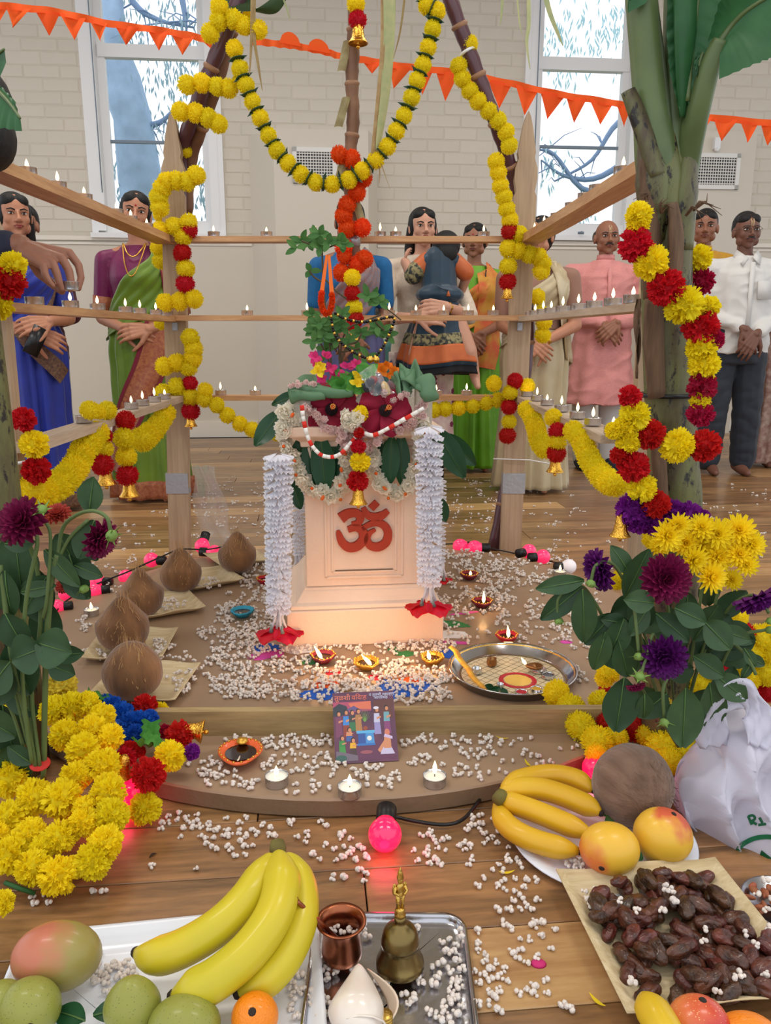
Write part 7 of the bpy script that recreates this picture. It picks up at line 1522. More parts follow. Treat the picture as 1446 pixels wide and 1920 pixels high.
rear_ = scat([(660, 1300, 240, 22, 150), (640, 1265, 200, 30, 230), (520, 1215, 110, 50, 170), (470, 1130, 60, 70, 110), (440, 1190, 60, 60, 70), (430, 1270, 50, 40, 60), (700, 1215, 160, 16, 90), (840, 1180, 60, 50, 60), (880, 1110, 80, 50, 110), (960, 1060, 110, 40, 120), (1000, 1120, 120, 60, 80), (1000, 1180, 90, 30, 40), (900, 1060, 90, 34, 70), (1080, 1230, 60, 60, 20), (560, 1060, 90, 20, 24), (480, 1075, 40, 30, 26), (210, 1175, 60, 30, 20), (220, 1105, 40, 10, 8), (840, 1290, 60, 24, 60), (150, 1230, 30, 30, 5), (900, 1220, 30, 10, 12), (780, 1270, 70, 30, 50)], DZ+.0005, blk=PB1)
def ok(p):
    if ((p.x-DC[0])**2+(p.y-DC[1])**2)**.5 > DR-.012 or p.y < 1.618: return False
    q = PM.inverted() @ p
    if abs(q.x) < .232 and abs(q.y) < .232: return False
    return True
rear_ = nover([p for p in rear_ if ok(p)], .0095)
cores = [c.location for c in COL.objects if c.parent is None and c.name.split('.')[0] in ('oil_lamp', 'tealight') and c.location.z < .1]
rear_ = [p for p in rear_ if all((p.xy-c.xy).length > .036 for c in cores) and (p.xy-pc.xy if False else p.xy-PZ(960, 1268, DZ).xy).length > .15]
pl_o = [o_.location.xy.copy() for o_ in COL.objects if o_.name.startswith('areca_plate')]
rear_ = [p for p in rear_ if all((p.xy-c).length > .11 for c in pl_o)]
mass(front[k:]+rear_+plt_, 'popped_grains', 'thick scatter of white popped grains on the platform round the pedestal')
heap = [p+Vector((rg.gauss(0, .006), rg.gauss(0, .006), .006)) for p in rear_ if rg.random() < .35]
mass(heap, 'popped_grains', 'second layer of white popped grains heaped before the pedestal plinth')
far = scat([(700, 950, 420, 60, 160), (420, 960, 90, 70, 90), (900, 950, 90, 50, 60), (1150, 1010, 200, 60, 70), (1000, 1045, 60, 14, 30), (250, 1030, 120, 50, 60), (1380, 980, 90, 80, 40)], .0005)
far = [p for p in far if ((p.x-DC[0])**2+(p.y-DC[1])**2)**.5 > DR+.02 and p.y > 1.3]; mass(far, 'popped_grains', 'sparse popped grains strewn over the floor behind the platform', .8)
# ================================================================ PEOPLE
def skin(name, c): return mat(name, c, .5, noise_amt=.06, nscale=20, subs=.08)
SK_ = {'a': skin('skin_warm', (186, 128, 98)), 'b': skin('skin_brown', (150, 100, 76)), 'c': skin('skin_dark', (116, 76, 60)), 'd': skin('skin_light', (204, 152, 126)), 'e': skin('skin_hand', (148, 98, 76))}
m_hairb = mat('black_hair', (12, 10, 10), .6, bump=.6, bscale=60, stretch=(6, 6, .6)); m_hairg = mat('grey_black_hair', (60, 54, 52), .5, bump=.6, bscale=60)
m_eyew = mat('eye_white', (226, 220, 214), .3); m_eyei = mat('iris', (28, 16, 12), .2); m_lip = {'a': mat('lip_rose', (150, 62, 62), .4), 'b': mat('lip_brown', (120, 66, 58), .45)}
def cloth(name, c, c2=None, ns=14, na=.3, rough=.75, bump=.12, bs=60, stretch=None, sheen=.1): return mat(name, c, rough, noise_amt=na if c2 else .08, nscale=ns, col2=c2, bump=bump, bscale=bs, stretch=stretch, sheen=sheen)
def cap(b, p, q, r0, r1, n=12):
    p, q = Vector(p), Vector(q); d = (q-p); L = d.length; 
    if L < 1e-5: b.ell(p, r0, n, 8); return
    M = d.to_track_quat('Z', 'Y').to_matrix(); pr = []
    for i in range(5): a = -pi/2+pi/2*i/4; pr.append((max(1e-5, r0*math.cos(a)), r0*math.sin(a)))
    for i in range(5): a = pi/2*i/4; pr.append((max(1e-5, r1*math.cos(a)), L+r1*math.sin(a)))
    b.lathe(pr, n, c=p, M=M)
def chain(b, pts, rs):
    for i in range(len(pts)-1): cap(b, pts[i], pts[i+1], rs[i], rs[i+1])
def hand_geo(b, w, d, nrm, curl=.5, s=1.0, side=1, spread=.12, thumb=True, fcurl=None):
    """w wrist, d pointing direction, nrm back-of-hand normal; side=+1 puts the thumb on cross(d,nrm)"""
    w, d, nrm = Vector(w), Vector(d).normalized(), Vector(nrm); nrm = (nrm-d*nrm.dot(d)).normalized(); x = d.cross(nrm)*side; s *= .095
    for k in range(4):
        f = (k-1.5)*.24; kn = w+d*s*.92+x*s*(-f)*.95
        cap(b, w+x*s*(-f)*.45, kn, s*.165, s*.135, 10)
    lens = [.42, .48, .44, .34]
    for k in range(4):
        f = (k-1.5)*.24; kn = w+d*s*.92+x*s*(-f)*.95; c = fcurl[k] if fcurl else curl; dd = (d-x*f*spread*2).normalized(); p = kn
        for j, (l, r) in enumerate(((1, .105), (.62, .092), (.48, .080))):
            a = c*(.6+.5*j); dd = (dd*math.cos(a)-nrm*math.sin(a)).normalized(); nn = nrm; q = p+dd*lens[k]*s*l*.95; cap(b, p, q, s*r*1.05, s*(r-.010), 9); p = q
    if thumb:
        p = w+d*s*.18+x*s*.30; dd = (d*.62+x*.72-nrm*.25).normalized(); 
        for l, r in ((.46, .15), (.36, .12), (.28, .10)): q = p+dd*s*l; cap(b, p, q, s*r, s*(r-.02), 9); p = q; dd = (dd*.8+d*.35-nrm*.25).normalized()
PROF_F = [(0, .150, .130, 0), (.15, .145, .130, 0), (.30, .140, .125, 0), (.42, .155, .125, 0), (.50, .165, .128, .005), (.56, .152, .118, .0), (.62, .128, .100, 0), (.68, .130, .106, 0), (.73, .140, .122, -.014), (.77, .138, .106, -.008), (.80, .118, .078, .0), (.825, .080, .060, .004), (.845, .055, .052, .005), (.86, .05, .05, .005)]
PROF_M = [(0, .13, .11, 0), (.30, .14, .12, 0), (.42, .155, .125, 0), (.50, .165, .125, 0), (.60, .158, .125, -.008), (.68, .160, .122, -.004), (.74, .166, .120, 0), (.775, .160, .105, 0), (.805, .132, .082, 0), (.83, .085, .062, .004), (.85, .058, .054, .004)]
def prof(P_, t, H, fat=1.0):
    t = max(P_[0][0], min(P_[-1][0], t))
    for a, b in zip(P_, P_[1:]):
        if a[0] <= t <= b[0]:
            f = (t-a[0])/(b[0]-a[0]); f = f*f*(3-2*f); return [(a[i]+(b[i]-a[i])*f)*H/1.62*(fat if i < 3 else 1) for i in (1, 2, 3)]
def loft(b, P_, H, z0, z1, grow=0.0, n=40, m=24, flare=None, fold=None, fat=1.0):
    vs = []
    for i in range(m+1):
        t = z0+(z1-z0)*i/m; rx, ry, cy = prof(P_, t, H, fat); fl = flare(t) if flare else 0
        for j in range(n):
            a = 2*pi*j/n; g = grow+fl+(fold(a, t) if fold else 0); vs.append(((rx+g)*math.sin(a), cy-(ry+g)*math.cos(a), t*H))
    b.add(vs, [(i*n+j, i*n+(j+1) % n, (i+1)*n+(j+1) % n, (i+1)*n+j) for i in range(m) for j in range(n)]+[tuple(range(n-1, -1, -1)), tuple(range(m*n, (m+1)*n))])
def wrap(P_, H, A, B, off, nu=24, nv=10, flare=None, fold=None, fat=1.0):
    """surface between edge curves A and B, each [(angle deg, t)], lying off metres outside the body"""
    def ev(l, f): f = f*(len(l)-1); j = min(int(f), len(l)-2); f -= j; return l[j][0]+(l[j+1][0]-l[j][0])*f, l[j][1]+(l[j+1][1]-l[j][1])*f
    def ev(l, f):
        q = cat_spline([Vector((x, y*100, 0)) for x, y in l], 6); k = f*(len(q)-1); j = min(int(k), len(q)-2); r = q[j].lerp(q[j+1], k-j); return r.x, r.y/100
    def fn(u, v):
        a0, t0 = ev(A, u); a1, t1 = ev(B, u); a = math.radians(a0+(a1-a0)*v); t = t0+(t1-t0)*v; rx, ry, cy = prof(P_, t, H, fat); g = off+(flare(t) if flare else 0)+(fold(u, v) if fold else 0)
        return Vector(((rx+g)*math.sin(a), cy-(ry+g)*math.cos(a), t*H))
    return MB().grid(fn, nu, nv)
def join_meshes(o, others):
    bm = bmesh.new(); bm.from_mesh(o.data)
    for q in others: bm.from_mesh(q.data)
    bm.to_mesh(o.data); bm.free(); o.data.polygons.foreach_set('use_smooth', [True]*len(o.data.polygons))
    for q in others: bpy.data.objects.remove(q)
def make_person(label, base, H, yaw, sk, sex='f', arms=None, hair='bun', head_turn=0.0, head_tilt=0.0, group=None, name='person', eyes=True, fat=1.0, glasses=False, mark=None, mous=False, legs=True, lip='b', armr=1.0, handcurl=.45, scale=1.0, feet=True):
    t = thing(name, label, 'person', base, (0, 0, yaw), group); P_ = PROF_F if sex == 'f' else PROF_M; m = SK_[sk]; s = H/1.62; hs = s if H > 1.3 else s*1.25
    b = MB(); loft(b, P_, H, .44, .845, -.008, 24, 16, fat=fat)
    sx = (.108 if sex == 'f' else .126)*H*fat
    J = arms or {}
    for sd in (-1, 1):
        A = J.get(sd) or [(sd*sx*1.3, .01, .62*H), (sd*.05, -.19*s*1.0, .565*H)]
        sh = Vector((sd*sx, .005, .785*H)); e, w = Vector(A[0]), Vector(A[1]); chain(b, [sh, e, w], [.050*s*armr, .040*s*armr, .026*s])
        cap(b, e.lerp(w, .25), e.lerp(w, .26), .040*s*armr, .038*s*armr)
    cap(b, (0, .008, .82*H), (0, -.004, .885*H), .048*s, .046*s); [cap(b, (q_*.02, .01, .825*H), (q_*sx, .006, .788*H), .036*s, .044*s) for q_ in (-1, 1)]
    if legs:
        for sd in (-1, 1): chain(b, [(sd*.085*s, 0, .48*H), (sd*.08*s, .0, .27*H), (sd*.085*s, .015, .045*H)], [.082*s, .055*s, .036*s])
        for sd in (-1, 1): chain(b, [(sd*.085*s, .03, .030*H), (sd*.095*s, -.07*s, .020*H), (sd*.10*s, -.145*s, .014*H)], [.036*s, .034*s, .020*s])
    body = remesh(b.build('body', m, t), .0105, 2)
    # head
    h = MB(); hc = Vector((0, -.004*s, H-.112*hs)); Rz = Matrix.Rotation(head_turn, 3, 'Z') @ Matrix.Rotation(head_tilt, 3, 'Y')
    def hp(x, y, z): return hc+Rz @ (Vector((x, y, z))*hs)
    def he(x, y, z, rx, ry, rz, n=18, m_=12): h.ell(hp(x, y, z), (rx*hs, ry*hs, rz*hs), n, m_, M=Rz)
    he(0, .012, .018, .074, .090, .088); he(0, -.018, -.030, .060, .066, .074); he(0, -.040, -.078, .030, .034, .028); he(0, -.060, -.092, .017, .016, .015)
    for sd in (-1, 1):
        he(sd*.034, -.052, -.024, .026, .024, .028); he(sd*.076, .010, -.012, .010, .019, .030); he(sd*.026, -.070, .016, .024, .012, .008); he(sd*.045, -.020, -.060, .022, .035, .028)
    h.tube([hp(0, -.078, .012), hp(0, -.092, -.010), hp(0, -.104, -.030), hp(0, -.096, -.038)], [.007*hs, .0085*hs, .0125*hs, .008*hs], 10)
    he(-.012, -.090, -.034, .009, .010, .007); he(.012, -.090, -.034, .009, .010, .007); he(0, -.080, -.054, .022, .012, .006); he(0, -.080, -.063, .018, .011, .006)
    cap(h, (0, .006, .835*H), hp(0, .012, -.05), .046*s, .045*s)
    heado = remesh(h.build('head', m, t), .0046 if H > 1.3 else .005, 2)
    hands = []
    if J.get('hands', True):
        hb = MB()
        for sd in (-1, 1):
            A = J.get(sd) or [(sd*sx*1.3, .01, .62*H), (sd*.05, -.19*s, .565*H)]; w = Vector(A[1]); hd = Vector(A[2]) if len(A) > 2 else Vector((-sd*.75, -.25, -.75)); nn = Vector(A[3]) if len(A) > 3 else Vector((sd*.2, -1, .3))
            cap(hb, w-(w-Vector(A[0])).normalized()*.03, w, .027*s, .024*s); hand_geo(hb, w, hd, nn, handcurl, s*1.02, -sd)
        hands = [remesh(hb.build('hands', m, t), .0040, 1)]
    join_meshes(body, [heado]+hands)
    # features
    if eyes:
        for sd in (-1, 1):
            e = MB(); c = hp(sd*.030, -.0735, .002); e.ell((0, 0, 0), (.0140*hs, .008*hs, .0054*hs), 12, 8, M=Rz); eo = e.build('eye', m_eyew, t, loc=c)
            MB().ell((0, -.0052*hs, 0), (.0066*hs, .0040*hs, .0056*hs), 10, 8).build('iris', m_eyei, eo)
            q = MB(); q.tube([hp(sd*.012, -.0835, .018)-c, hp(sd*.030, -.086, .0235)-c, hp(sd*.050, -.073, .019)-c], [.0032*hs, .0034*hs, .0016*hs], 6); q.build('eyebrow', m_hairb if not mous else m_hairg, t, loc=c)
            q = MB(); q.tube([hp(sd*.014, -.080, .001)-c, hp(sd*.030, -.0835, .0085)-c, hp(sd*.046, -.073, .003)-c], [.0014*hs, .0018*hs, .0012*hs], 5); q.build('eyelid_line', m_eyei, t, loc=c)
        q = MB(); c = hp(0, -.088, -.058)
        q.tube([hp(-.024, -.079, -.057)-c, hp(-.010, -.0905, -.0535)-c, hp(0, -.0915, -.0555)-c, hp(.010, -.0905, -.0535)-c, hp(.024, -.079, -.057)-c], [.001, .0038*hs, .0034*hs, .0038*hs, .001], 6)
        q.tube([hp(-.022, -.079, -.059)-c, hp(0, -.090, -.0635)-c, hp(.022, -.079, -.059)-c], [.001, .0052*hs, .001], 6); q.build('lips', m_lip[lip], t, loc=c)
    if mous: q = MB(); c = hp(0, -.092, -.045); q.tube([hp(-.028, -.078, -.054)-c, hp(-.012, -.092, -.046)-c, (0, 0, 0), hp(.012, -.092, -.046)-c, hp(.028, -.078, -.054)-c], [.002, .005*hs, .004*hs, .005*hs, .002], 6); q.build('moustache', m_hairg, t, loc=c)
    if mark:
        c = hp(0, -.083, .030); q = MB()
        if mark == 'dot': q.ell((0, 0, 0), (.005*hs, .003, .005*hs), 8, 6)
        else:
            for sd in (-1, 1): q.tube([hp(sd*.006, -.086, .022)-c, hp(sd*.007, -.083, .045)-c, hp(sd*.008, -.072, .064)-c], .0014, 5)
            q.tube([hp(-.006, -.087, .024)-c, hp(.006, -.087, .024)-c], .0014, 5); q.tube([hp(0, -.086, .030)-c, hp(0, -.080, .052)-c], .0013, 5)
        q.build('forehead_mark', mat('mark_red', (170, 30, 30), .6) if mark == 'dot' else mat('mark_cream', (230, 206, 160), .6), t, loc=c)
    if glasses:
        c = hp(0, -.09, 0); g = MB()
        for sd in (-1, 1):
            g.tube([hp(sd*.032+.026*math.cos(a), -.096+.006*abs(math.cos(a)), .000+.017*math.sin(a))-c for a in [k*pi/8 for k in range(17)]], .0011, 5)
            g.tube([hp(sd*.058, -.088, .006)-c, hp(sd*.080, .0, .006)-c], .0012, 5)
        g.tube([hp(-.006, -.098, .002)-c, hp(.006, -.098, .002)-c], .0012, 5); g.build('spectacles', mat('spectacle_frame', (120, 110, 100), .3, metal=.8), t, loc=c)
    # hair
    q = MB()
    def qe(x, y, z, rx, ry, rz): q.ell(hp(x, y, z), (rx*hs, ry*hs, rz*hs), 20, 14, M=Rz)
    hm = m_hairb
    if hair in ('bun', 'long', 'short'):
        top = .0 if hair != 'short' else .004
        k_ = .0 if hair == 'short' else 1; qe(0, .032, .036+top, .078+.002*k_, .084, .083); [(qe(q_*(.051+.003*k_), .034-.010*k_, .022-.010*k_, .028+.001*k_, .050+.010*k_, .050+.016*k_), qe(q_*.026, -.016, .064, .042, .052, .036)) for q_ in (-1, 1)]; qe(0, .055, .005-.02*k_, .062, .056, .055+.02*k_)
        if hair == 'bun': qe(0, .105, -.03, .042, .038, .042)
        if hair == 'long':
            for sd in (-1, 1): chain(q, [hp(sd*.062, .02, -.01), hp(sd*.070, .045, -.11), hp(sd*.075, .055, -.24)], [.030*hs, .030*hs, .022*hs])
            qe(0, .07, -.10, .078, .045, .12)
    elif hair == 'bald': 
        hm = m_hairg
        for sd in (-1, 1): qe(sd*.062, .040, .005, .022, .052, .040)
        qe(0, .085, -.005, .062, .028, .042)
    ho = remesh(q.build('hair', hm, t), .006, 1)
    if hair == 'bald': pass
    t['_H'] = H
    return t, hp
def ring_fold(n, amp, ph=0, z0=.6, amp0=.0):
    return lambda a, t: (amp0+amp*max(0, min(1, (z0-t)/z0)))*(math.sin(n*a+ph+1.3*math.sin(3*a+ph))*.7+math.sin(n*1.7*a+ph*2)*.4)
def saree(t, H, skirt_m, blouse_m, pallu_m, border_m, sex='f', arms=None, sleeve=.5, fat=1.0, pleat=11, hem=.018, side_=1, pallu=True, blouse_only=False, seed=1):
    P_ = PROF_F; s = H/1.62; fl = lambda k: .030*max(0, (.45-k)/.45)
    fold = ring_fold(pleat, .030, seed, .70, .002); fold_f = lambda a, k: fold(a, k)+(.013*max(0, 1-abs(((a+pi) % (2*pi))-pi)/.5)*math.sin(26*a)*max(0, min(1, (.58-k)/.2)))
    b = MB(); loft(b, P_, H, hem, .60, .022, 96, 40, fl, fold_f, fat); b.build('saree_skirt', skirt_m, t)
    if border_m: b = MB(); loft(b, P_, H, hem-.002, hem+.045, .0265, 96, 4, fl, fold_f, fat); b.build('hem_border', border_m, t)
    b = MB(); loft(b, P_, H, .60, .832, .010, 28, 14, fat=fat); sx = .108*H*fat
    for sd in (-1, 1):
        A = (arms or {}).get(sd) or [(sd*sx*1.3, .01, .62*H), (sd*.05, -.19*s, .565*H)]; sh = Vector((sd*sx, .005, .785*H)); e = Vector(A[0]); chain(b, [sh, sh.lerp(e, sleeve*2*.5+.25)], [.056*s, .052*s])
        cap(b, (sd*sx*.45, .008, .806*H), (sd*sx, .005, .788*H), .038*s, .052*s)
    remesh(b.build('blouse', blouse_m, t), .008, 2)
    if pallu:
        sd = side_; f = lambda u, v: .010*abs(math.sin(v*14+u*3))**1.5*(1-.3*u)+.005*math.sin(v*7)
        A = [(-sd*100, .60), (-sd*55, .66), (-sd*10, .735), (sd*30, .79), (sd*50, .838), (sd*85, .845), (sd*130, .80), (sd*150, .70)]; B = [(-sd*85, .53), (-sd*40, .56), (sd*20, .61), (sd*62, .68), (sd*80, .775), (sd*100, .80), (sd*140, .70), (sd*165, .55)]
        o = wrap(P_, H, A, B, .024, 40, 22, fold=f, fat=fat).build('pallu', pallu_m, t); mo = o.modifiers.new('s', 'SOLIDIFY'); mo.thickness = .003
        if border_m:
            B2 = [(a+(c-a)*.86, b_+(d-b_)*.86) for (a, b_), (c, d) in zip(A, B)]; f2 = lambda u, v: f(u, .86+.14*v); o = wrap(P_, H, B2, B, .029, 40, 4, fold=f2, fat=fat).build('pallu_border', border_m, t)
def garment(t, H, P_, m, z0, z1, grow, arms, sleeve, nm, fat=1.0, flare=None, fold=None, sr=(.060, .050, .040), wr=.004, sx=None, voxel=.008, wr_s=9, seed=0):
    b = MB(); loft(b, P_, H, z0, z1, grow, 64, 36, flare, fold, fat); s = H/1.62; sx = sx or (.108 if P_ is PROF_F else .126)*H*fat
    for sd in (-1, 1):
        A = arms.get(sd) or [(sd*sx*1.3, .01, .62*H), (sd*.05, -.19*s, .565*H)]; sh = Vector((sd*sx, .005, .782*H)); e, w = Vector(A[0]), Vector(A[1]); cap(b, (sd*sx*.35, .006, .812*H), (sd*sx, .005, .788*H), .050*s, sr[0]*s+.004)
        if sleeve >= 1: chain(b, [sh, e, e.lerp(w, min(1, sleeve-1))], [sr[0]*s, sr[1]*s, sr[2]*s])
        else: chain(b, [sh, sh.lerp(e, sleeve)], [sr[0]*s, sr[1]*s])
    o = remesh(b.build(nm, m, t), voxel, 3)
    displace(o, lambda x, y, z: noise.noise(Vector((x*wr_s+seed, y*wr_s, z*wr_s*.55)))*wr*1.4-abs(noise.noise(Vector((x*wr_s*.8+z*4, y*wr_s*.7+seed, z*wr_s*1.3-x*5))))*wr*2.2)
    return o
def at_px(px, D): return (px-723)/F*(D*cp-.12)

# --- green saree woman
m_gsar = cloth('green_saree', (108, 138, 22), (86, 116, 18), 10, .4, .45, sheen=.3); m_pblo = cloth('purple_blouse', (124, 22, 82), (104, 14, 66), 90, .4, .5); m_gold = cloth('copper_gold_border', (176, 112, 66), (140, 60, 44), 70, .5, .45, bump=.5, bs=90)
H = 1.63; x = at_px(256, 4.38); ar = {-1: [(-.215, .02, .99), (-.065, -.15, .93), (.85, -.15, -.10), (0, -1, .4)], 1: [(.205, .02, .99), (.07, -.17, .925), (-.85, -.2, -.1), (0, -1, .4)]}
t, hp = make_person('smiling woman in green saree and purple blouse behind the coconut-side shelves', (x, 4.38, 0), H, .05, 'a', arms=ar, hair='bun', head_turn=.25, head_tilt=.12, mark='dot', lip='a')
saree(t, H, m_gsar, m_pblo, m_gsar, None, arms=ar, sleeve=.62, seed=2)
for sd in (-1, 1):
    sh = Vector((sd*.108*H, .005, .785*H)); e = Vector(ar[sd][0]); b = MB(); b.tube([sh.lerp(e, .62), sh.lerp(e, .95)], [.0565*H/1.62, .0535*H/1.62], 18, cap=True); b.build('sleeve_band', m_gold, t)
o = wrap(PROF_F, H, [(20, .60), (-5, .44), (-45, .28), (-75, .12)], [(62, .60), (38, .44), (-5, .26), (-40, .10)], .052, 24, 10, flare=lambda k: .030*max(0, (.45-k)/.45), fold=lambda u, v: .004*math.sin(v*9+u*5)).build('gold_pallu_band', m_gold, t)
m_mar = cloth('maroon_edge', (120, 20, 44)); 
for A, B in (([(16, .60), (-9, .44), (-49, .28), (-79, .12)], [(22, .60), (-3, .44), (-43, .28), (-73, .12)]), ([(60, .60), (36, .44), (-7, .26), (-42, .10)], [(66, .60), (42, .44), (-1, .26), (-36, .10)])): wrap(PROF_F, H, A, B, .055, 24, 3, flare=lambda k: .030*max(0, (.45-k)/.45), fold=lambda u, v: .004*math.sin(u*5)).build('maroon_trim', m_mar, t)
o = wrap(PROF_F, H, [(48, .842), (52, .76), (60, .66), (64, .58)], [(92, .84), (100, .76), (104, .66), (104, .55)], .032, 20, 8, fold=lambda u, v: .005*math.sin(v*8+u*3)).build('gold_shoulder_pallu', m_gold, t); mo = o.modifiers.new('s', 'SOLIDIFY'); mo.thickness = .004
wrap(PROF_F, H, [(45, .842), (49, .76), (57, .66), (61, .58)], [(49, .842), (53, .76), (61, .66), (65, .58)], .036, 20, 2).build('maroon_trim', m_mar, t)
b = MB(); fl = lambda k: .030*max(0, (.45-k)/.45); loft(b, PROF_F, H, .014, .075, .034, 96, 4, fl, ring_fold(11, .030, 2, .70, .002)); b.build('hem_border', m_gold, t)
def necklace(t, H, m, drop, w=.06, r=.004, nm='necklace'):
    q = []
    for k in range(15):
        a = -1+2*k/14; z = .835*H-drop*(1-a*a); tt = z/H; rx, ry, cy = prof(PROF_F, tt, H); x_ = a*w; q.append((x_, cy-(ry+.034)*math.sqrt(max(0.05, 1-(x_/(rx+.03))**2)), z))
    MB().tube(cat_spline(q, 3), r, 6).build(nm, m, t)
m_gj = mat('gold_jewellery', (214, 160, 72), .3, metal=.9); necklace(t, H, m_gj, .07, .055); necklace(t, H, m_gj, .17, .06, .0035)
# --- blue saree woman
m_bsar = cloth('royal_blue_saree', (16, 44, 160), (10, 30, 124), 8, .4, .5, sheen=.3); m_bord = cloth('brown_gold_border', (126, 92, 60), (70, 40, 40), 80, .6, .5)
H = 1.57; x = at_px(28, 4.05); ar = {-1: [(-.20, -.02, .97), (.03, -.19, .91), (.8, -.1, -.35), (0, -1, .3)], 1: [(.20, -.03, .98), (.10, -.21, .96), (-.75, -.3, -.1), (0, -.9, .5)]}
t, hp = make_person('woman in royal blue saree with smartwatch and phone at the picture edge', (x, 4.05, 0), H, .45, 'a', arms=ar, hair='long', head_turn=.15, lip='a')
saree(t, H, m_bsar, m_bsar, m_bsar, m_bord, arms=ar, sleeve=.45, seed=4)
wrap(PROF_F, H, [(-20, .58), (5, .50), (40, .42)], [(-6, .60), (24, .53), (60, .46)], .050, 14, 4).build('gold_pallu_band', m_bord, t)
MB().box((0, 0, 0), (.072, .010, .14), (0, .5, .3)).build('phone', mat('phone_black', (22, 22, 26), .3), t, loc=(.03, -.26, .87)); b = MB(); b.lathe([(.032, -.010), (.034, 0), (.032, .010)], 16, M=Euler((0, 1.2, 0)).to_matrix()); b.box((0, -.032, 0), (.034, .010, .038)); b.build('smartwatch', m_tieb, t, loc=(.0, -.165, .925))
# --- half hidden person behind her
H = 1.62; x = at_px(46, 4.75); t, hp = make_person('person with black hair in maroon half hidden behind the blue saree woman', (x, 4.75, 0), H, .1, 'b', hair='short')
garment(t, H, PROF_F, cloth('maroon_dress', (84, 20, 40)), .30, .835, .02, {}, 1.4, 'tunic', flare=lambda k: .04*max(0, .55-k)); b = MB(); loft(b, PROF_F, H, .03, .46, .02, 48, 20, lambda k: .03*(1-k*2), ring_fold(9, .010)); b.build('white_skirt', cloth('white_cotton', (214, 214, 208)), t)
# --- grey saree woman behind the centre cane
m_gry = cloth('grey_silk', (112, 110, 124), (140, 96, 84), 60, .6, .45, sheen=.3); m_bb = cloth('turquoise_blouse', (16, 104, 158), (14, 84, 140), 40)
H = 1.60; x = at_px(656, 4.45); ar = {-1: [(-.195, .02, .99), (-.02, -.19, .90), (.7, -.2, -.6), (0, -1, .3)], 1: [(.195, .02, .99), (.06, -.20, .90), (-.7, -.2, -.6), (0, -1, .3)]}
t, hp = make_person('woman in grey saree and blue blouse hidden behind the centre cane', (x, 4.45, 0), H, -.02, 'b', arms=ar, hair='bun', head_turn=-.05)
saree(t, H, cloth('slate_saree', (92, 92, 140), (74, 74, 112), 9, .4, .5), m_bb, m_gry, None, arms=ar, sleeve=.45, seed=5)
b = MB(); b.lathe([(.029, -.005), (.031, 0), (.029, .005)], 16, M=Euler((0, 1.1, .4)).to_matrix()); b.build('red_wrist_thread', mr_, t, loc=(.065, -.19, .905))
# --- woman holding the child
m_flo = cloth('cream_floral', (224, 206, 190), (198, 160, 156), 16, .9, .8, stretch=(1, 1, .8)); m_crm = cloth('cream_lace', (228, 212, 192), (206, 186, 166), 60)
H = 1.60; x = at_px(793, 4.72); ar = {-1: [(-.235, -.17, .99), (-.05, -.43, .985), (.95, -.05, .05), (0, -1, .3)], 1: [(.255, -.17, 1.0), (.10, -.42, 1.04), (-.95, -.12, .02), (0, -1, .3)]}
t, hp = make_person('woman in cream floral tunic holding the child in her arms', (x, 4.72, 0), H, .03, 'd', arms=ar, hair='long', head_turn=.12, lip='a', handcurl=.75)
garment(t, H, PROF_F, m_crm, .40, .838, .020, ar, 1.45, 'tunic_top', flare=lambda k: .05*max(0, .56-k), wr=.005)
b = MB(); loft(b, PROF_F, H, .12, .50, .030, 72, 26, lambda k: .09*max(0, .5-k), ring_fold(7, .010, 1)); b.build('floral_skirt', m_flo, t)
def flora(px, py):   # small printed flowers follow the skirt surface
    pass
rg2 = random.Random(5)
m_fr, m_fg = cloth('print_maroon', (120, 40, 70)), cloth('print_blue', (120, 130, 170)); fb = MB()
for k in range(60):
    a, tt = rg2.uniform(-1.3, 1.3), rg2.uniform(.14, .48); rx, ry, cy = prof(PROF_F, tt, H); g = .033+.09*max(0, .5-tt)+ring_fold(7, .010, 1)(a, tt); c = Vector(((rx+g)*math.sin(a), cy-(ry+g)*math.cos(a), tt*H)); n_ = Vector((math.sin(a), -math.cos(a), 0)); xx = Vector((math.cos(a), math.sin(a), 0))
    fb.cm = k % 2
    for j in range(5): th = j*2*pi/5; q = c+(xx*math.cos(th)+Vector((0, 0, 1))*math.sin(th))*.010+n_*.001; fb.ell(q, (.007, .003, .007), 6, 4)
fb.build('printed_flowers', [m_fr, m_fg], t)
for k in range(2):
    sd = (-1, 1)[k]; b = MB(); cap(b, (sd*.085, .0, .22), (sd*.09, .0, .06), .060, .052); b.build('white_trouser_leg', cloth('white_cotton', (214, 214, 208)), t); b = MB(); chain(b, [(sd*.09, .03, .038), (sd*.10, -.07, .030), (sd*.105, -.15, .022)], [.042, .038, .026]); b.build('black_sock', m_tieb, t)
b = MB(); b.lathe([(.029, -.005), (.0305, 0), (.029, .005)], 16, M=Euler((0, 1.5, 0)).to_matrix()); b.build('gold_bangle', m_gj, t, loc=(-.075, -.405, .985)); b = MB(); b.lathe([(.029, -.006), (.0305, 0), (.029, .006)], 16, M=Euler((0, 1.5, 0)).to_matrix()); b.lathe([(0, -.002), (.014, 0), (0, .003)], 14, c=(0, -.031, 0), M=Euler((pi/2, 0, 0)).to_matrix()); b.build('gold_watch', m_gj, t, loc=(.12, -.395, 1.038)); Y_E = 4.72; X_E = x
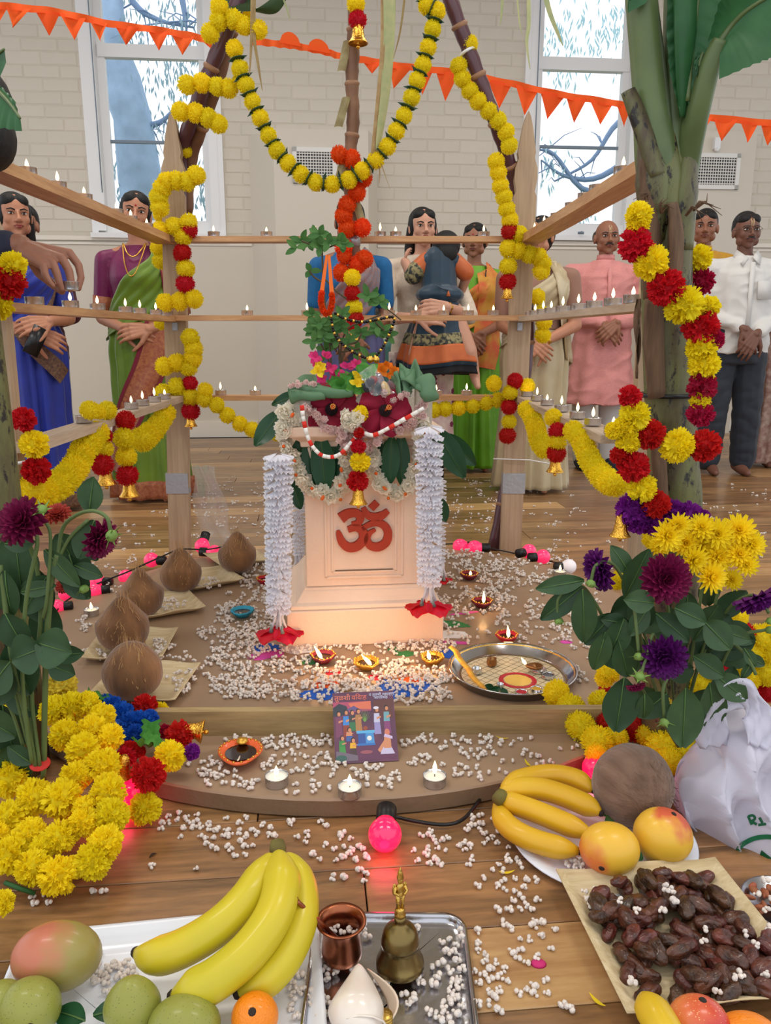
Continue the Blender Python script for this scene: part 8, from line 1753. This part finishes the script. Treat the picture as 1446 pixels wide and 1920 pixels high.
# --- child
m_teal = cloth('teal_silk', (14, 56, 78), (8, 38, 56), 12, .4, .45, sheen=.3); m_orb = cloth('orange_band', (206, 108, 48), (180, 84, 40), 14, .4, .5); m_ele = cloth('black_gold_print', (150, 140, 96), (36, 40, 40), 46, 1.6, .6)
CB = Vector((X_E+.085, 4.50, .69)); t = thing('child', 'small child in teal dress with orange hem carried on the woman arm', 'child', CB, (0, 0, 0))
b = MB(); cap(b, (0, 0, .36), (.0, .03, .58), .085, .075); cap(b, (-.02, .03, .58), (.015, .05, .63), .035, .035); b.ell((.035, .05, .675), (.072, .082, .085), 18, 12)
chain(b, [(-.07, .03, .60), (-.15, .02, .52), (-.19, .05, .60)], [.036, .034, .026]); chain(b, [(.08, .03, .60), (.15, .03, .52), (.13, .1, .45)], [.034, .030, .024]); chain(b, [(-.06, -.02, .34), (-.13, -.10, .10), (-.145, -.09, -.015)], [.065, .045, .028]); chain(b, [(.06, -.02, .34), (.16, -.09, .12), (.20, -.07, -.02)], [.065, .045, .028])
chain(b, [(-.145, -.08, -.03), (-.15, -.15, -.055)], [.026, .016]); chain(b, [(.20, -.07, -.03), (.21, -.12, -.07)], [.026, .017]); bo = remesh(b.build('body', SK_['d'], t), .007, 2)
hb = MB(); hand_geo(hb, (-.19, .05, .60), (.1, .4, .6), (-1, 0, 0), .5, .55, 1); join_meshes(bo, [remesh(hb.build('hand', SK_['d'], t), .0035, 1)])
b = MB(); b.ell((.035, .035, .685), (.078, .084, .080), 18, 12); b.ell((.035, -.01, .64), (.060, .045, .06), 14, 10); remesh(b.build('hair', m_hairb, t), .006, 1)
b = MB(); cap(b, (0, 0, .30), (.0, .03, .60), .108, .092); cap(b, (-.06, .02, .60), (.07, .02, .60), .05, .05); b.ell((0, -.03, .42), (.135, .09, .06)); o = remesh(b.build('bodice', m_teal, t), .007, 2)
b = MB(); chain(b, [(-.07, .03, .60), (-.13, .02, .545)], [.052, .052]); b.build('orange_sleeve', m_orb, t); b = MB(); chain(b, [(-.125, .02, .55), (-.145, .02, .527)], [.055, .050]); b.build('sleeve_border', m_ele, t); b = MB(); chain(b, [(.08, .03, .60), (.14, .02, .545)], [.050, .050]); b.build('orange_sleeve', m_orb, t)
def dress(z0, z1, g, m, nm):
    b = MB(); n, mm = 72, 8; vs = []
    for i in range(mm+1):
        z = z0+(z1-z0)*i/mm; k = (.36-z)/.32; rx = .11+.115*max(0, k)**.7; ry = .09+.09*max(0, k)
        for j in range(n): a = 2*pi*j/n; f = .014*k*math.sin(7*a+.6)+.007*k*math.sin(15*a); vs.append(((rx+g+f)*math.sin(a), -.015-(ry+g+f)*math.cos(a), z+.012*math.sin(3*a)*k))
    b.add(vs, [(i*n+j, i*n+(j+1) % n, (i+1)*n+(j+1) % n, (i+1)*n+j) for i in range(mm) for j in range(n)]+[tuple(range(n-1, -1, -1)), tuple(range(mm*n, (mm+1)*n))]); b.build(nm, m, t)
dress(.04, .38, 0, m_teal, 'dress_skirt'); dress(.155, .215, .003, m_ele, 'elephant_print_band'); dress(.060, .155, .004, m_orb, 'orange_hem_band'); dress(.0, .05, -.008, mat('black_lining', (14, 12, 16), .8), 'dark_lining')
MB().lathe([(.012, -.02), (.002, .01), (0, .01)], 10).build('orange_tassel', m_orb, t, loc=(.04, -.115, .43)); MB().tube([(-.03, -.10, .47), (.0, -.118, .45), (.04, -.118, .44)], .004, 6).build('drawstring', m_teal, t)
# --- teal walker seat beside her
t = thing('wheelchair', 'teal backed chair with black head pad behind the pedestal packet', 'chair', (at_px(765, 5.0), 5.0, 0)); b = MB(); b.grid(lambda u, v: Vector(((u-.5)*.42, .03*math.cos((u-.5)*2.6), .45+.42*v)), 10, 8); o = b.build('backrest', mat('teal_vinyl', (96, 150, 146), .5), t); mo = o.modifiers.new('s', 'SOLIDIFY'); mo.thickness = .03
MB().ell((0, 0, 0), (.05, .035, .035), 14, 10).build('head_pad', m_tieb, t, loc=(-.01, 0, .96)); MB().tube([(-.01, .02, .85), (-.01, .02, .95)], .010, 8).build('pad_post', m_tieb, t); MB().box((0, -.2, .43), (.42, .4, .05)).build('seat', mat('teal_vinyl', (96, 150, 146), .5), t)
for sx_ in (-.2, .2):
    for sy in (-.38, .0): MB().tube([(sx_, sy, 0), (sx_, sy, .43)], .012, 8).build('leg', m_tieb, t)
# --- green and orange saree woman
m_gr2 = cloth('bright_green_saree', (110, 172, 26), (90, 150, 20), 9, .4, .5); m_orp = cloth('orange_floral_pallu', (212, 96, 50), (206, 150, 50), 12, .9, .6)
H = 1.60; x = at_px(890, 5.35); t, hp = make_person('woman in green saree with orange pallu beside the woman carrying the child', (x, 5.35, 0), H, -.05, 'b', hair='bun', head_turn=-.2, mark='dot')
saree(t, H, m_gr2, m_gr2, m_orp, None, seed=7); o = wrap(PROF_F, H, [(5, .80), (8, .70), (0, .58), (-8, .44)], [(75, .84), (80, .72), (70, .58), (50, .42)], .04, 20, 12, fold=lambda u, v: .006*math.sin(v*16)).build('orange_drape', m_orp, t)
b = MB(); q = [(.07*math.cos(a)*1.0, -.11-.02*math.sin(a*1), 1.30-.16*abs(math.sin(a))) for a in [k*pi/10 for k in range(11)]]; b.tube(q, .004, 6); b.build('dark_bead_necklace', m_blk, t)
# --- cream saree woman
m_csar = cloth('cream_silk_saree', (196, 180, 146), (172, 152, 112), 7, .6, .5, sheen=.3, stretch=(1, 1, .6)); m_cbl = cloth('brown_blouse', (150, 110, 92))
H = 1.54; x = at_px(1012, 4.62); ar = {-1: [(-.19, -.02, .95), (-.02, -.21, .87), (.75, -.2, -.5), (0, -1, .3)], 1: [(.22, -.02, .95), (.06, -.21, .86), (-.75, -.2, -.5), (0, -1, .3)]}
t, hp = make_person('woman in cream gold saree standing behind the picket with taped foot', (x, 4.62, 0), H, -.25, 'a', arms=ar, hair='bun', head_turn=-.30)
saree(t, H, m_csar, m_cbl, m_csar, None, arms=ar, fat=1.1, seed=9, pleat=13); b = MB(); b.lathe([(.028, -.010), (.031, 0), (.028, .010)], 16, M=Euler((0, 1.0, .5)).to_matrix()); b.build('gold_bangle', m_gj, t, loc=(.075, -.195, .872))
o = wrap(PROF_F, H, [(30, .84), (40, .74), (55, .62), (60, .50)], [(100, .83), (118, .72), (125, .60), (125, .45)], .05, 20, 10, fold=lambda u, v: .008*math.sin(v*12+u*3)).build('shoulder_pallu', cloth('pallu_plaid', (206, 190, 158), (150, 122, 76), 5, .9, .5), t); mo = o.modifiers.new('s', 'SOLIDIFY'); mo.thickness = .004
# --- pink kurta man
m_pk = cloth('pink_kurta', (222, 150, 144), (208, 132, 128), 60, .5, .7, bump=.25, bs=120, stretch=(1, 1, 6)); m_wt = cloth('white_trousers', (206, 202, 198))
H = 1.63; x = at_px(1137, 5.42); ar = {-1: [(-.235, .0, 1.0), (-.04, -.20, .965), (.75, -.25, -.65), (.1, -1, .2)], 1: [(.235, .0, 1.0), (.05, -.215, .975), (-.75, -.2, -.6), (-.1, -1, .2)]}
t, hp = make_person('balding man in a long pink kurta with hands folded', (x, 5.42, 0), H, -.03, 'b', 'm', ar, 'bald', mark='tilak', mous=True, fat=1.04)
garment(t, H, PROF_M, m_pk, .27, .845, .026, ar, 1.95, 'kurta', fat=1.04, flare=lambda k: .075*max(0, .52-k)/.25, fold=ring_fold(6, .014, 3, .8, .002), sr=(.068, .062, .044), wr=.009)
b = MB(); b.lathe([(.060, 0), (.056, .035), (.053, .035), (.056, 0)], 24); b.build('stand_collar', m_pk, t, loc=(0, .002, .842*H)); b = MB(); b.box((0, 0, 0), (.026, .006, .30)); b.build('button_placket', m_pk, t, loc=(0, -.158, 1.17), rot=(-.10, 0, 0))
for sd in (-1, 1): b = MB(); chain(b, [(sd*.09, 0, .50), (sd*.09, .0, .08)], [.085, .062]); b.build('trouser_leg', m_wt, t); b = MB(); chain(b, [(sd*.09, .03, .04), (sd*.10, -.06, .034), (sd*.105, -.16, .026)], [.045, .042, .032]); b.build('dark_sock', mat('navy_sock', (30, 34, 50), .9), t)
# --- yellow kurta man
H = 1.74; x = at_px(1318, 5.75); t, hp = make_person('young man in a yellow kurta partly hidden behind the banana trunk', (x, 5.75, 0), H, -.1, 'b', 'm', {}, 'short', head_turn=-.25)
m_yk = cloth('yellow_kurta', (210, 158, 46), (190, 136, 30), 50, .5, .7); garment(t, H, PROF_M, m_yk, .27, .845, .022, {}, 1.95, 'kurta', flare=lambda k: .06*max(0, .52-k)/.25, sr=(.066, .060, .044), wr=.007); b = MB(); b.lathe([(.062, 0), (.058, .035), (.055, .035), (.058, 0)], 24); b.build('stand_collar', m_yk, t, loc=(0, .002, .840*H))
for sd in (-1, 1): b = MB(); chain(b, [(sd*.09, 0, .55), (sd*.09, .0, .08)], [.085, .062]); b.build('trouser_leg', m_wt, t)
# --- white shirt man
H = 1.64; x = at_px(1398, 5.18); ar = {-1: [(-.235, .0, 1.03), (-.03, -.20, .93), (.60, -.2, -.8), (.1, -1, .2)], 1: [(.235, .0, 1.03), (.04, -.215, .90), (-.55, -.2, -.85), (-.1, -1, .2)]}
t, hp = make_person('elderly man with spectacles in a white shirt and dark trousers', (x, 5.18, 0), H, -.06, 'c', 'm', ar, 'short', glasses=True, mark='tilak', mous=True)
m_ws = cloth('white_shirt', (216, 214, 210), None); o = garment(t, H, PROF_M, m_ws, .475, .842, .030, ar, 1.85, 'shirt', fold=ring_fold(7, .010, 5, .8, .003), sr=(.072, .066, .046), wr=.009)
for sd in (-1, 1):
    b = MB(); b.add([(sd*.012, -.105, .83*H), (sd*.060, -.035, .862*H), (sd*.085, -.040, .838*H), (sd*.050, -.125, .800*H)], [(0, 1, 2, 3)]); o = b.build('collar', m_ws, t); mo = o.modifiers.new('s', 'SOLIDIFY'); mo.thickness = .006
b = MB(); b.box((0, 0, 0), (.028, .005, .46)); b.build('button_placket', m_ws, t, loc=(0, -.163, 1.10), rot=(-.03, 0, 0)); b = MB(); b.box((0, 0, 0), (.10, .006, .11)); b.build('chest_pocket', m_ws, t, loc=(.085, -.153, 1.165), rot=(-.05, 0, .35))
m_dt = cloth('dark_trousers', (44, 50, 60), (34, 38, 48), 10); b = MB(); loft(b, PROF_M, H, .44, .60, .012, 32, 8)
for sd in (-1, 1): chain(b, [(sd*.092, 0, .78), (sd*.105, -.01, .42), (sd*.115, .01, .10)], [.105, .088, .080])
o = remesh(b.build('trousers', m_dt, t), .009, 2)
displace(o, lambda x, y, z: abs(noise.noise(Vector((x*9, y*7, z*12))))*.014)
# --- person at the picture edge
H = 1.6; x = at_px(1500, 5.5); t, hp = make_person('person in pale patterned skirt cut off by the picture edge beside white shirt man', (x, 5.5, 0), H, -.1, 'c', hair='bun'); saree(t, H, cloth('beige_pattern', (190, 164, 150), (150, 110, 100), 30, .8), cloth('beige_blouse', (180, 150, 136)), cloth('beige_pattern', (190, 164, 150)), None, seed=11)
# --- the reaching arm
m_navy = cloth('navy_sleeve', (26, 30, 52)); w0 = P(38, 462, 1.80); tb = Vector((-1.36, 1.95, 0)); t = thing('person', 'person in a navy sleeve reaching in to set down a tealight', 'person', tb)
H = 1.45; s = H/1.62
wr_ = w0-tb; sh = Vector((.13, .0, 1.20)); el = Vector((.22, -.14, 1.05)); el = wr_+Vector((-.24, .06, -.02)); b = MB(); loft(b, PROF_M, H, .44, .845, 0, 24, 14); chain(b, [sh, el, wr_], [.048, .036, .027]); chain(b, [(-.15, 0, 1.18), (-.2, 0, .92), (-.15, -.1, .72)], [.05, .04, .03])
cap(b, (0, 0, 1.18), (.10, -.06, 1.26), .05, .05); chain(b, [(-.09, 0, .68), (-.09, 0, .38), (-.09, .02, .06)], [.085, .06, .04]); chain(b, [(.09, 0, .68), (.09, 0, .38), (.09, .02, .06)], [.085, .06, .04]); chain(b, [(-.09, .03, .035), (-.1, -.14, .022)], [.036, .022]); chain(b, [(.09, .03, .035), (.1, -.14, .022)], [.036, .022])
hc_ = P(-66, 225, 1.74)-tb; b.ell(hc_, (.078, .095, .11), 18, 12); b.ell(hc_+Vector((.02, -.085, -.02)), (.012, .018, .016), 8, 6); cap(b, (.10, -.06, 1.24), hc_, .05, .045); body = remesh(b.build('body', SK_['e'], t), .008, 2)
hb = MB(); hz_ = 1.80
def hpt(px, py, dy=0): return P(px, py, hz_+dy)-tb
cap(hb, wr_-Vector((.03, 0, 0)), wr_, .026, .026)
kn = [(130, 474, .018), (116, 484, .0), (99, 493, -.016), (82, 499, -.030)]
for n_, (kx, ky, dy) in enumerate(kn): cap(hb, hpt(46, 462+n_*4, dy*.5), hpt(kx, ky, dy), .0155, .0098)
cap(hb, hpt(54, 470, -.006), hpt(88, 480, -.004), .021, .014)
for pts, r in (([kn[0], (147, 497, .018), (152, 520, .010), (147, 541, .0)], .0084), ([kn[1], (129, 507, -.004), (133, 526, -.010), (132, 543, -.014)], .0088), ([kn[2], (107, 514, -.026), (111, 529, -.030), (116, 542, -.028)], .0084), ([kn[3], (85, 515, -.042), (91, 527, -.046), (99, 536, -.044)], .0076),
               ([(58, 486, .02), (74, 512, .034), (96, 530, .034), (116, 546, .018)], .0108)):
    q = [hpt(*a) for a in pts]; chain(hb, q, [r*1.15, r*1.05, r*.95, r*.78])
join_meshes(body, [remesh(hb.build('hand', SK_['e'], t), .0030, 1)])
b = MB(); loft(b, PROF_M, H, .46, .845, .02, 32, 14); chain(b, [sh, el, wr_+Vector((-.035, .0, 0))], [.060, .048, .036]); chain(b, [(-.15, 0, 1.18), (-.2, 0, .92), (-.15, -.1, .74)], [.06, .05, .04]); o = remesh(b.build('shirt', m_navy, t), .009, 2)
displace(o, lambda x, y, z: noise.noise(Vector((x, y, z))*14)*.006)
b = MB(); loft(b, PROF_M, H, .40, .52, .02, 32, 6); chain(b, [(-.09, 0, .66), (-.09, 0, .10)], [.10, .07]); chain(b, [(.09, 0, .66), (.09, 0, .10)], [.10, .07]); b.build('trousers', m_dt, t)
b = MB(); b.ell(hc_+Vector((0, .02, .025)), (.088, .098, .105), 18, 12); b.ell(hc_+Vector((.04, .0, -.03)), (.055, .075, .07), 14, 10); remesh(b.build('hair', m_hairb, t), .006, 1)
for k in range(2): pass
tealight(P(131, 538, 1.80)-Vector((0, 0, .008)), 'tealight held between the fingertips of the reaching hand', 'tealights on the shelf under the hand', False)
bpy.data.scenes.remove(TMPS)
